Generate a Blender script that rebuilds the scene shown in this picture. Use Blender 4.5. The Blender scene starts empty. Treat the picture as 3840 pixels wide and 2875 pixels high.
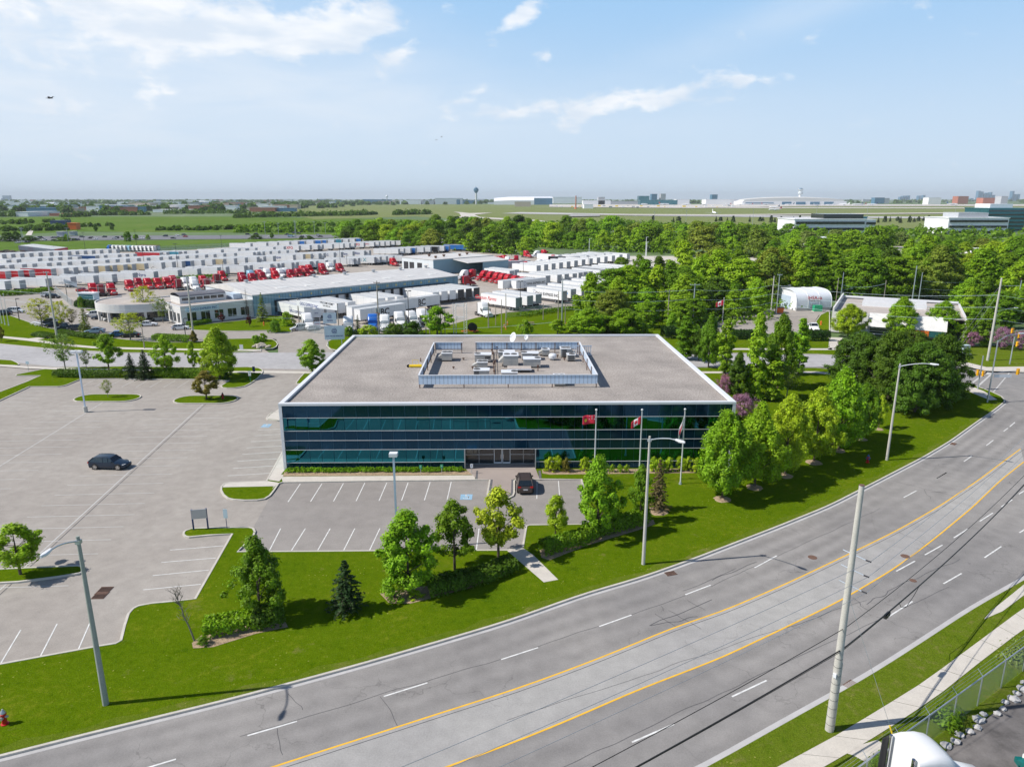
import bpy, bmesh, math, random
import numpy as np
from mathutils import Vector, Matrix
R_ = math.radians
sc = bpy.context.scene
# ---------------------------------------------------------------- camera
F = 2661.0; CX = 1920.0; CY = 1437.5; HZN = 745.0; H0 = 33.0
PIT = math.atan((CY-HZN)/F)
cam_d = bpy.data.cameras.new('camera'); cam = bpy.data.objects.new('camera', cam_d)
sc.collection.objects.link(cam); sc.camera = cam
cam_d.sensor_fit = 'HORIZONTAL'; cam_d.sensor_width = 36.0; cam_d.lens = 36.0*F/3840.0
cam_d.clip_start = 0.5; cam_d.clip_end = 120000
cam.location = (0, 0, H0); cam.rotation_euler = (math.pi/2-PIT, 0, 0)
# ---------------------------------------------------------------- light
SUN_EL, SUN_AZ = 46.0, 189.0            # the sun stands to the left, a touch behind the viewer
sd = Vector((math.cos(R_(SUN_EL))*math.cos(R_(SUN_AZ)), math.cos(R_(SUN_EL))*math.sin(R_(SUN_AZ)), math.sin(R_(SUN_EL))))
sun_d = bpy.data.lights.new('sun', 'SUN'); sun_d.energy = 4.4; sun_d.angle = R_(0.53); sun_d.color = (1.0, 0.95, 0.88)
sun = bpy.data.objects.new('sun', sun_d); sc.collection.objects.link(sun)
sun.rotation_euler = (-sd).to_track_quat('-Z', 'Y').to_euler(); sun.location = (-60, -10, 80)
sc.view_settings.view_transform = 'Standard'; sc.view_settings.look = 'None'
sc.view_settings.exposure = 0.28; sc.view_settings.gamma = 1.0
sc.cycles.use_denoising = True
sc.cycles.max_bounces = 6; sc.cycles.diffuse_bounces = 2; sc.cycles.glossy_bounces = 3
sc.cycles.transmission_bounces = 4; sc.cycles.volume_bounces = 0; sc.cycles.transparent_max_bounces = 12

W = bpy.data.worlds.new('World'); sc.world = W; W.use_nodes = True
nt = W.node_tree; nt.nodes.clear()
class NG:
    """tiny helper for wiring nodes"""
    def __init__(s, tree): s.t = tree; s.n = tree.nodes; s.l = tree.links
    def add(s, kind, **kw):
        nd = s.n.new(kind)
        for k, v in kw.items(): setattr(nd, k, v)
        return nd
    def put(s, sock, v):
        if v is None: return
        if hasattr(v, 'is_output') or isinstance(v, bpy.types.NodeSocket): s.l.new(v, sock)
        else:
            if isinstance(v, (tuple, list)) and sock.type == 'RGBA' and len(v) == 3: v = (*v, 1)
            sock.default_value = v
    def m(s, op, a, b=None, c=None, clamp=False):
        nd = s.add('ShaderNodeMath', operation=op); nd.use_clamp = clamp
        s.put(nd.inputs[0], a); s.put(nd.inputs[1], b); s.put(nd.inputs[2], c); return nd.outputs[0]
    def mix(s, f, a, b, mode='MIX'):
        nd = s.add('ShaderNodeMix', data_type='RGBA', blend_type=mode)
        s.put(nd.inputs[0], f); s.put(nd.inputs[6], a); s.put(nd.inputs[7], b); return nd.outputs[2]
    def mr(s, v, a, b, c=0.0, d=1.0, smooth=True):
        nd = s.add('ShaderNodeMapRange', interpolation_type='SMOOTHSTEP' if smooth else 'LINEAR')
        for i, x in enumerate((v, a, b, c, d)): s.put(nd.inputs[i], x)
        return nd.outputs[0]
    def noise(s, vec, scale, detail=4, rough=0.5, dist=0.0, dim='3D'):
        nd = s.add('ShaderNodeTexNoise', noise_dimensions=dim)
        s.put(nd.inputs['Vector'], vec); s.put(nd.inputs['Scale'], scale); s.put(nd.inputs['Detail'], detail)
        s.put(nd.inputs['Roughness'], rough); s.put(nd.inputs['Distortion'], dist); return nd.outputs[0]
    def xyz(s, x, y, z=0.0):
        nd = s.add('ShaderNodeCombineXYZ')
        for i, v in enumerate((x, y, z)): s.put(nd.inputs[i], v)
        return nd.outputs[0]
g = NG(nt)
sky = g.add('ShaderNodeTexSky', sky_type='NISHITA')
sky.sun_disc = False; sky.sun_elevation = R_(SUN_EL); sky.sun_rotation = R_(90-SUN_AZ)
sky.altitude = 170; sky.air_density = 1.0; sky.dust_density = 0.4; sky.ozone_density = 2.5
tc = g.add('ShaderNodeTexCoord'); sp = g.add('ShaderNodeSeparateXYZ'); g.l.new(tc.outputs['Generated'], sp.inputs[0])
X, Y, Z = sp.outputs
az = g.m('MULTIPLY', g.m('ARCTAN2', X, Y), 57.2958); el = g.m('MULTIPLY', g.m('ARCSINE', Z), 57.2958)
ae = g.xyz(az, el)
def blob(ca, ce, ra, re, amp, tilt=0.0):
    da = g.m('SUBTRACT', az, ca); de = g.m('SUBTRACT', el, ce)
    if tilt: de = g.m('SUBTRACT', de, g.m('MULTIPLY', da, tilt))
    q = g.m('ADD', g.m('POWER', g.m('DIVIDE', g.m('ABSOLUTE', da), ra), 2.0), g.m('POWER', g.m('DIVIDE', g.m('ABSOLUTE', de), re), 2.0))
    return g.m('MULTIPLY', g.m('POWER', 2.718, g.m('MULTIPLY', q, -1.0)), amp)
def total(*bl):
    t = bl[0]
    for b in bl[1:]: t = g.m('ADD', t, b)
    return t
# heaps of cumulus (azimuth right of straight ahead, elevation above the horizon)
puffs = total(blob(-19, 10.9, 5.5, 1.4, .85, .1), blob(-14, 11.1, 3.5, 1.2, .75), blob(-10.5, 12.3, 2.8, 1.1, .85, .2), blob(-9, 9.6, 1.7, 1.0, .66, .5), blob(-3.5, 7.2, 2.2, .8, .62, .3), blob(-27, 12.6, 7, 2.6, .8),
              blob(.5, 12.8, 1.8, .9, .62, .4), blob(2.4, 10.2, 1.0, .5, .62), blob(1.5, 6.5, 4.2, .8, .68, .1), blob(6.5, 6.4, 2.7, .9, .85, .3), blob(12.3, 7.4, 2.6, .8, .85, .25), blob(17.5, 8.1, 2.6, .5, .56), blob(15.6, 6.9, 1.6, .5, .56),
              blob(-32, 8, 9, 4, .35), blob(-16, 14.5, 9, 1.2, .6), blob(60, 18, 30, 8, .38))
n1 = g.noise(g.xyz(g.m('MULTIPLY', az, .55), el), .62, 9, .58, .25)
n2 = g.noise(g.xyz(g.m('MULTIPLY', az, .22), el), .42, 5, .55, .6)
puffm = g.mr(g.m('ADD', puffs, g.m('MULTIPLY', g.m('SUBTRACT', n1, .5), 2.2)), .25, .80)
# thin veils: a milky bank at the left, a streak at the upper right
veil = total(blob(-33, 9, 15, 8, .86), blob(-12, 8, 10, 4, .40), blob(27, 14.5, 15, 1.4, .50, .30), blob(0, 5.5, 22, 2.6, .30), blob(-90, 14, 50, 12, .5))
veilm = g.m('MULTIPLY', veil, g.mr(n2, .25, .75, .55, 1.1), clamp=True)
shade = g.mr(g.noise(g.xyz(g.m('MULTIPLY', az, .3), g.m('ADD', el, -.7)), .55, 4, .5), .35, .68)
lit = g.mix(shade, (9.0, 10.0, 11.3), (12.6, 12.6, 12.7))
tint = g.mix(1.0, sky.outputs[0], (1.02, 1.0, 1.10), 'MULTIPLY')
low = g.mix(g.mr(el, .5, 17.0), (7.7, 9.5, 11.4), (4.1, 7.3, 11.2))         # the milky lower sky of a hazy day
tint = g.mix(g.mr(el, 14, 34, .95, .0), tint, low)
c0 = g.mix(g.m('MULTIPLY', veilm, .85), tint, (10.2, 10.9, 11.8))
c1 = g.mix(g.m('MULTIPLY', puffm, .85), c0, lit)
bg = g.add('ShaderNodeBackground'); bg.inputs[1].default_value = 0.07
g.l.new(c1, bg.inputs[0]); wo = g.add('ShaderNodeOutputWorld'); g.l.new(bg.outputs[0], wo.inputs[0])

# ---------------------------------------------------------------- survey: photo pixel -> point on a level z
def G(px, py, z=0.0):
    dx = (px-CX)/F; dy = (py-CY)/F
    t = (z-H0)/(-math.sin(PIT)-dy*math.cos(PIT))
    return Vector((dx*t, (math.cos(PIT)-dy*math.sin(PIT))*t, z))
def P(x, y, z):
    zc = y*math.cos(PIT)+(H0-z)*math.sin(PIT); yc = -y*math.sin(PIT)+(H0-z)*math.cos(PIT)
    return CX+F*x/zc, CY+F*yc/zc
def PPM(y, z=0.0): return F/(y*math.cos(PIT)+(H0-z)*math.sin(PIT))      # photo pixels per metre
def HT(bx, by, ty, z0=0.0):
    """height above z0 of what stands at (bx,by) and reaches up to photo row ty"""
    p = G(bx, by, z0); lo, hi = z0, 250.0
    for _ in range(50):
        m = (lo+hi)/2
        if P(p.x, p.y, m)[1] > ty: lo = m
        else: hi = m
    return lo-z0

# ---------------------------------------------------------------- mesh helpers
COL = sc.collection
class MB:
    def __init__(s): s.v = []; s.f = []; s.mi = []; s.cur = 0
    def use(s, i): s.cur = i; return s
    def face(s, pts):
        b = len(s.v); s.v += [tuple(p) for p in pts]; s.f.append(tuple(range(b, b+len(pts)))); s.mi.append(s.cur); return s
    def box(s, x0, x1, y0, y1, z0, z1, M=None):
        c = [(x0,y0,z0),(x1,y0,z0),(x1,y1,z0),(x0,y1,z0),(x0,y0,z1),(x1,y0,z1),(x1,y1,z1),(x0,y1,z1)]
        if M is not None: c = [tuple(M @ Vector(q)) for q in c]
        b = len(s.v); s.v += c
        for q in ((0,3,2,1),(4,5,6,7),(0,1,5,4),(1,2,6,5),(2,3,7,6),(3,0,4,7)):
            s.f.append(tuple(b+i for i in q)); s.mi.append(s.cur)
        return s
    def hexa(s, c):
        b = len(s.v); s.v += [tuple(q) for q in c]
        for q in ((0,3,2,1),(4,5,6,7),(0,1,5,4),(1,2,6,5),(2,3,7,6),(3,0,4,7)):
            s.f.append(tuple(b+i for i in q)); s.mi.append(s.cur)
        return s
    def tube(s, p0, p1, r0, r1=None, n=8, cap=True):
        p0, p1 = Vector(p0), Vector(p1); r1 = r0 if r1 is None else r1
        d = (p1-p0)
        if d.length < 1e-6: return s
        q = d.to_track_quat('Z', 'Y'); b = len(s.v)
        for p, r in ((p0, r0), (p1, r1)):
            for i in range(n):
                a = 2*math.pi*i/n; s.v.append(tuple(p+q @ Vector((r*math.cos(a), r*math.sin(a), 0))))
        for i in range(n):
            j = (i+1) % n; s.f.append((b+i, b+j, b+n+j, b+n+i)); s.mi.append(s.cur)
        if cap:
            s.f.append(tuple(b+n+i for i in range(n))); s.mi.append(s.cur)
            s.f.append(tuple(b+n-1-i for i in range(n))); s.mi.append(s.cur)
        return s
    def path(s, pts, r, n=6):
        for a, b in zip(pts[:-1], pts[1:]): s.tube(a, b, r, r, n)
        return s
    def prism(s, poly, z0, z1):
        n = len(poly); b = len(s.v)
        s.v += [(p[0], p[1], z0) for p in poly]+[(p[0], p[1], z1) for p in poly]
        s.f.append(tuple(b+n+i for i in range(n))); s.mi.append(s.cur)
        s.f.append(tuple(b+n-1-i for i in range(n))); s.mi.append(s.cur)
        for i in range(n):
            j = (i+1) % n; s.f.append((b+i, b+j, b+n+j, b+n+i)); s.mi.append(s.cur)
        return s
    def loft(s, rings, cap=True):
        n = len(rings[0]); b = len(s.v)
        for r in rings: s.v += [tuple(p) for p in r]
        for k in range(len(rings)-1):
            for i in range(n):
                j = (i+1) % n; o = b+k*n
                s.f.append((o+i, o+j, o+n+j, o+n+i)); s.mi.append(s.cur)
        if cap:
            s.f.append(tuple(b+n-1-i for i in range(n))); s.mi.append(s.cur)
            o = b+(len(rings)-1)*n; s.f.append(tuple(o+i for i in range(n))); s.mi.append(s.cur)
        return s
    def lathe(s, prof, c=(0,0,0), n=16):
        return s.loft([[(c[0]+r*math.cos(2*math.pi*i/n), c[1]+r*math.sin(2*math.pi*i/n), c[2]+z) for i in range(n)] for r, z in prof])
    def strip(s, a, b, z):
        for i in range(len(a)-1): s.face([(a[i][0],a[i][1],z),(a[i+1][0],a[i+1][1],z),(b[i+1][0],b[i+1][1],z),(b[i][0],b[i][1],z)])
        return s
    def build(s, name, mats, parent=None, loc=None, rz=None, smooth=False):
        me = bpy.data.meshes.new(name); me.from_pydata(s.v, [], s.f)
        mats = mats if isinstance(mats, (list, tuple)) else [mats]
        for m in mats: me.materials.append(m)
        if len(mats) > 1: me.polygons.foreach_set('material_index', s.mi)
        bm = bmesh.new(); bm.from_mesh(me)
        if smooth: bmesh.ops.remove_doubles(bm, verts=bm.verts, dist=1e-4)
        bmesh.ops.recalc_face_normals(bm, faces=bm.faces); bm.to_mesh(me); bm.free()
        if smooth:
            me.shade_smooth()
            try: me.set_sharp_from_angle(angle=R_(38))
            except Exception: pass
        return link(name, me, parent, loc, rz)
def link(name, me, parent=None, loc=None, rz=None):
    o = bpy.data.objects.new(name, me); COL.objects.link(o)
    if parent is not None: o.parent = parent
    if loc is not None: o.location = loc
    if rz is not None: o.rotation_euler = (0, 0, rz)
    return o
def tag(o, label, cat, group=None):
    o['label'] = label; o['category'] = cat
    if group: o['group'] = group
    return o
def thing(name, label, cat, loc=(0,0,0), rz=0.0, group=None):
    return tag(link(name, None, None, loc, rz), label, cat, group)
def struct(o, kind='structure'): o['kind'] = kind; return o
def dup(root, loc, rz=None, label=None, group=None, scale=None, color=None):
    r = root.copy(); COL.objects.link(r); r.location = loc
    if rz is not None: r.rotation_euler = (0, 0, rz)
    if label: r['label'] = label
    if group: r['group'] = group
    if scale is not None: r.scale = scale
    if color is not None: r.color = color
    for ch in list(root.children):
        c = ch.copy(); COL.objects.link(c); c.parent = r
        if color is not None and ch.get('paint'): c.color = color
        for h in list(ch.children):
            d = h.copy(); COL.objects.link(d); d.parent = c
            if color is not None and h.get('paint'): d.color = color
    return r
def wipe(root):
    for ch in list(root.children):
        for h in list(ch.children): bpy.data.objects.remove(h)
        bpy.data.objects.remove(ch)
    bpy.data.objects.remove(root)
def ordn(i):
    return str(i)+('th' if 10 <= i % 100 <= 20 else {1:'st',2:'nd',3:'rd'}.get(i % 10, 'th'))
_fc = {}
def text(name, s, size, mat, parent, M, ex=0.004, align='CENTER', bold=0.0, shear=0.0):
    cu = bpy.data.curves.new(name, 'FONT'); cu.body = s; cu.size = size; cu.align_x = align; cu.align_y = 'CENTER'
    cu.extrude = ex; cu.offset = bold; cu.shear = shear; cu.resolution_u = 2
    o = bpy.data.objects.new(name, cu); COL.objects.link(o)
    dg = bpy.context.evaluated_depsgraph_get(); me = bpy.data.meshes.new_from_object(o.evaluated_get(dg))
    bpy.data.objects.remove(o); me.materials.clear(); me.materials.append(mat)
    q = link(name, me, parent); q.matrix_local = M
    return q

# ---------------------------------------------------------------- materials
MT = {}
def mat(name, col, rough=0.6, metal=0.0, var=0.12, vs=0.6, bump=0.0, bs=20.0, spec=0.5, objcol=False, fine=0.0, fs=30.0):
    m = bpy.data.materials.new(name); m.use_nodes = True; g = NG(m.node_tree); g.n.clear()
    out = g.add('ShaderNodeOutputMaterial'); b = g.add('ShaderNodeBsdfPrincipled'); g.l.new(b.outputs[0], out.inputs[0])
    tc = g.add('ShaderNodeTexCoord'); v = tc.outputs['Object']
    c = (*col, 1)
    if objcol:
        oi = g.add('ShaderNodeObjectInfo'); c = oi.outputs['Color']
    if var:
        k = g.mr(g.noise(v, vs, 4, .6), .25, .75, 1-var, 1+var, False)
        c = g.mix(1.0, c, g.xyz(k, k, k), 'MULTIPLY')
    if fine:
        k = g.mr(g.noise(v, fs, 2, .7), .3, .7, 1-fine, 1+fine, False)
        c = g.mix(1.0, c, g.xyz(k, k, k), 'MULTIPLY')
    g.put(b.inputs['Base Color'], c)
    b.inputs['Roughness'].default_value = rough; b.inputs['Metallic'].default_value = metal
    b.inputs['Specular IOR Level'].default_value = spec
    if bump:
        bp = g.add('ShaderNodeBump'); bp.inputs['Strength'].default_value = bump; bp.inputs['Distance'].default_value = .05
        g.l.new(g.noise(v, bs, 3, .6), bp.inputs['Height']); g.l.new(bp.outputs[0], b.inputs['Normal'])
    MT[name] = m; return m
def base(name):
    m = bpy.data.materials.new(name); m.use_nodes = True; g = NG(m.node_tree); g.n.clear()
    out = g.add('ShaderNodeOutputMaterial'); b = g.add('ShaderNodeBsdfPrincipled'); g.l.new(b.outputs[0], out.inputs[0])
    MT[name] = m
    tc = g.add('ShaderNodeTexCoord'); return m, g, b, tc.outputs['Object']
def ramp3(g, f, a, b, c):
    return g.mix(g.mr(f, .5, .72), g.mix(g.mr(f, .28, .5), a, b), c)

def asphalt(name, ca, cb, crack=0.5, track=False, stain=.10):
    m, g, b, v = base(name)
    big = g.noise(v, .06, 5, .6); mid = g.noise(v, .7, 4, .6); fine = g.noise(v, 9.0, 3, .8)
    c = g.mix(g.mr(big, .3, .7), ca, cb)
    k = g.m('ADD', g.mr(mid, .3, .7, -stain, stain, False), g.mr(fine, .3, .7, -.13, .13, False))
    if track:
        uv = g.add('ShaderNodeUVMap'); uv.uv_map = 'across'; s = g.add('ShaderNodeSeparateXYZ'); g.l.new(uv.outputs[0], s.inputs[0])
        w = g.m('SINE', g.m('MULTIPLY', s.outputs[0], 2*math.pi*10.0))
        k = g.m('ADD', k, g.m('MULTIPLY', w, g.mr(g.noise(v, .05, 3), .3, .7, .035, .10)))
    if crack:
        wv = g.add('ShaderNodeVectorMath', operation='ADD'); g.l.new(v, wv.inputs[0])
        nz = g.add('ShaderNodeTexNoise'); g.put(nz.inputs['Vector'], v); nz.inputs['Scale'].default_value = .5; nz.inputs['Detail'].default_value = 5
        sc_ = g.add('ShaderNodeVectorMath', operation='SCALE'); g.l.new(nz.outputs[1], sc_.inputs[0]); sc_.inputs[3].default_value = 3.0
        g.l.new(sc_.outputs[0], wv.inputs[1])
        vo = g.add('ShaderNodeTexVoronoi', feature='DISTANCE_TO_EDGE'); vo.inputs['Scale'].default_value = .16; g.l.new(wv.outputs[0], vo.inputs['Vector'])
        line = g.m('SUBTRACT', 1.0, g.mr(vo.outputs['Distance'], .0015, .009))
        msk = g.mr(g.noise(v, .09, 2), .46, .60)
        k = g.m('SUBTRACT', k, g.m('MULTIPLY', g.m('MULTIPLY', line, msk), crack))
    k = g.m('ADD', k, 1.0)
    g.put(b.inputs['Base Color'], g.mix(1.0, c, g.xyz(k, k, k), 'MULTIPLY')); b.inputs['Roughness'].default_value = .88
    b.inputs['Specular IOR Level'].default_value = .25
    bp = g.add('ShaderNodeBump'); bp.inputs['Strength'].default_value = .25; bp.inputs['Distance'].default_value = .02
    g.l.new(fine, bp.inputs['Height']); g.l.new(bp.outputs[0], b.inputs['Normal']); return m
asphalt('road_asphalt', (.225,.215,.208), (.285,.27,.255), .22, True)
asphalt('turn_lane_asphalt', (.33,.32,.31), (.38,.37,.35), .18)
asphalt('lot_asphalt', (.315,.285,.255), (.365,.335,.30), .12, stain=.10)
asphalt('front_lot_asphalt', (.265,.245,.228), (.305,.283,.262), .1, stain=.08)
asphalt('back_road_asphalt', (.42,.41,.41), (.36,.35,.35), .25)
asphalt('yard_asphalt', (.36,.32,.27), (.42,.38,.34), .2, stain=.15)
asphalt('dark_gravel', (.12,.112,.11), (.19,.175,.165), 0, stain=.35)
asphalt('highway_asphalt', (.16,.165,.18), (.20,.20,.21), 0)
def grass(name, a, b_, c, sc1=.12, straw=.5, dand=True):
    m, g, b, v = base(name)
    f1 = g.noise(v, sc1, 5, .65); f2 = g.noise(v, 1.6, 4, .7); f3 = g.noise(v, 14.0, 3, .8)
    if not dand: f2 = g.noise(v, .07, 6, .75)
    col = ramp3(g, g.m('ADD', g.m('MULTIPLY', f1, .45), g.m('MULTIPLY', f2, .55)), a, b_, c)
    k = g.mr(f3, .25, .75, .5, 1.6, False); col = g.mix(1.0, col, g.xyz(k, k, k), 'MULTIPLY')
    if straw: col = g.mix(g.m('MULTIPLY', g.mr(g.noise(v, .33, 5, .75), .60, .74), straw), col, (.22,.20,.06))
    if dand:
        vo = g.add('ShaderNodeTexVoronoi'); vo.inputs['Scale'].default_value = 2.0; g.put(vo.inputs['Vector'], v)
        d = g.m('MULTIPLY', g.m('LESS_THAN', vo.outputs['Distance'], .12), g.mr(g.noise(v, .15, 2), .5, .62))
        col = g.mix(g.m('MULTIPLY', d, .7), col, (.40,.38,.10))
    g.put(b.inputs['Base Color'], col); b.inputs['Roughness'].default_value = 1.0; b.inputs['Specular IOR Level'].default_value = .0
    bp = g.add('ShaderNodeBump'); bp.inputs['Strength'].default_value = .7; bp.inputs['Distance'].default_value = .12
    g.l.new(g.m('ADD', f3, f2), bp.inputs['Height']); g.l.new(bp.outputs[0], b.inputs['Normal']); return m
grass('lawn_grass', (.050,.108,.002), (.095,.155,.004), (.175,.205,.014), .16, .7)
grass('verge_grass', (.075,.135,.006), (.115,.165,.012), (.19,.19,.05), .3, .7)
grass('field_grass', (.050,.105,.018), (.105,.175,.035), (.20,.215,.075), .011, .8, False)
grass('airfield_grass', (.13,.18,.05), (.19,.22,.09), (.15,.21,.05), .006, .5, False)
# the wide country: greens, roofs and bare ground from far off
m, g, b, v = base('country')
f1 = g.noise(v, .0016, 6, .7); f2 = g.noise(v, .02, 5, .75)
col = ramp3(g, f1, (.055,.10,.025), (.09,.15,.045), (.20,.21,.13)); k = g.mr(f2, .3, .7, .6, 1.5, False)
col = g.mix(1.0, col, g.xyz(k, k, k), 'MULTIPLY')
col = g.mix(g.mr(g.noise(v, .03, 3, .8), .66, .72), col, (.42,.42,.42))
g.put(b.inputs['Base Color'], col); b.inputs['Roughness'].default_value = .95
mat('concrete', (.56,.52,.46), .85, var=.10, vs=.8, fine=.08, fs=12)
mat('kerb_concrete', (.52,.49,.43), .85, var=.12, vs=1.2, fine=.1, fs=10)
mat('gutter_concrete', (.46,.45,.44), .85, var=.12, vs=.6, fine=.08)
mat('pole_concrete', (.50,.48,.43), .8, var=.12, vs=.9, fine=.12, fs=14)
mat('grey_green_concrete', (.30,.33,.29), .8, var=.1, vs=.9, fine=.12, fs=14)
mat('white_paint', (.66,.66,.64), .8, var=.25, vs=2.5); mat('faint_paint', (.50,.49,.47), .8, var=.2, vs=1.5)
mat('yellow_paint', (.80,.45,.03), .7, var=.12, vs=1.5); mat('tar', (.075,.075,.08), .6)
mat('blue_paint', (.27,.44,.58), .7); mat('brick_pavers', (.40,.34,.30), .85, var=.15, vs=4.0, fine=.12, fs=5)
mat('dark_pavers', (.12,.12,.13), .85, fine=.15); mat('mulch', (.34,.25,.16), .95, var=.25, vs=3, fine=.3, fs=12)
mat('white_metal', (.72,.73,.75), .35, var=.05); mat('grey_metal', (.46,.48,.50), .4, .5, var=.08)
mat('galvanised', (.52,.56,.60), .42, .7, var=.1, vs=3); mat('dark_metal', (.035,.035,.04), .5); mat('black_plastic', (.02,.02,.022), .5)
mat('rubber', (.018,.018,.018), .85); mat('rust_iron', (.15,.085,.06), .85, var=.3, vs=8)
mat('wood', (.24,.18,.12), .85, var=.25, vs=1.0, fine=.2, fs=9); mat('old_wood', (.33,.29,.24), .85, var=.2, vs=1.0, fine=.2)
mat('bark', (.10,.075,.055), .9, var=.3, vs=3, bump=.5, bs=14); mat('grey_bark', (.20,.18,.15), .9, var=.25, vs=3)
mat('red_paint', (.50,.012,.015), .3, var=.05); mat('signal_yellow', (.85,.42,.01), .4); mat('safety_yellow', (.85,.60,.02), .45)
mat('orange_paint', (.75,.16,.02), .5); mat('blue_sign', (.03,.10,.28), .5); mat('green_sign', (.02,.33,.16), .5)
mat('red_sign', (.62,.03,.03), .5); mat('sky_blue', (.13,.36,.60), .5); mat('navy', (.02,.05,.16), .4); mat('light_sign', (.58,.70,.76), .5)
mat('tread', (.05,.05,.05), .8); mat('limestone', (.45,.40,.33), .9, var=.2, vs=2, bump=.6, bs=4)
mat('roof_gravel', (.325,.29,.26), .95, var=.24, vs=.20, fine=.36, fs=4.5, bump=.8, bs=5)
mat('flat_roof', (.44,.39,.35), .9, var=.15, vs=.25, fine=.1, fs=3); mat('metal_roof', (.60,.58,.55), .55, var=.08, vs=.15)
mat('blue_grey_wall', (.22,.36,.44), .5, var=.06, vs=.3); mat('off_white_wall', (.62,.66,.68), .6, var=.06)
mat('white_wall', (.66,.65,.63), .7, var=.06, fine=.05, fs=3); mat('pale_blue_metal', (.50,.60,.72), .4, var=.05)
mat('blue_metal', (.06,.20,.32), .5, var=.08); mat('unit_grey', (.44,.43,.40), .55, var=.07, vs=2); mat('louvre', (.10,.10,.10), .6)
mat('membrane', (.78,.80,.83), .45, var=.04, vs=1.5); mat('brick', (.36,.15,.09), .85, fine=.15); mat('tower_concrete', (.60,.60,.57), .8)
mat('teal_glass', (.05,.20,.24), .15, .6); mat('hazy_wall', (.42,.44,.46), .8); mat('tan_wall', (.52,.44,.34), .8); mat('dark_roof', (.15,.15,.17), .8)
mat('far_white', (.85,.85,.86), .6); mat('far_blue', (.07,.19,.30), .5); mat('far_rust', (.45,.16,.10), .8)
mat('vehicle_paint', (1,1,1), .28, var=.03, vs=2, objcol=True, spec=.6)
mat('trailer_skin', (1,1,1), .45, var=.05, vs=.8, objcol=True); mat('trailer_roof', (.55,.56,.56), .5, var=.1)
mat('trailer_door', (.40,.42,.44), .5, var=.12, vs=1.5, fine=.15, fs=3)
mat('window_dark', (.012,.02,.025), .06, 0.0, var=0, spec=.9); mat('chrome', (.75,.76,.78), .15, 1.0, var=0)
mat('lamp_glass', (.75,.75,.72), .2); mat('tail_red', (.5,.01,.01), .3); mat('flag_red', (.62,.02,.05), .7, var=.1); mat('flag_white', (.8,.78,.78), .7)
def facade_glass(name, col, rough):
    m, g, b, v = base(name)
    oi = g.add('ShaderNodeObjectInfo'); k = g.mr(oi.outputs['Random'], 0, 1, .86, 1.12, False)
    g.put(b.inputs['Base Color'], g.mix(1.0, (*col, 1), g.xyz(k, k, k), 'MULTIPLY'))
    b.inputs['Metallic'].default_value = 1.0; b.inputs['Roughness'].default_value = rough
    bp = g.add('ShaderNodeBump'); bp.inputs['Strength'].default_value = .10; bp.inputs['Distance'].default_value = .03
    g.l.new(g.noise(v, .55, 1, .4), bp.inputs['Height']); g.l.new(bp.outputs[0], b.inputs['Normal'])
    if rough > .05: b.inputs['Metallic'].default_value = .62
facade_glass('vision_glass', (.022,.158,.215), .02); facade_glass('spandrel_glass', (.007,.052,.105), .06)
def leaf(name, trans=.24):
    m = bpy.data.materials.new(name); m.use_nodes = True; g = NG(m.node_tree); g.n.clear()
    out = g.add('ShaderNodeOutputMaterial'); oi = g.add('ShaderNodeObjectInfo'); tc = g.add('ShaderNodeTexCoord')
    k = g.m('MULTIPLY', g.mr(g.noise(tc.outputs['Object'], .8, 3, .7), .3, .7, .66, 1.4, False), g.mr(g.noise(tc.outputs['Object'], 6.0, 1, .5), .28, .72, .55, 1.5, False))
    c = g.mix(1.0, oi.outputs['Color'], g.xyz(k, k, k), 'MULTIPLY')
    warm = g.mr(g.noise(tc.outputs['Object'], 1.3, 2, .6), .55, .75)
    c = g.mix(g.m('MULTIPLY', warm, .35), c, g.mix(1.0, c, (1.5, 1.05, .7, 1), 'MULTIPLY'))
    d = g.add('ShaderNodeBsdfPrincipled'); g.put(d.inputs['Base Color'], c); d.inputs['Roughness'].default_value = .55; d.inputs['Specular IOR Level'].default_value = .18
    t = g.add('ShaderNodeBsdfTranslucent'); g.put(t.inputs['Color'], g.mix(1.0, c, (1.5, 1.6, .6, 1), 'MULTIPLY'))
    mx = g.add('ShaderNodeMixShader'); mx.inputs[0].default_value = trans
    g.l.new(d.outputs[0], mx.inputs[1]); g.l.new(t.outputs[0], mx.inputs[2]); g.l.new(mx.outputs[0], out.inputs[0]); MT[name] = m
leaf('foliage'); leaf('needles', .12)
# chain-link mesh: real see-through diamonds
m, g, b, v = base('chain_link'); s = g.add('ShaderNodeSeparateXYZ'); g.l.new(v, s.inputs[0])
def dia(sgn):
    q = g.m('FRACT', g.m('MULTIPLY', g.m('ADD', s.outputs[0], g.m('MULTIPLY', s.outputs[2], sgn)), 9.0)); return g.m('LESS_THAN', q, .16)
al = g.m('MAXIMUM', dia(1.0), dia(-1.0)); g.put(b.inputs['Alpha'], al); b.inputs['Base Color'].default_value = (.42,.50,.50,1)
b.inputs['Metallic'].default_value = .5; b.inputs['Roughness'].default_value = .5
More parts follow.
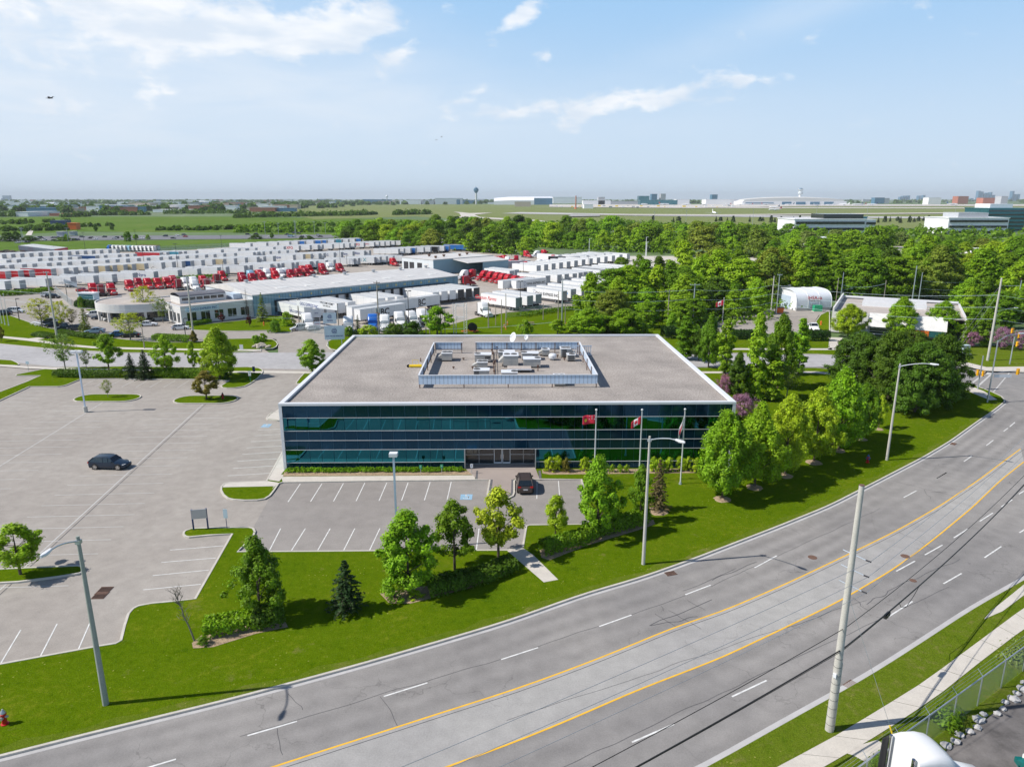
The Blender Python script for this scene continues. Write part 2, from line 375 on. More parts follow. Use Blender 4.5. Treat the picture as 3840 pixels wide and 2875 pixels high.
# ribbed cladding
def ribbed(name, c, pitch, axis=0, depth=.28):
    m, g, b, v = base(name); s = g.add('ShaderNodeSeparateXYZ'); g.l.new(v, s.inputs[0])
    w = g.m('FRACT', g.m('DIVIDE', s.outputs[axis], pitch)); ln = g.m('LESS_THAN', w, .22)
    k = g.m('MULTIPLY', g.m('SUBTRACT', 1.0, g.m('MULTIPLY', ln, depth)), g.mr(g.noise(v, .3, 4), .3, .7, .92, 1.08, False))
    g.put(b.inputs['Base Color'], g.mix(1.0, (*c, 1), g.xyz(k, k, k), 'MULTIPLY')); b.inputs['Roughness'].default_value = .45
    bp = g.add('ShaderNodeBump'); bp.inputs['Strength'].default_value = .8; bp.inputs['Distance'].default_value = .05
    g.l.new(w, bp.inputs['Height']); g.l.new(bp.outputs[0], b.inputs['Normal'])
ribbed('ribbed_screen', (.50,.62,.76), .55); ribbed('ribbed_wall', (.19,.34,.43), .9); ribbed('ribbed_side', (.60,.64,.67), .9, 1, .12)
ribbed('seamed_roof', (.62,.60,.57), 2.2, 0, .10); ribbed('brick_bands', (.40,.34,.305), .30, 1, .25)
# ================================================================ ground, roads, lots
def px(pts, z=0.0): return [G(x, y, z) for x, y in pts]
def sheet(name, pts, z, m, kind='structure'):
    mb = MB(); mb.face([(p[0], p[1], z) for p in pts]); return struct(mb.build(name, m), kind)
def resample(pts, n):
    d = [0]
    for a, b in zip(pts[:-1], pts[1:]): d.append(d[-1]+math.hypot(b[0]-a[0], b[1]-a[1]))
    out = []; k = 0
    for i in range(n):
        t = d[-1]*i/(n-1)
        while k < len(d)-2 and d[k+1] < t: k += 1
        u = (t-d[k])/max(1e-9, d[k+1]-d[k]); out.append((pts[k][0]+(pts[k+1][0]-pts[k][0])*u, pts[k][1]+(pts[k+1][1]-pts[k][1])*u))
    return out
def smooth(pts, n, it=3):
    p = resample(pts, n)
    for _ in range(it): p = [p[0]]+[((p[i-1][0]+2*p[i][0]+p[i+1][0])/4, (p[i-1][1]+2*p[i][1]+p[i+1][1])/4) for i in range(1, n-1)]+[p[-1]]
    return p
def offset(pts, d):
    """d > 0: to the left of the running direction"""
    out = []
    for i in range(len(pts)):
        a = pts[max(0, i-1)]; b = pts[min(len(pts)-1, i+1)]; l = math.hypot(b[0]-a[0], b[1]-a[1]) or 1
        out.append((pts[i][0]-(b[1]-a[1])/l*d, pts[i][1]+(b[0]-a[0])/l*d))
    return out
def band(name, pts, w, z0, z1, m, closed=False, kind='structure'):
    p = [(q[0], q[1]) for q in pts]
    if closed:
        q = p[-1:]+p+p[:1]; a = q[1:-1]; o = offset(q, w)[1:-1]; a = a+a[:1]; o = o+o[:1]
    else: a, o = p, offset(p, w)
    mb = MB()
    for i in range(len(a)-1):
        mb.hexa([(*a[i], z0), (*a[i+1], z0), (*o[i+1], z0), (*o[i], z0), (*a[i], z1), (*a[i+1], z1), (*o[i+1], z1), (*o[i], z1)])
    return struct(mb.build(name, m), kind)
def area2(p): return sum(p[i][0]*p[(i+1) % len(p)][1]-p[(i+1) % len(p)][0]*p[i][1] for i in range(len(p)))
LZ = 0.12
def lawn(pts, m='lawn_grass', kerb=True, z=LZ, kpts=None):
    """grass slab top at z with a concrete kerb along its edge (pts already in metres)"""
    p = [(q[0], q[1]) for q in pts]
    if area2(p) < 0: p = p[::-1]
    sheet('lawn', p, z, MT[m])
    if kerb: band('kerb', kpts or p, .2, -.05, z+.035, MT['kerb_concrete'], closed=kpts is None)

sheet('ground', [(-40000, -300), (40000, -300), (40000, 40000), (-40000, 40000)], -.30, MT['country'])
# building corners first: everything else leans on them
BA = R_(0.845); BC = Vector((-28.43, 83.35)); BW, BD, BH = 55.95, 44.8, 8.8
def B(u, v): return (BC.x+u*math.cos(BA)-v*math.sin(BA), BC.y+u*math.sin(BA)+v*math.cos(BA))

KN = [(-700,3010),(0,2844),(195,2793),(364,2751),(549,2706),(831,2638),(1000,2593),(1352,2498),(1623,2419),(1900,2337),(2198,2230),(2397,2174),(2596,2103),(2795,2026),(2900,1986),(3112,1900),(3310,1798),(3466,1717),(3566,1657),(3665,1585),(3732,1539),(3765,1512)]
kn = px(KN)
KNs = smooth([(p.x, p.y) for p in kn], 90, 2)
ks = [(p.x, p.y) for p in px([(2500,2960),(2700,2854),(2894,2742),(3095,2630),(3254,2542),(3466,2406),(3642,2289),(3840,2177),(4300,1920),(4800,1660)])]
KS = smooth([(-40, 17.5), (-14, 25.0)]+ks, 80, 2)
# main road: a strip between the two kerbs, run on through the junction at the right
far = [(p.x, p.y) for p in px([(3840,1440),(4300,1240)])]
KN2 = smooth([(p.x, p.y) for p in kn[:-1]]+far, 110, 2)
KS2 = resample(KS, 110)
me_v, me_f, uvs = [], [], []
a, b_ = resample(KN2, 110), KS2
NA = 12
for i in range(110):
    for j in range(NA+1):
        t = j/NA; me_v.append((a[i][0]*(1-t)+b_[i][0]*t, a[i][1]*(1-t)+b_[i][1]*t, 0)); uvs.append((t, i/110))
for i in range(109):
    for j in range(NA): k = i*(NA+1)+j; me_f.append((k, k+1, k+NA+2, k+NA+1))
me = bpy.data.meshes.new('main_road'); me.from_pydata(me_v, [], me_f); me.materials.append(MT['road_asphalt'])
uvl = me.uv_layers.new(name='across')
for lp in me.loops: uvl.data[lp.index].uv = uvs[lp.vertex_index]
struct(link('main_road', me))
# cross street at the junction and back road beyond the building
sheet('cross_street', px([(3420,1372),(3586,1424),(3665,1448),(3715,1466),(3758,1486),(3770,1501),(3755,1535),(3950,1600),(4500,1560),(5200,1400),(4900,1330),(4200,1395),(3840,1398),(3700,1396),(3588,1372),(3500,1358),(3420,1352)]), .006, MT['road_asphalt'])
sheet('back_road', px([(-900,1255),(0,1290),(197,1309),(444,1323),(700,1324),(1000,1322),(1500,1320),(2600,1322),(3060,1330),(3420,1346),(3460,1378),(3060,1376),(2600,1375),(1500,1382),(1100,1384),(700,1376),(464,1372),(204,1375),(0,1352),(-900,1310)]), .004, MT['back_road_asphalt'])
# the office car park: one asphalt sheet under all islands
sheet('car_park', px([(-1500,1330),(-600,1330),(0,1345),(460,1368),(1000,1380),(1250,1384),(1180,1440)])+[Vector((-27, 123, 0)), Vector((-27, 84, 0))]+px([(1060,1770),(1060,1800),(900,2080),(800,2270),(400,2480),(0,2560),(-900,2700)]), -.004, MT['lot_asphalt'])
sheet('front_car_park', px([(1047,1800),(2190,1790),(2235,1980),(1900,2075),(893,2080)]), .004, MT['front_lot_asphalt'])
# median between the yellow lines, paler
Y1 = [(800,2945),(1024,2875),(1250,2800),(1439,2742),(1650,2672),(1900,2595),(2163,2500),(2340,2430),(2536,2347),(2700,2295),(2936,2194),(3195,2071),(3365,1988),(3519,1900),(3672,1798),(3765,1728),(3828,1682)]
Y2 = [(1450,2960),(1670,2875),(1900,2793),(2130,2700),(2380,2590),(2615,2500),(2700,2468),(2936,2356),(3148,2253),(3348,2135),(3495,2027),(3642,1906),(3755,1798),(3840,1731)]
y1 = smooth([(p.x, p.y) for p in px(Y1)], 60, 2); y2 = smooth([(p.x, p.y) for p in px(Y2)], 60, 2)
mb = MB(); mb.strip(y1, y2, .005); struct(mb.build('turn_lane', MT['turn_lane_asphalt']))
def stripe(name, pts, w, m, z=.011):
    mb = MB(); mb.strip(offset(pts, w/2), offset(pts, -w/2), z); return struct(mb.build(name, MT[m]))
stripe('yellow_line', y1, .14, 'yellow_paint'); stripe('yellow_line', y2, .14, 'yellow_paint')
stripe('tar_joint', offset(y1, -.35), .05, 'tar', .009)
band('gutter', KNs, -.32, -.05, .008, MT['gutter_concrete']); band('gutter', KS, .42, -.05, .030, MT['gutter_concrete'])
def seg(mb, p, q, w, z):
    p, q = G(*p) if len(p) == 2 and abs(p[1]) > 600 else Vector((*p, 0)), G(*q) if len(q) == 2 and abs(q[1]) > 600 else Vector((*q, 0))
    d = (q-p); d.z = 0; n = Vector((-d.y, d.x, 0)).normalized()*w/2
    mb.face([(p.x+n.x, p.y+n.y, z), (p.x-n.x, p.y-n.y, z), (q.x-n.x, q.y-n.y, z), (q.x+n.x, q.y+n.y, z)])
mb = MB()
for p, q in (((928,2757),(1114,2703)),((1439,2610),(1603,2559)),((1879,2472),(2018,2427)),((2247,2348),(2368,2305)),((2570,2229),(2665,2193)),((2830,2128),(2913,2083)),((3056,1997),(3131,1998-80)),((3234,1946-90),(3292,1946-155)),
             ((3389,1865),(3437,1839)),((3511,1794),(3550,1771)),((3615,1730),(3645,1709)),((3699,1670),(3725,1650)),((3763,1617),(3780,1605)),((3786,1600),(3806,1583)),((3510,1795),(3550,1771)),
             ((2370,2782),(2527,2714)),((2745,2611),(2875,2550)),((3325,2316),(3422,2254)),((3538,2188),(3606,2149)),((3692,2090),(3755,2048)),((3823,1997),(3880,1960)),
             ((3361,2141),(3431,2103)),((3468,2080),(3534,2043)),((3577,2016),(3629,1983)),((3674,1954),(3723,1923)),((3755,1900),(3796,1873)),((3821,1852),(3860,1828)),((500,2893),(660,2845))):
    if p in ((3056,1997),(3234,1856)): continue
    seg(mb, p, q, .13, .012)
struct(mb.build('lane_dashes', MT['white_paint']))
mb = MB()
for p, q, w in (((3640,1440),(3700,1395),.35),((3665,1450),(3720,1400),.35),((3725,1470),(3785,1398),.2),((3686,1402),(3695,1394),2.0)): seg(mb, p, q, w, .013)
struct(mb.build('crossing_lines', MT['faint_paint']))
def wander(p, q, n, amp, seed):
    return smooth(wander_(p, q, n, amp, seed), n*3, 2)
def wander_(p, q, n, amp, seed):
    r = random.Random(seed); p, q = G(*p), G(*q); d = q-p; nn = Vector((-d.y, d.x, 0)).normalized()
    return [((p+d*i/n+nn*(r.uniform(-amp, amp) if 0 < i < n else 0)).x, (p+d*i/n+nn*(r.uniform(-amp, amp) if 0 < i < n else 0)).y) for i in range(n+1)]
for k, (p, q, am, w) in enumerate((((2436,2345),(2670,2247),.5,.09),((2455,2300),(2536,2350),.2,.07),((2507,2288),(2630,2358),.2,.07),((2440,2345),(2616,2311),.6,.08),((2578,2250),(2645,2287),.1,.06),
        ((2480,2272),(2490,2290),.1,.06),((2670,2175),(2838,2106),.5,.08),((2560,2215),(2760,2130),.4,.06),((3466,1835),(3490,1870),.3,.07),((3340,1800),(3580,1860),.3,.05),((3490,1845),(3550,1845),.2,.06),
        ((3370,1995),(3530,2070),.6,.05),((3200,2240),(3260,2290),.5,.07),((3250,2265),(3330,2215),.6,.08),((3330,2215),(3600,2095),.5,.06),((1080,2600),(1135,2660),.4,.06),((1040,2730),(1060,2830),.4,.05),
        ((1425,2610),(1490,2720),.4,.05),((900,2760),(1880,2470),.25,.05),((2000,2430),(2570,2232),.2,.05),((2665,2200),(3300,1905),.25,.05),((1900,2700),(3250,2250),.3,.05),((2100,2880),(3560,2200),.25,.05))):
    stripe('tar_crack', wander(p, q, max(5, int((G(*q)-G(*p)).length/1.3)), am*.6, k), w*.6, 'tar', .010)
for c, r in (((3047,2089),.42),((3395,2085),.42),((3424,2176),.3)):
    o = G(*c); mb = MB(); mb.lathe([(r, -.02), (r, .016), (r*.86, .016), (r*.84, .012), (.001, .012)], (o.x, o.y, 0), 20)
    tag(mb.build('manhole_cover', MT['rust_iron']), {3047:'round rusty manhole cover in the lane above the yellow line',3395:'round manhole cover in the turning lane beside the right lamp shadow',3424:'small round valve cover in the lane below the yellow line'}[c[0]], 'manhole')
def drain(c, w, d, rz, label):
    o = G(*c); t = thing('storm_drain', label, 'drain', (o.x, o.y, .012), rz)
    mb = MB(); mb.box(-w/2, w/2, -d/2, d/2, -.05, .004); mb.build('pit', MT['black_plastic'], t)
    mb = MB(); n = int(w/.10)
    for i in range(n+1): mb.box(-w/2+i*w/n-.018, -w/2+i*w/n+.018, -d/2, d/2, .006, .03)
    mb.box(-w/2-.04, w/2+.04, -d/2-.05, -d/2, 0, .034); mb.box(-w/2-.04, w/2+.04, d/2, d/2+.05, 0, .034); mb.build('grate', MT['rust_iron'], t)
drain((2515,2150), .95, .55, R_(18), 'rusty storm drain grate in the gutter by the middle lamp post')
drain((3192,2568), .95, .6, R_(35), 'rusty storm drain grate in the gutter right of the near utility pole')
drain((3575,1664), .95, .5, R_(42), 'dark storm drain grate in the gutter beyond the right lamp post')
drain((391,2214), 1.0, 1.1, R_(2), 'rusty double drain in the car park, upper of the two grates')
drain((376,2232), 1.0, 1.0, R_(2), 'rusty double drain in the car park, lower of the two grates')

# ---- the big lawn with the building on it
def bl(u, v): return Vector((*B(u, v), 0))
entry_r, entry_l = (1935,1797), (1834,1798)
edge_front = px([(3586,1424),(3665,1448),(3715,1466),(3758,1486),(3770,1501),(3765,1512)], LZ)
front_edge = [Vector((q[0], q[1], 0)) for q in KNs[::-1]]
lot_edge = px([(-700,2620),(0,2486),(360,2420),(435,2408),(448,2401),(462,2345),(477,2300),(495,2280),(519,2268),(571,2258),(650,2251),(727,2245),(867,2001),(780,2007),(708,2014),(692,2011),(684,2003),(686,1994),(695,1987),(721,1979),(800,1976),(935,1975),(952,1979),(959,1990),(955,2005),(893,2066),(1200,2064),(1442,2062),(1899,2060),(1957,2050),(1970,1972),(1985,1966),(2219,1964)], LZ)
right_lot = px([(2178,1797),(2034,1797),(1935,1797),(1931,1803),(1931,1846),(1927,1858),(1907,1868),(1870,1871),(1845,1868),(1830,1862),(1825,1850),(1834,1799),(1781,1799),(1400,1803),(1060,1808),(1047,1812),(1030,1838),(1015,1857),(994,1870),(963,1875),(915,1876),(873,1873),(852,1868),(835,1855),(826,1838),(827,1824),(840,1812),(863,1807),(997,1802),(1060,1689)], LZ)
big = front_edge+lot_edge+right_lot+[bl(-2.2, 8), bl(-2.2, 22.5)]+px([(1040,1577),(1002,1574),(997,1568),(1005,1556),(1018,1546)], LZ)+[bl(-2.0, 31), bl(-1.5, 39)]+px([(1110,1438),(1109,1434),(1122,1417),(1136,1402)], LZ)+px([(1168,1386),(1500,1384),(2300,1380),(2600,1377),(3060,1378)], LZ)+edge_front
lawn([(p.x, p.y) for p in big])
struct(MB().strip(offset(KNs, .2), offset([(x+.25*math.sin(i*1.7), y+.25*math.sin(i*2.3)) for i, (x, y) in enumerate(KNs)], .95), LZ+.004).build('verge_strip', MT['verge_grass']))
# small lawns and islands
def flat(pts, **k): lawn([(q.x, q.y) for q in px(pts, LZ)], **k)
def rounded(c, hw, hh, n=9):
    o = G(*c, LZ); p = []
    for s_ in (1, -1):
        for i in range(n):
            a = -math.pi/2+math.pi*i/(n-1); p.append((o.x+s_*(hw-hh+hh*math.cos(a)), o.y+s_*hh*math.sin(a)))
    return p
def island(c, hw_px, hh): lawn(rounded(c, hw_px/PPM(G(*c).y), hh))
island((403,1491), 121, 2.4); island((772,1497), 118, 2.5)
flat([(-500,2150),(0,2131),(150,2124),(297,2118),(312,2122),(317,2132),(310,2143),(297,2150),(209,2164),(66,2182),(-500,2215)])
flat([(-600,1640),(0,1501),(111,1449),(217,1449),(238,1446),(253,1442),(303,1421),(429,1420),(741,1422),(859,1427),(827,1446),(832,1453),(850,1455),(882,1454),(918,1448),(940,1437),(965,1420),(981,1403),(988,1392),(984,1385),(972,1379),(930,1375),(882,1376),(700,1377),(464,1373),(204,1377),(155,1385),(59,1404),(59,1409),(149,1408),(100,1430),(0,1468),(-600,1585)])
flat([(-600,1330),(0,1347),(45,1350),(63,1357),(74,1365),(63,1370),(0,1368),(-600,1350)])
flat([(-700,1245),(-100,1283),(0,1289),(197,1308),(444,1322),(700,1323),(850,1322),(930,1320),(973,1315),(980,1308),(1022,1306),(1036,1300),(1043,1290),(1036,1279),(1023,1272),(950,1268),(860,1270),(718,1283),(610,1283),(499,1275),(444,1269),(330,1256),(177,1228),(118,1210),(39,1182),(-80,1155),(-700,1140)])
flat([(719,1233),(726,1237),(789,1240),(881,1241),(950,1240),(1016,1238),(1030,1248),(1060,1247),(1093,1244),(1110,1225),(1090,1190),(1000,1180),(955,1196),(700,1222)])
flat([(318,1160),(430,1152),(478,1150),(486,1180),(530,1190),(600,1198),(610,1186),(560,1190),(470,1192),(420,1185),(370,1176)], kerb=False)
flat([(1224,1296),(1228,1280),(1245,1271),(1271,1264),(1303,1259),(1420,1256),(1500,1300),(1400,1312),(1262,1313),(1238,1308)])
flat([(1260,1255),(1500,1248),(1640,1230),(1790,1190),(1900,1172),(2090,1158),(2300,1150),(2500,1175),(2620,1215),(2600,1262),(2350,1268),(2350,1320),(1560,1320),(1510,1262)], kerb=False, z=.10)
flat([(2350,1268),(2600,1262),(2740,1262),(3110,1262),(3110,1300),(3420,1330),(3420,1346),(3060,1328),(2600,1322),(2350,1320)], m='lawn_grass')
flat([(3058,1205),(3076,1180),(3100,1168),(3112,1170),(3112,1240),(3068,1238)])
flat([(3480,1338),(3590,1362),(3700,1385),(3840,1392),(4300,1385),(4800,1330),(4500,1290),(3840,1290),(3560,1300),(3480,1310)], m='verge_grass')
# paths
def path_(name, pts, z=LZ+.012, m='concrete'): return sheet(name, px(pts, z), z, MT[m])
path_('sidewalk', [(-600,1236),(0,1259),(100,1268),(250,1289),(345,1298),(500,1303),(700,1307),(980,1310),(980,1316),(700,1313),(500,1310),(345,1305),(250,1297),(100,1277),(0,1266),(-600,1244)])
path_('sidewalk', [(88,1271),(160,1263),(200,1264),(112,1278)], LZ+.010)
path_('sidewalk', [(-600,1342),(0,1366),(100,1373),(300,1381),(460,1384),(700,1387),(870,1391),(984,1391),(984,1398),(870,1397),(700,1393),(460,1391),(300,1388),(100,1381),(0,1373),(-600,1350)])
path_('driveway_apron', [(984,1389),(1136,1392),(1136,1400),(984,1398)], .02)
path_('sidewalk', [(1136,1392),(1500,1393),(3060,1392),(3586,1432),(3640,1446),(3690,1466),(3740,1498),(3712,1500),(3640,1470),(3586,1443),(3060,1399),(1500,1400),(1136,1400)])
path_('sidewalk', [(3105,1310),(3480,1345),(3590,1368),(3700,1390),(3980,1400),(3980,1372),(3700,1376),(3600,1352),(3480,1337),(3105,1303)])
path_('sidewalk', [(2600,1305),(3120,1306),(3120,1312),(2600,1311)])
path_('sidewalk', [(3108,1264),(3160,1266),(3135,1306),(3112,1306)])
path_('sidewalk', [(1899,2061),(1957,2050),(2000,2080),(2093,2172),(2039,2182)])
path_('building_walk', [(1060,1805),(1781,1797),(1781,1781),(1075,1786),(1055,1787)])
sheet('building_walk', [Vector(q) for q in [(*B(-2.0,22),0),(*B(-.05,22),0),(*B(-.05,-1.6),0)]]+px([(1070,1781),(1047,1808),(1000,1801),(1060,1690)]), LZ+.014, MT['concrete'])
path_('building_walk', [(997,1801),(1045,1809),(1020,1833),(1027,1822),(833,1826),(845,1812),(863,1808)], LZ+.011)
path_('building_walk', [(1047,1532),(1015,1552),(999,1570),(1052,1575)], LZ+.011)
# brick forecourt of the entrance
sheet('brick_forecourt', [(*B(22.6,-.02),), (*B(31.4,-.02),)]+[(q.x, q.y) for q in px([(2024,1796),(1926,1796),(1926,1846),(1905,1862),(1842,1862),(1832,1850),(1840,1797),(1790,1797)], LZ)], LZ+.018, MT['brick_bands'])
for pts in ([(1835,1797),(1848,1797),(1842,1850),(1852,1862),(1840,1863),(1829,1851)], [(1918,1797),(1929,1797),(1929,1847),(1914,1860),(1904,1862),(1916,1846)], [(1782,1797),(1791,1797),(1793,1764),(1786,1764)], [(2022,1797),(2031,1797),(2028,1764),(2019,1764)]):
    path_('paver_border', pts, LZ+.024, 'dark_pavers')
# south verge and footway, gravel yard
KSo = offset(KS, -.42)
lawn(KS[8:]+[(q[0], q[1]) for q in ((150, 90), (110, 20), (60, -20), (0, 0))], m='verge_grass', kerb=False, z=.10)
sw = [(p.x, p.y) for p in px([(2912,2875),(3112,2769),(3277,2671),(3466,2554),(3642,2424),(3840,2277),(4300,1990)], .12)]
sw2 = [(p.x, p.y) for p in px([(3089,2875),(3254,2777),(3400,2686),(3524,2601),(3672,2483),(3840,2356),(4350,2040)], .12)]
d0 = ((sw[0][0]-sw[1][0])*1.5, (sw[0][1]-sw[1][1])*1.5)
sw = [(sw[0][0]+d0[0], sw[0][1]+d0[1])]+sw; sw2 = [(sw2[0][0]+d0[0], sw2[0][1]+d0[1])]+sw2
mb = MB(); a, b_ = resample(sw, 22), resample(sw2, 22)
for i in range(21):
    q = .012
    f0 = lambda p0, p1, t: (p0[0]*(1-t)+p1[0]*t, p0[1]*(1-t)+p1[1]*t)
    mb.face([(*f0(a[i],a[i+1],q*.5),.125),(*f0(a[i],a[i+1],1-q*.5),.125),(*f0(b_[i],b_[i+1],1-q*.5),.125),(*f0(b_[i],b_[i+1],q*.5),.125)])
struct(mb.build('sidewalk', MT['concrete']))
path_('sidewalk', [(3100,2800),(3200,2830),(3240,2852),(3330,2800),(3290,2772),(3230,2790)], .118)
path_('sidewalk', [(3690,2320),(3718,2288),(3840,2190),(3840,2230),(3760,2290)], .115)
fa, fb = G(3678, 2641), G(3750, 2586); fd = (fb-fa).normalized(); fn = Vector((fd.y, -fd.x, 0))
g0 = fa-fd*40; g1 = fa+fd*60
sheet('gravel_yard', [(g0+fn*.9), (g1+fn*.9), (g1+fn*40), (g0+fn*40)], .112, MT['dark_gravel'])
# stalls
mb = MB()
def ln(p, q, w=.10): seg(mb, p, q, w, .008)
for i in range(8):
    xt = (500,680,858,1035,1218,1395,1577,1752)[i]; xb = (398,585,775,963,1153,1340,1530,1718)[i]
    ln((900+xt/2.212, 1800+(30-i*2.4)/2.212), (900+xb/2.212, 1800+(180-i*2.4)/2.212))
for xt, xb in ((337,245),(542,428),(748,645),(952,860),(1160,1075),(1365,1290),(1570,1505),(1775,1728),(1983,1960)): ln((900+xt/2.212, 1800+400/2.212), (900+xb/2.212, 1800+580/2.212))
ln((2014,1804),(2013,1869)); ln((2094,1803),(2099,1866))
for p, q in (((120,863),(5,1055)),((330,828),(232,1018)),((532,793),(452,977)),((1290,378),(982,403)),((1250,448),(932,474)),((1205,518),(882,550)),((1160,600),(828,632))): ln((p[0]/1.54,1800+p[1]/1.54), (q[0]/1.54,1800+q[1]/1.54))
for i, (p, q) in enumerate((((510,405),(672,396)),((485,445),(676,433)),((458,487),(680,475)),((428,531),(683,517)),((396,577),(675,560)),((363,626),(648,608)),((330,677),(624,659)),((295,730),(596,711)))): ln((700+p[0]/1.904,1400+p[1]/1.904), (700+q[0]/1.904,1400+q[1]/1.904))
struct(mb.build('stall_lines', MT['white_paint']))
mb = MB()
for a_, b2, n0, n1 in (((396,1502),(0,1747),1,34),((767,1510),(395,1850),1,40)):
    p, q = G(*a_), G(*b2); d = (q-p).normalized(); far_ = 18 if a_[0] < 400 else 27
    ce = p+d*((q-p).length*(2.05 if a_[0] < 400 else 1.62)); seg(mb, (p.x, p.y), (ce.x, ce.y), .14, .0075)
    if a_[0] > 400: stripe('tar_joint', [((p+Vector((.45,-.1,0))).x, p.y-.1), (ce.x+.45, ce.y-.1)], .07, 'tar', .0078)
    e = Vector((math.cos(R_(3.2)), math.sin(R_(3.2)), 0))
    for i in range(n0, n1):
        o = p+d*(i*2.93); 
        if (o-p).length > (ce-p).length: break
        if a_[0] > 400 and i in (20,): pass
        seg(mb, ((o-e*5.6).x, (o-e*5.6).y), ((o+e*5.6).x, (o+e*5.6).y), .10, .0082)
for p, q in (((190,585),(438,590)),((145,617),(378,620)),((70,647),(318,648)),((0,680),(253,681)),((-60,713),(186,714)),((-120,748),(115,750)),((-180,780),(45,780))): seg(mb, (p[0]/2.212,1200+p[1]/2.212), (q[0]/2.212,1200+q[1]/2.212), .10, .008)
for i in range(9): seg(mb, ((795,905,1010,1125,1235,1345,1458,1570,1685)[i]/2.212, 1200+(490+i*1.5)/2.212), ((680,785,895,1010,1128,1242,1355,1472,1585)[i]/2.212, 1200+(550+i*1.6)/2.212), .11, .008)
struct(mb.build('stall_lines', MT['faint_paint']))
def isa(pts, label):
    c = [G(*q) for q in pts]; o = (c[0]+c[2])/2; ux = (c[1]-c[0]).normalized(); w = (c[1]-c[0]).length; h = (c[3]-c[0]).length
    M = Matrix(((ux.x, -ux.y, 0, o.x), (ux.y, ux.x, 0, o.y), (0, 0, 1, .014), (0, 0, 0, 1)))
    mb = MB(); mb.box(-w/2, w/2, -h/2, h/2, -.004, 0, M); s = struct(mb.build('accessible_stall_mark', MT['blue_paint'])); s['label'] = label
    mb = MB(); r = h*.26
    for i in range(14):
        a0, a1 = R_(200+i*16), R_(200+(i+1)*16)
        mb.face([M @ Vector((r*math.cos(a)*k-.05, r*math.sin(a)*k-h*.08, .004)) for a, k in ((a0,1),(a1,1),(a1,.76),(a0,.76))])
    for x0, x1, y0, y1 in ((-.10,.02,-.02,.62),(-.10,.35,.18,.30),(.28,.40,-.40,.24),(.36,.55,-.44,-.34)):
        mb.face([M @ Vector((x*h*.55-.02, y*h*.55, .004)) for x, y in ((x0,y0),(x1,y0),(x1,y1),(x0,y1))])
    mb.lathe([(.11*h*.6,.001),(.11*h*.6,.004),(.001,.004)], tuple(M @ Vector((-.06*h, .42*h, .001))), 10)
    struct(mb.build('wheelchair_symbol', MT['white_paint']))
isa([(1725,1873),(1770,1873),(1772,1853),(1727,1853)], 'blue wheelchair mark in the front row'); isa([(978,1602),(1010,1602),(1019,1590),(988,1590)], 'blue wheelchair mark beside the building')

# truck yard, its driveways, roads far off, fields, airfield
sheet('truck_yard', px([(-900,1188),(-900,1000),(-300,985),(0,975),(210,952),(700,938),(1100,908),(1300,898),(1700,903),(1960,958),(2560,985),(2800,1000),(2800,1060),(2330,1100),(2290,1140),(2100,1155),(1900,1172),(1790,1190),(1640,1232),(1500,1250),(1260,1256),(1050,1262),(960,1290),(1010,1322),(700,1325),(0,1292)], -.02), -.020, MT['yard_asphalt'])
sheet('yard_entrance', px([(1043,1322),(1043,1290),(1036,1272),(1000,1266),(1016,1238),(1093,1246),(1140,1226),(1290,1248),(1290,1262),(1228,1280),(1224,1300),(1260,1322)]), -.012, MT['lot_asphalt'])
sheet('office_lot', px([(-500,1140),(-80,1155),(39,1182),(118,1210),(177,1228),(330,1256),(499,1275),(610,1283),(718,1283),(860,1270),(1020,1268),(1016,1240),(720,1238),(690,1226),(620,1200),(470,1192),(310,1165),(200,1130),(200,1095),(-200,1080)]), -.014, MT['lot_asphalt'])
sheet('right_yard', px([(2600,1240),(2740,1252),(3060,1252),(3070,1262),(3110,1262),(3110,1232),(3066,1240),(3056,1205),(3070,1182),(3112,1168),(3112,1150),(2900,1158),(2740,1196),(2640,1220)]), -.010, MT['lot_asphalt'])
sheet('school_lot', px([(2290,1000),(2330,960),(2900,960),(3100,985),(2900,1010),(2560,1012)]), -.015, MT['concrete'])
sheet('field', px([(-3000,905),(-900,905),(0,880),(300,868),(900,872),(1300,892),(1800,885),(2800,850),(2200,838),(1500,822),(900,812),(400,812),(0,815),(-3000,822)]), -.20, MT['field_grass'])
sheet('verge', px([(-3000,1010),(-900,965),(0,945),(210,945),(1290,902),(1330,890),(1200,894),(0,906),(-900,925),(-3000,975)]), -.12, MT['field_grass'])
sheet('airfield', px([(1180,822),(1560,812),(2000,838),(2400,852),(3000,852),(4200,862),(6000,880),(9000,768),(3000,766),(1500,767),(900,771),(1000,790)]), -.10, MT['airfield_grass'])
sheet('highway', px([(-3000,960),(-900,920),(0,903),(1200,893),(1500,887),(1700,880),(2200,874),(3200,866),(3200,860),(2200,866),(1700,871),(1500,876),(1200,880),(0,886),(-900,898),(-3000,925)]), -.06, MT['highway_asphalt'])
for nm, pts in (('runway', [(1880,801),(2400,810),(3200,818),(5000,830),(5000,823),(3200,812),(2400,804),(1950,796)]), ('taxiway', [(2150,803.5),(2700,806),(3840,796),(5500,794),(5500,797),(3840,799.5),(2650,810),(2140,807)]),
                ('taxiway', [(2000,778),(2700,781),(3840,783),(5500,784),(5500,780),(3840,780),(2700,777)]), ('apron', [(2060,768),(2060,777),(2600,782),(3000,774),(5200,773),(5200,767.5)])):
    sheet(nm, px(pts), {'runway':.4,'taxiway':.8,'apron':1.2}[nm]+(.2 if pts[0][0] > 2050 else 0), MT['concrete' if nm != 'runway' else 'gutter_concrete'])
sheet('ramp_road', px([(1660,830),(1730,812),(1722,800),(1700,795),(1735,797),(1760,800),(1850,798),(1780,806),(1800,815),(2010,826),(2060,833),(2000,832),(1770,818),(1745,812),(1690,830)]), .5, MT['concrete'])
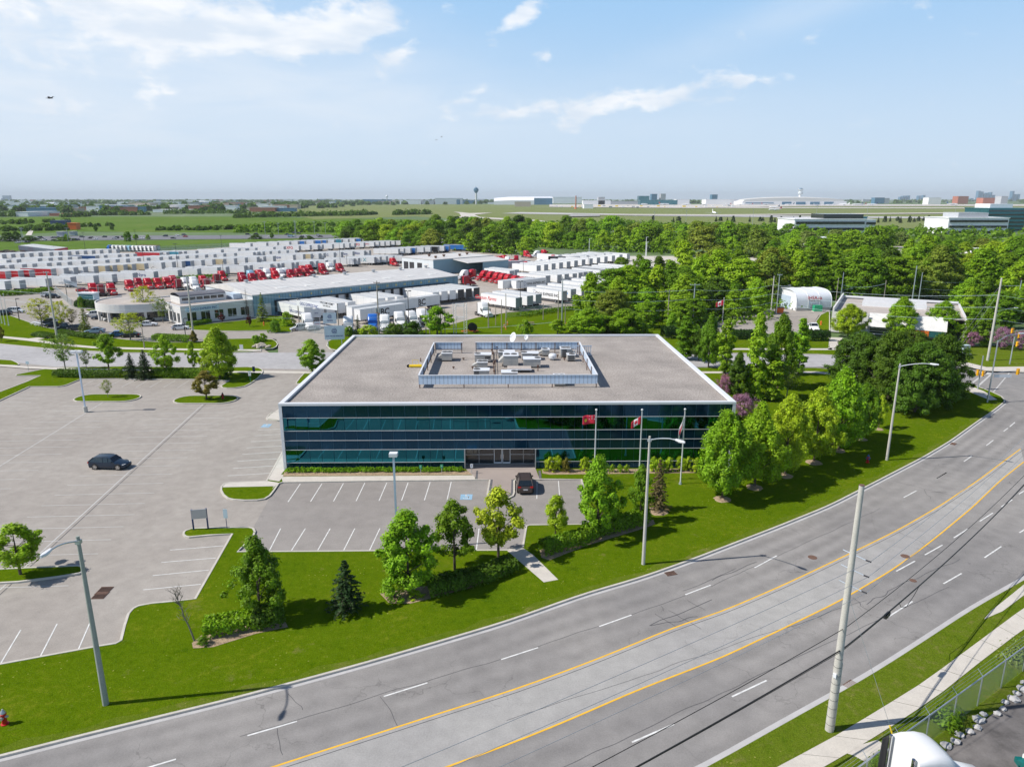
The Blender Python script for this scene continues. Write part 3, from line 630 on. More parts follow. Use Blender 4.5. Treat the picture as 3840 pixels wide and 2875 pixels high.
sheet('dirt_track', px([(95,882),(118,852),(140,846),(175,845),(150,848),(125,865),(118,882)]), -.04, MT['concrete'])
sheet('runway_patch', px([(2125,815),(2150,803),(2245,806),(2250,813)]), 1.5, MT['turn_lane_asphalt'])
# ================================================================ the glass office building
BL = Vector((BC.x, BC.y, 0))
bd = thing('office_building', 'two storey dark glass office building with flat gravel roof in the middle', 'office building', BL, BA)
LV = [0.16, 1.07, 2.76, 3.98, 5.23, 6.92, 8.52]
NP = 37; PW = (BW-.5)/NP; E0, E1 = 22.55, 31.35      # entrance recess
rnd = random.Random(4)
def pane(name, mt, x0, x1, z0, z1, y=0.0, par=None, jit=.0035):
    mb = MB(); mb.box(x0, x1, y, y+.03, z0, z1); o = mb.build(name, MT[mt], par or bd)
    c = Vector(((x0+x1)/2, y, (z0+z1)/2))
    o.data.transform(Matrix.Translation(-c)); o.location = c
    o.rotation_euler = (rnd.uniform(-jit, jit), 0, rnd.uniform(-jit, jit)); return o
core = MB(); core.box(.1, BW-.1, .12, BD-.1, 2.8, 8.3); core.box(.1, E0-.1, .12, BD-.1, 0, 2.8); core.box(E1+.1, BW-.1, .12, BD-.1, 0, 2.8); core.box(E0-.1, E1+.1, 2.6, BD-.1, 0, 2.8)
core.build('wall', MT['navy'], bd)
for r in range(6):
    z0, z1 = LV[r]+.03, LV[r+1]-.03; vis = r in (1, 4)
    for i in range(NP):
        x0 = .25+i*PW+.018; x1 = .25+(i+1)*PW-.018
        if r < 2 and x1 > E0 and x0 < E1:
            if x0 < E0-.2: x1 = E0-.06
            elif x1 > E1+.2: x0 = E1+.06
            else: continue
        pane('window' if vis else 'glass_panel', 'vision_glass' if vis else 'spandrel_glass', x0, x1, z0, z1)
sd_ = MB()
for x in (-.02, BW-.01):
    for r in range(6): sd_.box(x, x+.03, .3, BD-.3, LV[r]+.04, LV[r+1]-.04)
sd_.build('side_glazing', MT['vision_glass'], bd)
mb = MB()
for r in range(1, 6):
    z = LV[r]
    if r == 1: mb.box(.2, E0, -.05, .05, z-.018, z+.018); mb.box(E1, BW-.2, -.05, .05, z-.018, z+.018)
    else: mb.box(.2, BW-.2, -.05, .05, z-.018, z+.018)
    for x0, x1 in ((-.05, .03), (BW-.03, BW+.05)): mb.box(x0, x1, .2, BD-.2, z-.021, z+.021)
mb.build('mullion', MT['white_metal'], bd)
for r in (0, 2, 3, 5):
    mb = MB(); [mb.box(.25+i*PW-.006, .25+i*PW+.006, -.004, .028, LV[r]+.03, LV[r+1]-.03) for i in range(1, NP) if r or not E0-.1 < .25+i*PW < E1+.1]; mb.build('panel_joint', MT['blue_metal'], bd)
for x0, x1 in ((-.12, .24), (BW-.24, BW+.12)):
    for y0, y1 in ((-.12, .24), (BD-.24, BD+.12)):
        mb = MB()
        for r in range(6): mb.box(x0, x1, y0, y1, (0 if r == 0 else LV[r]+.02), LV[r+1]-.02)
        mb.build('corner_column', MT['white_metal'], bd)
mb = MB(); mb.box(-.14, BW+.14, -.14, .42, 8.5, BH); mb.box(-.14, BW+.14, BD-.42, BD+.14, 8.5, BH)
mb.box(-.14, .42, .42, BD-.42, 8.5, BH-.002); mb.box(BW-.42, BW+.14, .42, BD-.42, 8.5, BH-.002); mb.build('parapet', MT['white_metal'], bd)
RZ = 8.45
mb = MB(); mb.box(.42, BW-.42, .42, BD-.42, 8.32, RZ); mb.build('roof', MT['roof_gravel'], bd)
mb = MB(); mb.box(0, BW, -.06, .3, -.1, .16); mb.build('plinth', MT['kerb_concrete'], bd) if False else None
# entrance: set back 1.7 m
ez = 2.74; ey = 1.7
for x0, x1, xc, xm in ((E0, 26.1, E0-.03, E0+1.7), (28.3, E1, E1+.03, 28.3+1.6)):
    mb = MB(); mb.box(xc-.03, xc+.03, -.02, ey, .15, ez); mb.box(xc-.06, xc+.06, -.1, -.02, .15, ez); mb.box(xm-.03, xm+.03, ey-.04, ey+.04, .2, 2.66)
    for z in (.17, 1.42, 2.68): mb.box(x0, x1, ey-.05, ey+.05, z-.04, z+.04)
    mb.build('entrance_frame', MT['grey_metal'], bd)
pane('entrance_window', 'window_dark', E0, 26.1, .2, 2.66, ey); pane('entrance_window', 'window_dark', 28.3, E1, .2, 2.66, ey)
mb = MB(); mb.box(E0, E1, .03, ey+.9, 2.7, 2.755); mb.build('entrance_soffit', MT['dark_metal'], bd)
mb = MB(); mb.box(E0, E1, 0, ey, .05, .145); mb.build('entrance_floor', MT['brick_bands'], bd)
for x0 in (26.14, 27.22):
    mb = MB(); w = 1.04
    for a0, a1, b0, b1 in ((x0, x0+.09, .2, 2.6), (x0+w-.09, x0+w, .2, 2.6), (x0+.09, x0+w-.09, .2, .42), (x0+.09, x0+w-.09, 2.48, 2.6)): mb.box(a0, a1, ey-.1, ey-.03, b0, b1)
    d = mb.build('door', MT['white_metal'], bd)
    mb = MB(); mb.box(x0+.09, x0+w-.09, ey-.08, ey-.05, .42, 2.48); mb.build('pane', MT['window_dark'], d)
    mb = MB(); hx = x0+w-.14 if x0 < 27 else x0+.14; mb.tube((hx, ey-.16, .9), (hx, ey-.16, 1.5), .025); mb.tube((hx, ey-.16, .95), (hx, ey-.1, .95), .02); mb.tube((hx, ey-.16, 1.45), (hx, ey-.1, 1.45), .02); mb.build('handle', MT['chrome'], d)
# ---- plant screen on the roof
def RP(x, y): return G(x, y, RZ)
s0, s1 = RP(1570, 1457), RP(2240, 1454.5); s0.y = s1.y = (s0.y+s1.y)/2
sx0, sx1, sy0 = s0.x, s1.x, s0.y; sy1 = sy0+22.6
scr = thing('plant_screen', 'pale blue ribbed metal screen standing on posts around the roof machinery', 'roof screen', (sx0, sy0, RZ), BA)
SW, SD = sx1-sx0, 22.4; gx0, gx1 = SW*.195, SW*.285
def panel(x0, x1, y0, y1):
    mb = MB(); mb.box(x0, x1, y0, y1, .55, 1.75)
    mb.build('screen_panel', MT['ribbed_screen'] if abs(x1-x0) > 1 else MT['pale_blue_metal'], scr)
    mb = MB(); mb.box(x0-.06, x1+.06, y0-.06, y1+.06, 1.75, 1.83); mb.build('coping', MT['white_metal'], scr)
panel(0, SW, 0, .07); panel(0, .07, .14, SD-.1); panel(SW-.07, SW, .14, SD-.1); panel(.2, gx0, SD-.07, SD); panel(gx1, SW-.2, SD-.07, SD)
def post(x, y):
    mb = MB(); mb.box(x-.06, x+.06, y-.06, y+.06, 0, 1.72); mb.build('post', MT['rust_iron'], scr)
for i in range(5): post(.12+(SW-.24)*i/4, .16)
for i in range(1, 5): post(.18, SD*i/4.4); post(SW-.2, SD*i/4.4)
for x in (.3, gx0-.1, gx1+.1, SW*.40, SW*.5, SW*.6, SW*.7, SW*.83, SW-.3): post(x, SD-.18)
mb = MB()
for x in (.14, SW-.14): mb.box(x-.03, x+.03, .3, SD-.3, .62, .70)
mb.box(.3, gx0-.2, SD-.15, SD-.10, .6, .68); mb.box(gx1+.2, SW-.3, SD-.15, SD-.10, .6, .68); mb.build('rail', MT['rust_iron'], scr)
# ---- rooftop units, from the survey of the roof (photo px in the 2.949x crop at 1550,1260)
def rz_(x, y): return RP(1550+x/2.949, 1260+y/2.949)
def unit(xl, xr, yb, yt, dep, fans, label, hood=None, coil=None, nm='rooftop_unit', cat='air conditioner', lift=.22):
    a, b = rz_(xl, yb), rz_(xr, yb); w = b.x-a.x
    pyt = 1260+yt/2.949; lo, hi = RZ, RZ+8
    for _ in range(40):
        m_ = (lo+hi)/2
        if P(a.x, a.y, m_)[1] > pyt: lo = m_
        else: hi = m_
    h = lo-RZ
    t = thing(nm, label, cat, (a.x, a.y, RZ), BA, 'air conditioning units on the office roof')
    mb = MB(); mb.box(0, w, 0, dep, lift, h-.06); mb.build('cabinet', MT['unit_grey'], t)
    mb = MB(); mb.box(-.06, w+.06, -.06, dep+.06, h-.06, h); mb.build('top', MT['white_metal'], t)
    mb = MB(); mb.box(.08, w-.08, .08, .22, 0, lift); mb.box(.08, w-.08, dep-.22, dep-.08, 0, lift); mb.build('kerb', MT['dark_metal'], t)
    for fx in fans:
        mb = MB(); cx, cy, r = w*fx, dep*.5, min(.42, dep*.36)
        mb.lathe([(r+.05, .0), (r+.05, .07), (r, .07), (r-.02, .02), (.001, .02)], (cx, cy, h), 16); mb.lathe([(.10, .02), (.10, .06), (.001, .06)], (cx, cy, h), 8)
        mb.build('fan', MT['louvre'], t)
    mb = MB()
    for k in range(1, max(2, int(w/1.0))): mb.box(w*k/max(2, int(w/1.0))-.012, w*k/max(2, int(w/1.0))+.012, -.012, 0, lift+.05, h-.1)
    mb.build('panel_joint', MT['grey_metal'], t)
    if coil:
        mb = MB(); x0, x1 = w*coil[0], w*coil[1]; mb.box(x0, x1, -.03, -.004, lift+(h-lift)*coil[2], h-.12); c = mb.build('coil', MT['louvre'], t)
        if coil[2] > .3: mb = MB(); mb.box(x0-.04, x1+.04, -.22, 0, h-.16, h-.08); mb.build('rain_hood', MT['unit_grey'], t)
    if hood:
        s_ = -1 if hood == 'L' else 1; x = 0 if hood == 'L' else w
        mb = MB(); y0, y1 = dep*.15, dep*.85
        mb.hexa([(x, y0, h*.35), (x, y1, h*.35), (x+s_*.75, y1, h*.35), (x+s_*.75, y0, h*.35), (x, y0, h*.85), (x, y1, h*.85), (x+s_*.72, y1, h*.45), (x+s_*.72, y0, h*.45)]); mb.build('intake_hood', MT['unit_grey'], t)
    return t
unit(315,425,282,190,1.9,(.3,.75),'grey rooftop unit alone near the upper left corner of the screen','L')
unit(680,860,293,205,1.7,(.17,),'wide rooftop unit with a rain hood, left of the pipe stack',None,(.62,.95,.35))
unit(705,820,362,290,1.7,(.3,.75),'small rooftop unit with two fans just left of the pipe stack','L')
unit(668,838,458,380,1.7,(.2,),'rooftop unit with a dark square coil nearest the front left','',(.03,.34,.05))
unit(940,1120,246,175,1.7,(.17,),'long rooftop unit half hidden behind the tallest one')
unit(995,1160,345,218,2.6,(.25,.72),'tallest and largest rooftop unit in the centre of the screen','L')
unit(1200,1382,268,190,1.7,(.14,),'wide rooftop unit behind another, right of the tallest one',None,(.65,.95,.35))
unit(1218,1407,355,255,2.0,(.84,),'wide rooftop unit right of the dark duct platform',None)
unit(975,1150,476,403,1.7,(.82,),'rooftop unit close behind the front screen at the centre')
unit(1425,1505,225,150,1.6,(.4,),'narrow rooftop unit by the back screen right of the dish','L')
unit(1628,1740,240,140,1.9,(.35,.75),'tall rooftop unit with dark coils near the back right corner','R',(.15,.6,.02))
unit(1702,1792,283,208,1.5,(.6,),'condenser with a square black coil near the back right corner',None,(.12,.85,.05))
unit(1557,1680,556,450,1.9,(.28,.75),'low rooftop unit with two fans seen over and under the front screen','R')
a = rz_(1040, 405); t = thing('duct_platform', 'low dark flat duct cover between the central rooftop units', 'duct', (a.x, a.y, RZ), BA)
w = (rz_(1305, 405)-a).x
mb = MB(); mb.box(0, w, 0, 2.0, .42, .56); mb.build('cover', MT['flat_roof'], t); mb = MB(); mb.box(-.04, w+.04, -.05, -.005, .36, .58); mb.build('edge_trim', MT['white_metal'], t)
mb = MB(); [mb.box(x, x+.15, .2, 1.8, 0, .42) for x in (.2, w/2, w-.35)]; mb.build('support', MT['dark_metal'], t)
a = rz_(1540, 262); t = thing('roof_vent', 'small domed white vent standing between units at the right', 'vent', (a.x, a.y, RZ))
mb = MB(); mb.lathe([(.35,0),(.35,.3),(.62,.34),(.66,.75),(.45,.98),(.001,1.05)], n=16); mb.build('hood', MT['white_metal'], t, smooth=True)
mb = MB(); mb.lathe([(.42,0),(.42,.08),(.36,.08)], n=12); mb.build('flashing', MT['dark_metal'], t)
a = rz_(1780, 212); t = thing('louvre_screen', 'small white louvred screen in the back right corner of the plant area', 'louvre screen', (a.x, a.y, RZ), BA)
mb = MB(); [mb.box(i*.32, i*.32+.16, 0, .05, .1, 1.5) for i in range(9)]; mb.build('slat_panel', MT['white_metal'], t); mb = MB(); mb.box(-.05, 2.8, -.03, .08, 1.5, 1.6); mb.box(-.05, 2.8, -.03, .08, .0, .1); mb.build('frame', MT['pale_blue_metal'], t)
a = rz_(895, 470); t = thing('pipe_run', 'rusty gas pipes running across the gravel between the rooftop units', 'pipes', (a.x, a.y, RZ))
mb = MB(); L = (rz_(880, 200)-a)
mb.path([(0,0,.25),(L.x,L.y,.25)], .05); mb.path([(.4,0,.18),(L.x+.4,L.y,.18)], .04)
for k, (p, q) in enumerate((((430,257),(870,262)),((640,362),(900,372)),((905,372),(1030,378)),((1550,225),(1700,262)),((870,235),(1000,240)),((1400,188),(1640,190)))):
    p, q = rz_(*p)-a, rz_(*q)-a; mb.path([(p.x,p.y,.2),(q.x,q.y,.2)], .03)
mb.build('pipe', MT['old_wood'], t)
mb = MB()
for x, y, h in ((895,455,1.2),(890,390,1.6),(905,340,1.1),(885,270,1.5),(925,185,1.3),(870,200,.9),(1378,388,1.0),(655,362,.3),(555,265,.3),(445,362,.3),(1595,240,.5),(1670,270,.4)):
    p = rz_(x, y)-a; mb.tube((p.x,p.y,0), (p.x,p.y,h), .07); mb.box(p.x-.16, p.x+.16, p.y-.12, p.y+.12, h*.7, h*.7+.16)
mb.build('valve', MT['rust_iron'], t)
def dish(x, y, r, label, tilt):
    a = rz_(x, y); t = thing('satellite_dish', label, 'satellite dish', (a.x, a.y, RZ))
    mb = MB(); mb.tube((0,0,0), (0,0,1.9), .06); mb.box(-.5,.5,-.5,.5,0,.06); mb.build('mast', MT['grey_metal'], t)
    rings = []; M = Matrix.Translation((0,-.1,2.1)) @ Matrix.Rotation(R_(tilt[1]), 4, 'Z') @ Matrix.Rotation(R_(90-tilt[0]), 4, 'X')
    mb = MB()
    for k in range(6):
        q = k/5*r; rings.append([M @ Vector((q*math.cos(i*math.pi/10)*.82+1e-4, q*math.sin(i*math.pi/10), .28*q*q/r)) for i in range(20)])
    mb.loft(rings, cap=False); o = mb.build('reflector', MT['white_metal'], t, smooth=True)
    sl = o.modifiers.new('thick', 'SOLIDIFY'); sl.thickness = .03
    mb = MB(); f = M @ Vector((0,-r*.1,r*.9)); mb.tube(M @ Vector((0,-r*.8,.1)), f, .02); mb.tube(f, f+Vector((.1,.02,.05)), .06); mb.build('feed_arm', MT['grey_metal'], t)
dish(1112, 150, .85, 'large white satellite dish on the roof behind the screen', (18, -48)); dish(1252, 150, .45, 'smaller translucent satellite dish on a tripod behind the screen', (20, -30))
a = G(900+1235/2.212+100-.1, 1200+395/2.212, RZ); a = G(1000+1235/2.212, 1200+392/2.212, RZ)
t = thing('roof_cart', 'yellow roofing cart with a black wheel, left of the plant screen', 'cart', (a.x, a.y, RZ))
mb = MB(); mb.box(-.95,.95,-.25,.3,.12,.32); mb.tube((-.9,0,.3),(.9,0,.36),.12); mb.build('tray', MT['safety_yellow'], t)
mb = MB(); [mb.path([(x,0,.3),(x,0,1.15),(x+.9,0,1.15),(x+.9,0,.3)], .02) for x in (-.45,)]; mb.build('hoop', MT['safety_yellow'], t)
mb = MB(); mb.tube((-1.1,-.12,.22),(-1.1,.12,.22),.22,n=12); mb.build('wheel', MT['rubber'], t)
a = G(1000+1278/2.212, 1200+345/2.212, RZ); mb = MB(); mb.lathe([(.09,0),(.07,.55),(.09,.6),(.001,.62)], n=8); mb.tube((-.1,0,.02),(.1,0,.02),.03); tag(mb.build('vent_pipe', MT['rust_iron'], None, (a.x,a.y,RZ)), 'short rusty vent pipe above the yellow roof cart', 'vent pipe')
# ================================================================ trees and shrubs
def leafmesh(name, cen, nrm, size, rng, m, asp=.62):
    n = len(cen); nrm = nrm/np.maximum(1e-6, np.linalg.norm(nrm, axis=1))[:, None]
    r = rng.normal(size=(n, 3)); u = np.cross(nrm, r); u /= np.maximum(1e-6, np.linalg.norm(u, axis=1))[:, None]; w = np.cross(nrm, u)
    s = (size*rng.uniform(.6, 1.25, n))[:, None]; a = u*s; b = w*s*asp
    bend = nrm*s*.18
    v = np.stack([cen-a, cen-b+bend, cen+a, cen+b+bend], 1).reshape(-1, 3).astype(np.float32)
    me = bpy.data.meshes.new(name); me.vertices.add(4*n); me.vertices.foreach_set('co', v.ravel())
    me.loops.add(4*n); me.loops.foreach_set('vertex_index', np.arange(4*n, dtype=np.int32))
    me.polygons.add(n); me.polygons.foreach_set('loop_start', np.arange(0, 4*n, 4, dtype=np.int32))
    try: me.polygons.foreach_set('loop_total', np.full(n, 4, dtype=np.int32))
    except Exception: pass
    me.update(calc_edges=True); me.validate(); me.materials.append(MT[m]); return me
def prof(shape, t):
    if shape == 'oval': return math.sin(math.pi*min(1, max(0, t))**.75)**.75
    if shape == 'cone': return (1-t)**.8*.98+.04 if t > .12 else .55+t*3
    if shape == 'teardrop': return (math.sin(math.pi*t**.55))**.9
    if shape == 'column': return min(1, (1-t)*3.2, .55+t*2.5)
    if shape == 'dome': return math.sqrt(max(0, 1-(t*.98)**2.2))
    if shape == 'vase': return .30+.75*math.sin(math.pi*t**1.4)
    return 1
def make_tree(kind, seed, H, R, base, shape, ncl, lpc, lsz, cr, m='foliage', dens=1.0, bark='bark', flat=.7, lift=.35, lean=0.0, limbs=14, name=None):
    """unit prototype: full height H, crown radius R, crown from base*H to H"""
    rng = np.random.default_rng(seed); rnd = random.Random(seed)
    cs, ns, cl = [], [], []
    lob = [(rnd.uniform(0, 6.28), rnd.uniform(.10, .26), rnd.choice((2, 3, 5))) for _ in range(3)]
    for k in range(ncl):
        t = (k+.5)/ncl if shape in ('cone', 'column') else rnd.random()**.85
        t = min(.98, max(.02, t+rnd.uniform(-.04, .04))); a = rnd.uniform(0, 6.283)
        f = 1+sum(s*math.sin(n*a+p+t*4) for p, s, n in lob)
        r = prof(shape, t)*R*f*(rnd.uniform(.30, 1.15)**.6)*.9
        cl.append(Vector((r*math.cos(a)+lean*t, r*math.sin(a), H*(base+(1-base)*t))))
    for c in cl:
        n = max(4, int(lpc*rnd.uniform(.5, 1.4)*dens)); q = cr*rnd.uniform(.65, 1.3)
        d = rng.normal(size=(n, 3)); d /= np.linalg.norm(d, axis=1)[:, None]
        d *= (rng.uniform(0, 1, n)**.38*np.where(rng.random(n) < .16, 1.5, 1.0))[:, None]; d[:, 2] *= flat
        cs.append(np.array(c)+d*q)
        out = np.array([c.x, c.y, max(0, c.z-H*.45)*.8]); out = out/max(1e-6, np.linalg.norm(out))
        ns.append(d*.9+out*.5+np.array([0, 0, lift])+rng.normal(size=(n, 3))*.42)
    cen = np.concatenate(cs); nrm = np.concatenate(ns); cen[:, 2] = np.clip(cen[:, 2], .12, None)
    root = link(name or kind, None)
    cme = leafmesh('crown', cen, nrm, lsz, rng, m)
    co = link('crown', cme, root); co['paint'] = 1
    mb = MB(); tr = max(.05, H*.017); top = Vector((lean*.8, 0, H*(.9 if shape != 'dome' else .6)))
    mid = Vector((lean*.3, 0, H*base*1.0+.3)); mb.tube((0,0,-.1), mid, tr*1.15, tr*.85, 8); mb.tube(mid, top, tr*.85, tr*.15, 6)
    for c in rnd.sample(cl, min(limbs, len(cl))):
        z = max(H*base*.8, c.z-Vector((c.x, c.y, 0)).length*.9); s = Vector((lean*z/H, 0, min(z, H*.85))); e = c-Vector((0, 0, cr*.2)); mm = s.lerp(e, .5)+Vector((rnd.uniform(-.2,.2), rnd.uniform(-.2,.2), .1))
        mb.tube(s, mm, tr*.38, tr*.25, 5, False); mb.tube(mm, e, tr*.25, tr*.08, 5, False)
        if dens < .6:
            for _ in range(4): mb.tube(e, e+Vector((rnd.uniform(-1,1), rnd.uniform(-1,1), rnd.uniform(0,1)))*cr, tr*.07, tr*.03, 4, False)
    mb.build('trunk', MT[bark], root)
    root['H'] = H; root['R'] = R; return root
def make_conifer(kind, seed, H, R, tiers, per, lsz, base=.04, m='needles', dens=1.0, bark='bark', droop=.30, name='conifer'):
    rng = np.random.default_rng(seed); rnd = random.Random(seed); cs, ns = [], []
    mb = MB(); mb.tube((0,0,-.1), (0,0,H*.98), H*.018, .02, 7)
    for k in range(tiers):
        t = k/(tiers-1); z = H*(base+(1-base)*t*.97); r = R*(1-t)**.85*rnd.uniform(.85, 1.1)+.12; nb = max(4, int(per*(1-t*.6)))
        for j in range(nb):
            a = j*6.283/nb+rnd.uniform(-.25, .25)+k*.7; L = r*rnd.uniform(.75, 1.12); e = Vector((L*math.cos(a), L*math.sin(a), z-L*droop+(.15*L if rnd.random() < .3 else 0)))
            mb.tube((0,0,z), e, .025, .01, 4, False)
            n = int((10+26*L/R)*dens); s = rng.uniform(.12, 1.0, n)[:, None]; p = np.array([0,0,z])*(1-s)+np.array(e)*s
            w = (rng.uniform(-1, 1, (n, 1)))*(.26*L*(1.15-s)); side = np.array([-math.sin(a), math.cos(a), 0]); p = p+side*w+np.array([0,0,1])*(-np.abs(w)*.35+rng.uniform(-.06,.06,(n,1)))
            cs.append(p); ns.append(np.array([math.cos(a)*.4, math.sin(a)*.4, 1.0])+rng.normal(size=(n, 3))*.5)
    root = link(kind, None); me = leafmesh('crown', np.concatenate(cs), np.concatenate(ns), lsz, rng, m, .42)
    c = link('crown', me, root); c['paint'] = 1; mb.build('trunk', MT[bark], root); root['H'] = H; root['R'] = R; return root
PT = {}
for i in range(3):
    PT['maple%d' % i] = make_tree('maple_tree', 10+i, 7.5, 2.3, .13, 'teardrop' if i != 1 else 'oval', 120, 150, .125, .42, flat=1.0, name='maple_tree')
    PT['young%d' % i] = make_tree('young_tree', 20+i, 6.0, 1.75, .24, 'oval', 66, 130, .12, .36, flat=1.0, limbs=18)
    PT['row%d' % i] = make_tree('maple_tree', 30+i, 8.5, 3.0, .13, 'oval' if i != 1 else 'teardrop', 180, 160, .13, .44, flat=1.3, name='maple_tree')
    PT['wood%d' % i] = make_tree('wood_tree', 40+i, 14, 5.6, .03, ('dome','oval','teardrop')[i], 170, 95, .27, 1.0, name='leafy_tree')
    PT['bush%d' % i] = make_tree('bush', 50+i, 2.6, 2.0, .02, 'dome', 60, 60, .14, .5, limbs=5, name='bush')
for i in range(2):
    PT['linden%d' % i] = make_tree('linden_tree', 60+i, 11, 5.3, .03, 'dome', 330, 150, .16, .70)
    PT['column%d' % i] = make_tree('columnar_tree', 70+i, 10, 1.35, .05, 'column', 120, 80, .17, .48)
    PT['airy%d' % i] = make_tree('airy_tree', 80+i, 7, 3.0, .28, 'vase', 120, 22, .14, .50, dens=.9, bark='grey_bark', limbs=40, name='airy_tree')
    PT['spruce%d' % i] = make_conifer('spruce_tree', 90+i, 6.5, 2.2, 20, 13, .17)
    PT['shrub%d' % i] = make_tree('shrub', 95+i, 1.3, .85, .0, 'dome', 30, 70, .07, .24, limbs=3)
    PT['farwood%d' % i] = make_tree('wood_tree', 45+i, 13, 6.2, .0, 'oval' if i else 'dome', 110, 60, .42, 1.4, name='leafy_tree')
PT['wood3'] = make_tree('wood_tree', 44, 16, 4.2, .12, 'teardrop', 140, 75, .36, 1.1, name='leafy_tree')
PT['redbud'] = make_tree('redbud_tree', 75, 4.5, 2.6, .15, 'vase', 90, 50, .12, .5)
PT['rag'] = make_conifer('spruce_tree', 97, 5.5, 1.3, 16, 9, .15, .12, dens=.8)
PT['dead'] = make_conifer('dead_spruce', 98, 8, 1.6, 22, 9, .10, .10, dens=.12, bark='grey_bark')
PT['fir'] = make_conifer('fir_tree', 99, 8.5, 2.2, 20, 9, .22, .05, dens=.8)
for p in PT.values(): p.location = (0, 0, 0)
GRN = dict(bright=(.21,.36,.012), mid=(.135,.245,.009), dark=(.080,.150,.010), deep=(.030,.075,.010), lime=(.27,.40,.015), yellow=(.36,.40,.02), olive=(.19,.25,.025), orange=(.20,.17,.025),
           spruce=(.028,.060,.014), pale=(.17,.24,.05), pink=(.32,.16,.26), wine=(.10,.015,.02), brown=(.12,.10,.04), grey=(.16,.15,.10), gold=(.36,.48,.02))
def jit(c, r, a=.12): k = 1+r.uniform(-a, a); return (c[0]*k*(1+r.uniform(-.1, .1)), c[1]*k, c[2]*k, 1)
tr = random.Random(77)
def tree(proto, bx, by, ty, wpx, col, label, cat='tree', group=None, z0=.1, hmul=1.0):
    p = PT[proto]; o = G(bx, by, z0); h = HT(bx, by, ty, z0)*hmul; w = wpx/PPM(o.y, h*.5)
    sx = w/(2*p['R']*.98); sz = h/(p['H']*1.03)
    return dup(p, (o.x, o.y, z0), tr.uniform(0, 6.28), label, group, (sx, sx, sz), jit(GRN[col], tr, .06))
N = [('young0',77,2153,1966,178,'lime','bright lime young tree on the striped island at the left edge'),
 ('maple0',977,2311,2012,205,'mid','tall dense maple left of the small dark spruce on the front lawn'),
 ('maple1',1533,2222,1915,228,'bright','broad full maple behind the rounded bush on the front lawn'),
 ('young1',1705,2134,1879,160,'mid','upright young maple between the broad maple and the footpath tree'),
 ('young2',1869,2093,1827,168,'yellow','reddish green young maple beside the short concrete footpath'),
 ('young0',2083,2018,1857,100,'lime','smallest young maple, left end of the hedge by the footpath'),
 ('maple2',2240,2009,1713,172,'bright','tall bright maple growing out of the hedge in front of the building'),
 ('young1',2399,1959,1745,88,'mid','slim maple at the right end of the hedge, left of the middle lamp post'),
 ('row0',2709,1869,1545,205,'bright','first bright maple of the roadside row, nearest the glass facade'),
 ('row1',2829,1825,1512,190,'bright','second bright maple of the roadside row behind the flagpoles'),
 ('row2',2943,1781,1484,178,'lime','third maple of the roadside row, paler green, counted from the facade'),
 ('row0',3052,1731,1456,165,'lime','fourth maple of the roadside row, just left of the blue and red hydrant'),
 ('row1',3143,1687,1383,205,'bright','tallest and fifth maple of the roadside row, near the right lamp post'),
 ('row2',3228,1646,1440,120,'mid','last maple of the roadside row, mostly hidden behind the tallest'),
 ('young2',3294,1607,1482,50,'gold','small golden sapling between the maple row and the dark lindens')]
for pr, bx, by, ty, w, c, l in N:
    tree(pr, bx, by, ty, w, c, l, group='maples along the main road' if pr.startswith('row') else 'young trees on the front lawn')
tree('rag', 1302, 2290, 2092, 150, 'spruce', 'small dark spruce alone on the front lawn')
tree('rag', 2466, 1914, 1716, 92, 'brown', 'thin brownish spruce on a mulch ring right of the middle lamp post')
for pr, bx, by, ty, w, l in (('linden0',3215,1470,1243,200,'dark rounded linden at the left end of the big clump'),('linden1',3330,1505,1238,210,'dark linden in the middle of the big clump, behind the lamp head'),('linden0',3430,1545,1282,235,'nearest and largest dark linden of the clump beside the right lamp post'),
        ('linden1',3515,1500,1250,190,'dark linden at the right end of the clump nearest the junction'),('linden1',3400,1430,1236,200,'dark linden at the back of the clump, below the orange sign')):
    tree(pr, bx, by, ty, w, 'dark', l, group='dark linden clump')
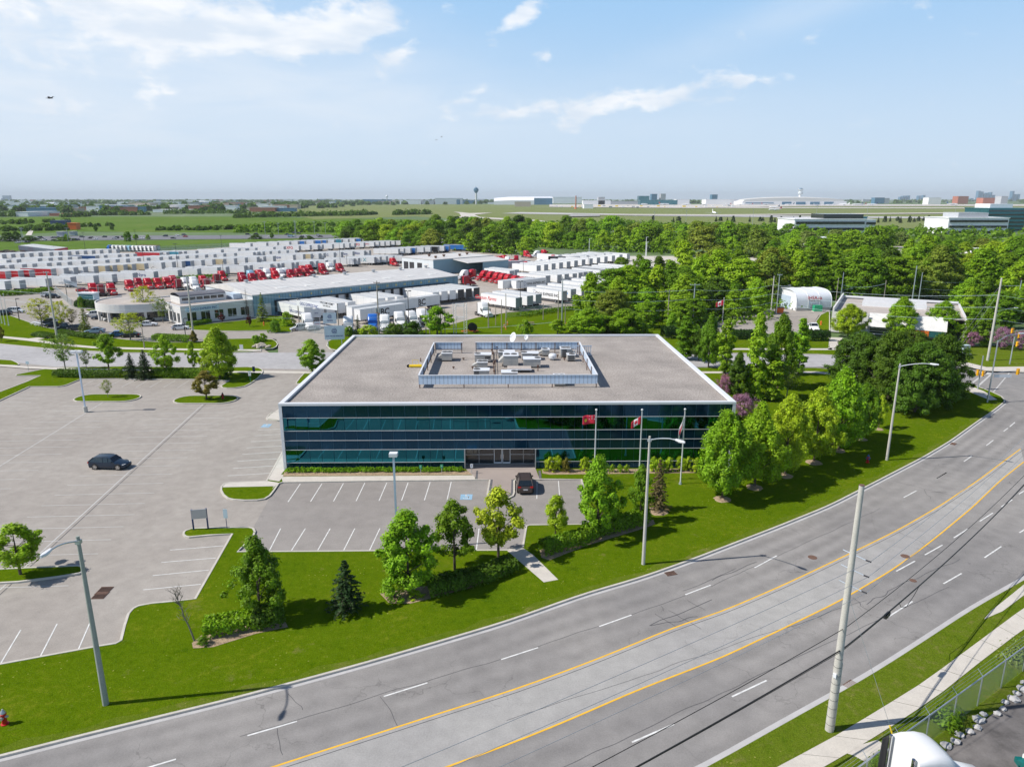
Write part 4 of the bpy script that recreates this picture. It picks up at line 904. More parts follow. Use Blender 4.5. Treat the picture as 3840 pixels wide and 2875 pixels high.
for pr, bx, by, ty, w, c, l in (('column0',2568,1345,1182,62,'mid','slim columnar tree nearest the back right corner of the office roof'),('row1',2656,1378,1182,96,'mid','leafy pale backed tree between the first two columnar trees'),('column1',2716,1400,1196,56,'bright','second columnar tree right of the office roof'),
        ('column1',2826,1500,1168,66,'bright','third columnar tree, tallest of the group right of the building'),('row2',2916,1455,1180,118,'mid','broad leafy tree between the tall columnar trees'),('column0',2992,1405,1190,56,'bright','rightmost slim columnar tree beside the dark clipped hedge'),
        ('column0',2890,1500,1290,85,'bright','lower columnar tree in front of the broad leafy one'),('maple0',2762,1500,1320,92,'dark','dark round tree above the pink redbud by the roof corner'),('row0',2620,1350,1240,90,'dark','dark leafy tree low behind the first columnar trees'),
        ('airy0',2950,1490,1370,105,'olive','sparse olive tree with bare twigs in front of the columnar trees'),('redbud',2786,1568,1478,100,'pink','pink flowering redbud at the front right corner of the building'),('redbud',2712,1500,1405,62,'pink','smaller faded redbud beside the roof edge, above the larger one'),
        ('maple1',1172,1397,1272,100,'bright','bright maple on the small lawn at the back left of the office roof'),
        ('airy0',246,1388,1250,106,'pale','airy pale tree left of the white double lamp by the clipped hedge'),('airy1',325,1385,1308,48,'olive','small airy tree just behind the white double lamp'),('young1',409,1388,1254,90,'bright','fresh green tree leaning over the back road, left of the spruces'),
        ('spruce1',495,1415,1320,70,'spruce','shorter dark spruce of the pair by the back road, left one'),('spruce0',547,1417,1306,84,'spruce','taller dark spruce of the pair by the back road, right one'),('young2',628,1412,1259,84,'lime','slender lime tree right of the dark spruce pair'),
        ('young0',726,1399,1281,46,'lime','thin young tree between the lime tree and the big ash'),('row1',825,1417,1229,148,'lime','largest light green tree beside the back road near the driveway'),('young1',775,1496,1391,98,'orange','orange tinged tree on the island with the red hydrant'),
        ('airy1',405,1489,1424,40,'olive','tiny crooked tree on the left grass island of the car park'),
        ('airy0',159,1228,1118,104,'yellow','yellow green honey locust left of the big utility pole'),('airy1',235,1238,1128,70,'yellow','yellow green honey locust just right of the big utility pole'),('airy1',272,1226,1158,50,'grey','half bare tree among the dark cars in the far office lot'),
        ('fir',322,1248,1130,54,'olive','narrow ragged spruce in front of the dark parked cars'),('airy0',490,1275,1172,112,'yellow','spreading yellow locust in front of the black car'),('airy1',547,1192,1072,92,'yellow','yellow locust before the round white office corner'),
        ('airy0',612,1210,1118,58,'pale','pale tree beside the entrance of the white office'),('dead',929,1192,1077,46,'brown','bare brown dead spruce at the corner of the dock warehouse'),('young0',833,1212,1172,22,'wine','small wine red tree, left one, before the white office windows'),
        ('young1',936,1226,1180,22,'wine','small wine red tree, right one, below the dead spruce'),('fir',986,1206,1092,58,'olive','dark green fir in front of the dock warehouse corner'),('young2',7,1282,1219,26,'orange','little orange leaved tree at the far left edge'),
        ('bush0',1034,1247,1199,46,'mid','bushy small tree left of the silver car at the truck gate'),('bush1',1077,1222,1174,54,'bright','bright bushy tree beside the left banner post'),('fir',1344,1256,1177,40,'deep','dark narrow fir left of the blue truck behind the roof edge'),
        ('bush2',1385,1258,1220,75,'lime','bright lime bush in front of the blue truck'),('young2',1640,1262,1148,112,'bright','bright tree standing left of the lattice gantry'),('bush0',1480,1262,1215,80,'dark','dark green bushes in a heap behind the roof edge, left mass'),
        ('bush2',1545,1260,1206,96,'dark','dark green bushes in a heap behind the roof edge, right mass'),('bush1',1972,1258,1203,58,'bright','bright bush behind the roof between the wooden poles'),('young0',2090,1256,1198,76,'bright','bright small tree behind the roof near the tall steel pole'),
        ('row0',2207,1258,1158,150,'bright','broad bright tree behind the roof, left of the pair'),('row2',2342,1258,1158,150,'bright','broad bright tree behind the roof, right of the pair'),('bush0',1310,1262,1225,40,'mid','small bush behind the truck sales sign'),
        ('bush2',690,1215,1170,30,'orange','small reddish bush at the corner of the white office'),('maple0',727,1285,1240,34,'orange','small reddish tree in the hedge by the back road'),
        ('row0',3180,1262,1142,126,'lime','leafy tree shading the left end of the white low building'),('row1',3372,1262,1115,128,'bright','conical leafy tree in front of the middle of the white low building'),('row2',3528,1265,1130,118,'bright','conical leafy tree right of the slim lamp before the white building'),
        ('column0',3642,1290,1112,40,'mid','tall columnar tree at the right end of the white low building'),('column1',3688,1300,1160,46,'mid','columnar tree with white blossom left of the leaning utility pole'),('column1',3618,1300,1190,30,'mid','short columnar tree beside the white building corner'),
        ('column0',3770,1230,1110,60,'mid','dark leafy columnar tree right of the leaning utility pole'),('redbud',3643,1302,1244,50,'pink','pink redbud left of the leaning utility pole'),('redbud',3752,1310,1228,72,'pink','broad pink redbud behind the traffic lights'),('redbud',3822,1312,1240,60,'pink','pink redbud at the right edge behind the traffic lights')):
    z = .1 if by > 1300 else 0.0
    tree(pr, bx, by, ty, w, c, l, z0=z)
def bare(bx, by, ty, label):
    o = G(bx, by, .1); h = HT(bx, by, ty, .1); t = thing('bare_tree', label, 'tree', (o.x, o.y, .1)); r = random.Random(5)
    mb = MB(); pts = [Vector((-h*.035*k+r.uniform(-.04,.04), r.uniform(-.05,.05), h*k/7)) for k in range(7)]
    for k in range(6): mb.tube(pts[k], pts[k+1], .07*(1-k/8), .07*(1-(k+1)/8), 6, False)
    mb.build('trunk', MT['grey_bark'], t); mb = MB()
    for k in range(34):
        i = r.randint(2, 5); s = pts[i].lerp(pts[i+1], r.random()); d = Vector((r.uniform(-1,1), r.uniform(-1,1), r.uniform(.5,1.6))).normalized()*r.uniform(.4, 1.1); mb.tube(s, s+d*.5, .02, .015, 4, False)
        for _ in range(3): e = Vector((r.uniform(-.3,.3), r.uniform(-.3,.3), r.uniform(.1,.5))); mb.tube(s+d*.5, s+d*.5+e, .013, .006, 4, False)
    mb.build('twigs', MT['grey_bark'], t)
bare(729, 2404, 2190, 'bare leafless sapling beside the shrub bed on the front lawn')
# clipped hedges and shrub masses
def hedge(pts, w, h, col, label, nm='hedge', z0=.1, lsz=.15, dens=110, dark=False):
    q = [G(x, y, z0) for x, y in pts]; q = [Vector((a[0], a[1], z0)) for a in smooth([(p.x, p.y) for p in q], max(6, len(q)*4), 1)]
    rng = np.random.default_rng(abs(hash(label)) % 1000 if False else len(label)*7+int(pts[0][0])); cs, ns = [], []
    for a, b in zip(q[:-1], q[1:]):
        L = (b-a).length; d = (b-a).normalized() if L > 1e-6 else Vector((1,0,0)); nn = np.array([-d.y, d.x, 0]); n = int(L*(w+2*h)*dens)+4
        s = rng.uniform(-.05, 1.05, n)[:, None]; th = rng.uniform(0, math.pi, n); rr = rng.uniform(.78, 1.05, n)
        u = np.sign(np.cos(th))*np.abs(np.cos(th))**.6*w/2*rr; z = np.abs(np.sin(th))**.45*h*rr*rng.uniform(.35, 1, n)**.25
        p = np.array(a)*(1-s)+np.array(b)*s+nn*u[:, None]+np.array([0,0,1])*z[:, None]; p[:, 2] = np.maximum(p[:, 2], z0+.05); cs.append(p)
        ns.append(nn*np.cos(th)[:, None]+np.array([0,0,1])*np.sin(th)[:, None]+rng.normal(size=(n, 3))*.55)
    me = leafmesh(nm, np.concatenate(cs), np.concatenate(ns), lsz, rng, 'foliage'); o = link(nm, me); o.color = (*GRN[col], 1); return tag(o, label, 'hedge' if nm == 'hedge' else 'shrub')
def blobshrub(x, y, wpx, h, col, label, pr='shrub0', z0=.1, group=None, cat='shrub'):
    o = G(x, y, z0); w = wpx/PPM(o.y, .6); p = PT[pr]; s = w/(2*p['R']*1.15)
    return dup(p, (o.x, o.y, z0), tr.uniform(0, 6), label, group, (s, s, h/p['H']), jit(GRN[col], tr, .05))
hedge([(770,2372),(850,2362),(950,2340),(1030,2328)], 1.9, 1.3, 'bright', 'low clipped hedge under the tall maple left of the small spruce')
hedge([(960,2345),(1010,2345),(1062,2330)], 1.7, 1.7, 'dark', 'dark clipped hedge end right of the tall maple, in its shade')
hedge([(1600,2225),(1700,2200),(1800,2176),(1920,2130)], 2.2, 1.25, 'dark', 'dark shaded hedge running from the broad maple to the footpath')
hedge([(2030,2078),(2080,2062),(2140,2048),(2185,2040)], 1.5, 1.5, 'mid', 'clipped hedge at the right side of the footpath')
hedge([(2180,2038),(2230,2012),(2300,1990),(2370,1972),(2420,1950)], 1.6, 1.6, 'mid', 'clipped hedge below the tall bright maple and the middle lamp')
blobshrub(1480, 2240, 132, 1.9, 'bright', 'rounded clipped bush at the foot of the broad maple', 'shrub1'); blobshrub(765, 2418, 60, .7, 'mid', 'low shrub on mulch beside the bare sapling', 'shrub0'); blobshrub(1560, 2240, 70, .6, 'lime', 'low juniper spreading right of the rounded bush', 'shrub1')
hedge([(210,1410),(300,1412),(400,1414),(455,1412)], 2.4, 1.4, 'dark', 'long dark clipped hedge behind the white double lamp', lsz=.13)
hedge([(580,1410),(650,1413),(760,1416)], 2.2, 1.8, 'mid', 'leafy hedge below the lime tree and the big ash', lsz=.13)
blobshrub(852, 1420, 44, 2.3, 'deep', 'dark rounded yew right of the big ash trunk', 'bush1')
hedge([(300,1150),(380,1155),(460,1150)], 4.0, 2.3, 'deep', 'dark green hedge left of the round white office', z0=0, lsz=.2)
blobshrub(306, 1155, 34, 3.4, 'mid', 'round pruned tree at the left end of the far dark hedge', 'bush0', 0)
hedge([(580,1275),(640,1277),(720,1282)], 2.4, 1.6, 'mid', 'hedge along the far side of the back road', lsz=.15); hedge([(705,1222),(740,1218),(785,1210)], 2.2, 1.2, 'mid', 'low hedge before the white office sign wall', z0=.1, lsz=.15)
hedge([(140,1257),(200,1268),(225,1262)], 3.0, 1.0, 'dark', 'shrub bed beside the foot of the big utility pole', lsz=.15)
hedge([(225,1250),(300,1262),(350,1268),(420,1270)], 2.0, 1.1, 'dark', 'shrubs between the far car park and the back road', lsz=.15)
blobshrub(960, 1285, 40, 1.7, 'bright', 'left rounded bush above the boulder pile', 'bush0'); blobshrub(985, 1280, 36, 1.9, 'bright', 'right rounded bush above the boulder pile', 'bush2')
hedge([(3012,1276),(3050,1277),(3106,1277)], 2.2, 2.6, 'deep', 'dark clipped hedge before the white pickup truck', lsz=.17); hedge([(2745,1270),(2800,1272),(2850,1274)], 2.2, 2.4, 'deep', 'dark clipped hedge half hidden behind the columnar trees', lsz=.17)
hedge([(2485,1268),(2530,1266)], 3.0, 3.0, 'deep', 'dark bush clump behind the roof corner', lsz=.2)
hedge([(0,1108),(60,1106),(130,1100),(185,1092)], 5, 1.6, 'mid', 'weedy bank between the far left lot and the trailers', z0=0, lsz=.4, dens=12); hedge([(560,1060),(700,1047),(850,1040)], 4, 1.6, 'mid', 'weedy strip behind the parked red trucks', z0=0, lsz=.4, dens=10)
hedge([(1950,1190),(2080,1170),(2180,1160)], 3.5, 1.4, 'mid', 'overgrown weeds along the right yard fence', z0=0, lsz=.25, dens=8)
# facade planting
gr = 'bright clipped shrubs along the facade'
for x, y, w, c, l in ((2062,1762,44,'gold','pale lime shrub immediately right of the entrance'),(2092,1756,38,'gold','second pale lime shrub right of the entrance'),(2124,1764,34,'orange','brownish rounded shrub right of the entrance'),(2192,1762,42,'gold','lime shrub between the brown one and the tall maple'),
        (2232,1762,40,'gold','lime shrub behind the tall maple crown'),(2450,1760,40,'gold','leftmost shrub of the lime row near the right flagpoles'),(2474,1764,36,'gold','second shrub of the lime row near the right flagpoles'),(2508,1762,40,'gold','third shrub of the lime row near the right flagpoles'),
        (2550,1758,46,'gold','fourth shrub of the lime row, behind the rightmost flagpole'),(2580,1760,36,'gold','fifth shrub of the lime row, right of the rightmost flagpole'),(2612,1764,38,'gold','last shrub of the lime row by the first roadside maple'),(2296,1764,22,'lime','grass tuft left of the middle flagpole'),(2324,1764,24,'lime','grass tuft behind the middle flagpole'),(2350,1765,24,'lime','grass tuft right of the middle flagpole')):
    blobshrub(x, y+6, w*1.2, 1.8 if w > 30 else 1.0, c, l, 'shrub%d' % (x % 2), .1, gr)
rng = np.random.default_rng(3); cs = []; ns = []
for k in range(150):
    a = B(.5+k*.145, -.75+rng.uniform(-.25,.25)); n = 46; th = rng.uniform(0, 6.28, n); r = rng.uniform(.02, .34, n)
    cs.append(np.stack([a[0]+r*np.cos(th), a[1]+r*np.sin(th), .16+.62*(1-r*1.6)*rng.uniform(.4,1,n)], 1)); ns.append(np.stack([np.cos(th), np.sin(th), .3*np.ones(n)], 1)+rng.normal(size=(n,3))*.3)
o = link('daylily_bed', leafmesh('daylily_bed', np.concatenate(cs), np.concatenate(ns), .15, rng, 'foliage', .25)); o.color = (.18,.34,.012,1); o['kind'] = 'stuff'; o['label'] = 'strip of daylily tufts at the foot of the glass facade'; o['category'] = 'plants'
def mulch(pts, z=LZ+.016): sheet('mulch_bed', px(pts, LZ), z, MT['mulch'])
mulch([(1068,1768),(1781,1765),(1781,1780),(1060,1785)]); mulch([(2032,1760),(2650,1756),(2690,1768),(2640,1772),(2420,1775),(2060,1779),(2034,1774)])
mulch([(720,2410),(760,2378),(1000,2330),(1070,2330),(1080,2350),(960,2375),(800,2425),(724,2430)]); mulch([(1425,2225),(1460,2262),(1540,2262),(1760,2205),(1940,2130),(1900,2120),(1600,2195)])
mulch([(2024,2062),(2060,2052),(2380,1955),(2450,1948),(2457,1965),(2400,1985),(2200,2045),(2060,2100),(2030,2090)])
for x, y, r in ((2466,1916,1.2),(2709,1871,1.0),(2829,1827,1.0),(2943,1783,1.0),(3052,1733,1.05),(3143,1689,1.0),(3228,1646,.9),(3294,1609,.75)):
    o = G(x, y, LZ); rr = random.Random(x); mb = MB(); ring = [(r*rr.uniform(.9,1.12)*math.cos(i*.393), r*rr.uniform(.9,1.12)*math.sin(i*.393)) for i in range(16)]
    mb.loft([[(o.x+a*k, o.y+b*k, LZ+h) for a, b in ring] for k, h in ((1,-.02),(.8,.06),(.3,.12),(.01,.13))]); struct(mb.build('mulch_ring', MT['mulch']))
def boulders():
    r = random.Random(8)
    for k, (x, y, s) in enumerate(((952,1303,.8),(962,1299,1.0),(974,1300,1.3),(984,1303,1.1),(993,1300,.9),(1003,1304,.8),(970,1306,.9),(982,1297,1.2),(1010,1300,.7))):
        o = G(x, y, .1); bm = bmesh.new(); bmesh.ops.create_icosphere(bm, subdivisions=2, radius=.6*s)
        for v in bm.verts: v.co *= 1+r.uniform(-.2, .2); v.co.z *= .7
        me = bpy.data.meshes.new('boulder'); bm.to_mesh(me); bm.free(); me.materials.append(MT['limestone']); q = link('boulder', me, None, (o.x, o.y, .1+.25*s))
        tag(q, 'tan limestone boulder, %s from the left in the pile by the truck driveway' % ordn(k+1), 'boulder', 'boulders in the rock pile')
boulders()
# ---- woods: every tree of the near wood and of the belt behind the yard is its own object
wr = random.Random(12)
def wood(rows, group, where, protos, cols, h, spacing, jitter, z0=0.0, start=0):
    cnt = 0
    for ri, (x0, y0, x1, y1, hh) in enumerate(rows):
        a, b = G(x0, y0), G(x1, y1); n = max(2, int((b-a).length/spacing)); rowname = ('front', 'second', 'third', 'fourth', 'fifth', 'sixth', 'seventh', 'eighth', 'ninth','tenth','eleventh','last','rear')[ri+start]
        for i in range(n+1):
            p = a.lerp(b, i/n)+Vector((wr.uniform(-1,1), wr.uniform(-1,1), 0))*jitter; pr = PT[wr.choice(protos)]; c = wr.choices(list(cols), list(cols.values()))[0]
            H = h*hh*wr.uniform(.68, 1.22); s = H/pr['H']; w = s*wr.uniform(1.05, 1.5)
            dup(pr, (p.x, p.y, 0), wr.uniform(0, 6.28), '%s tree, %s from left in the %s line of the %s' % ({'bright':'bright green','mid':'mid green','dark':'dark green','olive':'olive brown','lime':'yellow green','deep':'very dark green','pale':'pale green','orange':'rusty green','yellow':'yellowish'}[c], ordn(i+1), rowname, where), group, (w, w, s), jit(GRN[c], wr, .15)); cnt += 1
    return cnt
cw = dict(bright=6, mid=5, dark=1, lime=3, olive=1); cf = dict(bright=4, mid=5, dark=2, olive=2, lime=2)
n1 = wood([(2150,1246,2480,1252,.42),(2190,1222,2620,1225,.55),(2225,1200,2780,1200,.75),(2270,1165,2860,1178,.9),(2400,1125,2880,1140,1.0),(2900,1120,3900,1118,1.0),(3660,1205,3990,1205,.75),(3600,1160,3990,1160,.9),(2950,1085,3950,1082,1.0),(2480,1055,2930,1060,.95),(2960,1050,3980,1048,1.05),(2900,1020,3990,1015,.95)],
     'trees of the near wood', 'near wood', ('wood0','wood1','wood2','wood3'), cw, 14.0, 7.0, 2.6)
n2 = wood([(1290,905,1960,955,.9),(1290,893,2500,945,1.0),(1400,880,2850,925,1.0),(1650,876,3000,905,1.05)], 'trees of the belt behind the truck yard', 'belt behind the yard', ('farwood0','farwood1'), cf, 14.0, 11.5, 4)
n3 = wood([(2560,960,3300,975,1.1),(2900,940,3990,985,.9),(2950,915,3990,950,.7)], 'trees of the far right wood', 'far right wood', ('farwood0','farwood1'), dict(mid=4, pale=4, bright=2, olive=2, lime=2), 13.0, 12.5, 5)
print('wood', n1, n2, n3)
for k, (x, y, t, w, c) in enumerate(((2330,1010,965,60,'mid'),(2395,1005,955,50,'mid'),(2060,965,948,30,'bright'),(1960,960,945,20,'lime'),(480,905,868,26,'mid'),(510,898,878,20,'bright'),(555,897,880,18,'bright'),(62,900,868,34,'dark'),(30,905,872,60,'dark'),(110,905,885,60,'dark'),(250,900,878,18,'bright'),(240,903,888,60,'mid'),(420,862,845,14,'dark'),(360,868,838,14,'dark'),(1130,905,890,24,'dark'),(1160,905,884,36,'dark'),(960,896,880,50,'dark'),(1020,893,870,16,'mid'))):
    tree('farwood%d' % (k % 2), x, y, t, w, c, 'small %s tree by the highway, %s of its scattered group' % ({'mid':'mid green','bright':'bright green','lime':'lime','dark':'dark'}[c], ordn(k+1)), group='scattered trees by the highway', z0=0)
# far scrub and tree belts: nobody could count them
def scrub(name, rows, n, h, lsz, col, label, seed):
    rng = np.random.default_rng(seed); cs, ns = [], []
    for x0, y0, x1, y1, dep, hh in rows:
        a, b = G(x0, y0), G(x1, y1); L = (b-a).length; m_ = int(n*L/1000); 
        for _ in range(m_):
            s = rng.random(); p = np.array(a.lerp(b, s)); p[1] += rng.uniform(-dep, dep); H = h*hh*rng.uniform(.5, 1.2); R = H*rng.uniform(.5, 1.0); q = 26
            d = rng.normal(size=(q, 3)); d /= np.linalg.norm(d, axis=1)[:, None]; d[:, 2] = np.abs(d[:, 2]); cs.append(p+d*np.array([R, R, H])*rng.uniform(.6, 1, (q, 1))); ns.append(d+rng.normal(size=(q, 3))*.4)
    o = link(name, leafmesh(name, np.concatenate(cs), np.concatenate(ns), lsz, rng, 'foliage')); o.color = (*GRN[col], 1); o['kind'] = 'stuff'; o['label'] = label; o['category'] = 'trees'; return o
scrub('undergrowth', [(2200,1235,2620,1240,4,.9),(2230,1205,2800,1210,6,1),(2270,1175,2870,1185,7,1),(2320,1140,3050,1150,8,1.1),(2340,1110,3900,1115,9,1.2),(2360,1075,3950,1080,10,1.4),(2480,1045,3950,1045,12,1.4),(2640,1015,3950,1018,14,1.4)], 700, 4, .55, 'mid', 'undergrowth filling the near wood between its trees', 7)
scrub('undergrowth', [(1290,905,1960,957,8,1),(1300,895,2500,948,14,1),(1350,885,2800,930,16,1.2),(1500,878,3000,908,18,1.2),(2700,960,3400,975,16,1.2),(2900,945,3990,985,20,1.2),(2900,925,3990,955,20,1.2)], 420, 6, .9, 'mid', 'undergrowth filling the belt and the far right wood', 8)
scrub('scrub', [(900,868,1420,868,22,.8),(960,852,1320,845,14,.7),(1400,850,2300,856,20,1.0),(2250,845,3000,875,26,1.0),(2700,880,3900,925,70,1.1),(2700,862,3900,884,40,1.0)], 620, 8, 2.0, 'mid', 'pale scrub and thicket between the highway and the airfield', 1)
scrub('scrub', [(900,815,1400,806,50,1.0),(1480,806,1610,803,30,1.2),(350,807,560,806,30,1.2),(0,812,60,812,30,1.4),(250,814,330,812,20,1),(640,800,900,800,60,1),(-300,870,260,862,25,.5),(150,852,420,848,20,.35),(600,862,1000,858,25,.35),(-100,840,200,836,60,.5),(1690,828,1850,838,15,.6)], 420, 10, 3.0, 'dark', 'dark belt of trees beyond the meadow', 2)
scrub('far_wood', [(-600,798,900,790,220,1),(-600,784,1300,777,400,1.1),(-1200,772,1600,768,700,1.2),(-1500,764,2000,762,1400,1.4),(-1500,757,5500,757,2500,1.8)], 55, 12, 14, 'dark', 'hazy wooded town land toward the horizon', 4)
for k, x in enumerate((2449,2525,2545,2685,2702,2727,2749,2811,2850,2860,2891,2905,2928,2975,2998,3155,3178,3191,3224,3293,3318,3337,3366,3376,3410,3428,3444,3463,3480,3531,3562,3589,3609,3664)):
    tree('spruce%d' % (k % 2) if k % 2 else 'farwood0', x, 828+(k*7) % 9, 808+(k*5) % 7, 12+(k*3) % 7, 'spruce', 'small dark tree on the airfield edge, %s from the left in the line' % ordn(k+1), group='dark trees lining the airfield edge', z0=0)
for p in list(PT.values()): wipe(p)
# ================================================================ vehicles
def wheel(par, x, y, r=.34, w=.22, rim='chrome', n=14, name='wheel'):
    s = 1 if y > 0 else -1; mb = MB(); mb.tube((0,-w/2,0), (0,w/2,0), r, r, n); o = mb.build(name, MT['rubber'], par, (x, y, r))
    mb = MB(); f = s*(w/2+.004)
    mb.tube((0,f-.03*s,0), (0,f,0), r*.30, r*.30, 8)
    for k in range(5):
        a = k*1.2566; c, q = math.cos(a), math.sin(a); mb.hexa([(r*.62*c-.035*q, f-.03*s, r*.62*q+.035*c), (r*.62*c+.035*q, f-.03*s, r*.62*q-.035*c), (.05*q, f-.03*s, -.05*c), (-.05*q, f-.03*s, .05*c),
                                                            (r*.62*c-.035*q, f+.008*s, r*.62*q+.035*c), (r*.62*c+.035*q, f+.008*s, r*.62*q-.035*c), (.05*q, f+.008*s, -.05*c), (-.05*q, f+.008*s, .05*c)])
    rg = [[(r*k*math.cos(i*.5236), f+d*s, r*k*math.sin(i*.5236)) for i in range(12)] for k, d in ((.70,-.02),(.70,.006),(.60,.006),(.60,-.02))]
    mb.loft(rg, False); mb.build('rim', MT[rim], o); return o
def sec(x, w, zl, zb, zt, cr):
    h = [(w*.86, zl), (w*.98, zl+.13), (w, (zl+zb)/2), (w*.965, zb), (w*.80, zt), (w*.35, zt+cr)]
    return [(x, y, z) for y, z in h]+[(x, -y, z) for y, z in h[::-1]]
def car(kind, L, Wd, H, hood, cowl, roof0, roof1, tail, deck, belt, name='car', rim='chrome'):
    """hood.. deck are x fractions measured from the nose; belt/deck heights in metres"""
    root = link(name, None); hw = Wd/2; X = lambda f: L/2-f*L
    st = [(0, .62, .30, .52, .56), (.02, .82, .20, .60, .66), (.07, .93, .18, .66, .74), (hood, .98, .18, .78, .88), (cowl, 1, .18, belt-.06, belt+.02), (.5, 1, .18, belt, belt+.02), (tail, .98, .18, belt+.02, deck[0]), (.93, .95, .20, belt, deck[1]), (.985, .86, .26, belt-.12, deck[1]-.06), (1, .80, .32, belt-.22, deck[1]-.2)]
    mb = MB(); mb.loft([sec(X(f), hw*w, zl, zb, zt, .03) for f, w, zl, zb, zt in st]); b = mb.build('body', MT['vehicle_paint'], root, smooth=True); b['paint'] = 1
    mb = MB(); gw = .93
    def gs(f, w, z): return (X(f), hw*w, z)
    bot = [gs(cowl-.005, gw, belt-.02), gs(tail+.01, gw-.02, deck[0]-.03)]; top = [gs(roof0, .74, H-.06), gs(roof1, .72, H-.07)]; midb = gs(.55, .955, belt)
    mt = gs((roof0+roof1)/2, .76, H-.03)
    ring = lambda p: (p, (p[0], -p[1], p[2]))
    for s in (1, -1):
        m_ = lambda p: (p[0], p[1]*s, p[2]); mb.face([m_(bot[0]), m_(midb), m_(mt), m_(top[0])]); mb.face([m_(midb), m_(bot[1]), m_(top[1]), m_(mt)])
    mb.face([*ring(bot[0]), *ring(top[0])[::-1]]); mb.face([*ring(bot[1]), *ring(top[1])[::-1]]); mb.build('glass', MT['window_dark'], root)
    mb = MB(); rr = []
    for f, w, z in ((roof0-.012, .74, H-.07), (roof0+.05, .76, H-.02), ((roof0+roof1)/2, .775, H), (roof1-.06, .755, H-.025), (roof1+.01, .73, H-.09)): rr.append([(X(f), y*hw*w, z+dz) for y, dz in ((1,-.05),(.96,0),(.4,.018),(-.4,.018),(-.96,0),(-1,-.05))])
    mb.loft(rr); r_ = mb.build('roof', MT['vehicle_paint'], root, smooth=True); r_['paint'] = 1
    mb = MB()
    for s in (1, -1):
        m_ = lambda p, o=.012: Vector((p[0], (p[1]+o)*s, p[2]))
        mb.tube(m_(bot[0]), m_(top[0]), .03, .03, 5); mb.tube(m_(bot[1]), m_(top[1]), .06, .05, 5)
        for f in (.44, .58 if kind != 'pickup' else .5): mb.tube(m_(gs(f, .955, belt)), m_(gs(f+.02, .76, H-.05)), .028, .028, 5)
    q = mb.build('pillar', MT['vehicle_paint'], root); q['paint'] = 1
    R0 = .34 if H < 1.6 else .37
    for fx in (.185, .80):
        for s in (1, -1):
            mb = MB(); mb.tube((0, s*(hw-.18), 0), (0, s*(hw+.006), 0), R0+.06, R0+.06, 14); mb.build('wheel_arch', MT['black_plastic'], root, (X(fx), 0, R0+.02)); wheel(root, X(fx), s*(hw-.085), R0, .22, rim)
    for s in (1, -1):
        mb = MB(); mb.hexa([(X(.012), s*hw*.46, .58), (X(.05), s*hw*.86, .58), (X(.075), s*hw*.88, .60), (X(.04), s*hw*.5, .60), (X(.018), s*hw*.46, .69), (X(.055), s*hw*.84, .70), (X(.085), s*hw*.88, .74), (X(.045), s*hw*.5, .72)]); mb.build('headlight', MT['lamp_glass'], root)
        z = belt-.14; mb = MB(); mb.box(X(.995)-.02, X(.94), min(s*hw*.55, s*hw*.93), max(s*hw*.55, s*hw*.93), z-.02, z+.13); mb.build('taillight', MT['tail_red'], root)
        mb = MB(); mb.box(X(cowl+.06)-.10, X(cowl+.06)+.08, min(s*hw*.97, s*hw*1.12), max(s*hw*.97, s*hw*1.12), belt+.02, belt+.16); q = mb.build('mirror', MT['vehicle_paint'], root); q['paint'] = 1
    mb = MB(); mb.box(X(.0)-.02, X(0)+.012, -hw*.42, hw*.42, .38, .56); mb.build('grille', MT['black_plastic'], root)
    mb = MB(); mb.box(X(1)-.015, X(1)+.02, -.26, .26, .62, .76); mb.build('licence_plate', MT['white_metal'], root)
    if kind == 'pickup':
        mb = MB(); mb.box(X(.97), X(.64), -hw*.80, hw*.80, belt-.02, belt+.045); mb.build('cargo_bed', MT['black_plastic'], root)
    if kind in ('suv', 'wagon'):
        for s in (1, -1): mb = MB(); mb.tube((X(roof0+.04), s*hw*.66, H+.05), (X(roof1-.04), s*hw*.66, H+.04), .022); mb.build('roof_rail', MT['dark_metal'], root)
    root['L'] = L; return root
CP = dict(sedan=car('sedan', 4.75, 1.82, 1.44, .22, .30, .43, .68, .84, (1.02, 1.0), .90), suv=car('suv', 4.65, 1.88, 1.70, .20, .27, .38, .86, .965, (1.12, 1.06), 1.04),
          wagon=car('wagon', 4.87, 1.87, 1.60, .22, .29, .41, .85, .965, (1.05, 1.0), .98), pickup=car('pickup', 5.7, 2.0, 1.90, .22, .27, .36, .55, .62, (1.2, 1.18), 1.15, rim='dark_metal'),
          hatch=car('sedan', 4.35, 1.79, 1.48, .20, .28, .40, .76, .94, (1.04, 1.0), .92))
CC = dict(black=(.008,.009,.011), white=(.80,.81,.82), silver=(.42,.45,.48), grey=(.08,.09,.10), navy=(.010,.025,.05), red=(.38,.01,.015), blue=(.03,.14,.30), brown=(.06,.045,.04), ltblue=(.28,.42,.52))
def put(kind, x, y, hd, col, label, cat='car', group=None, z=0.0, nm=None):
    o = G(x, y, z) if y > 600 else Vector((x, y, z)); r = dup(CP[kind], (o.x, o.y, o.z), R_(hd), label, group, None, (*CC[col], 1)); r['category'] = cat
    return r
put('wagon', 416, 1752, -4, 'navy', 'black wagon parked across the empty stalls of the big car park', z=.01)
s_ = put('suv', 1967, 1827, 92, 'brown', 'dark brown car parked nose in beside the brick forecourt', z=.01)
put('pickup', 3047, 1236, -92, 'white', 'white pickup truck facing the camera behind the clipped hedge', 'pickup truck')
g1 = 'cars outside the white office'
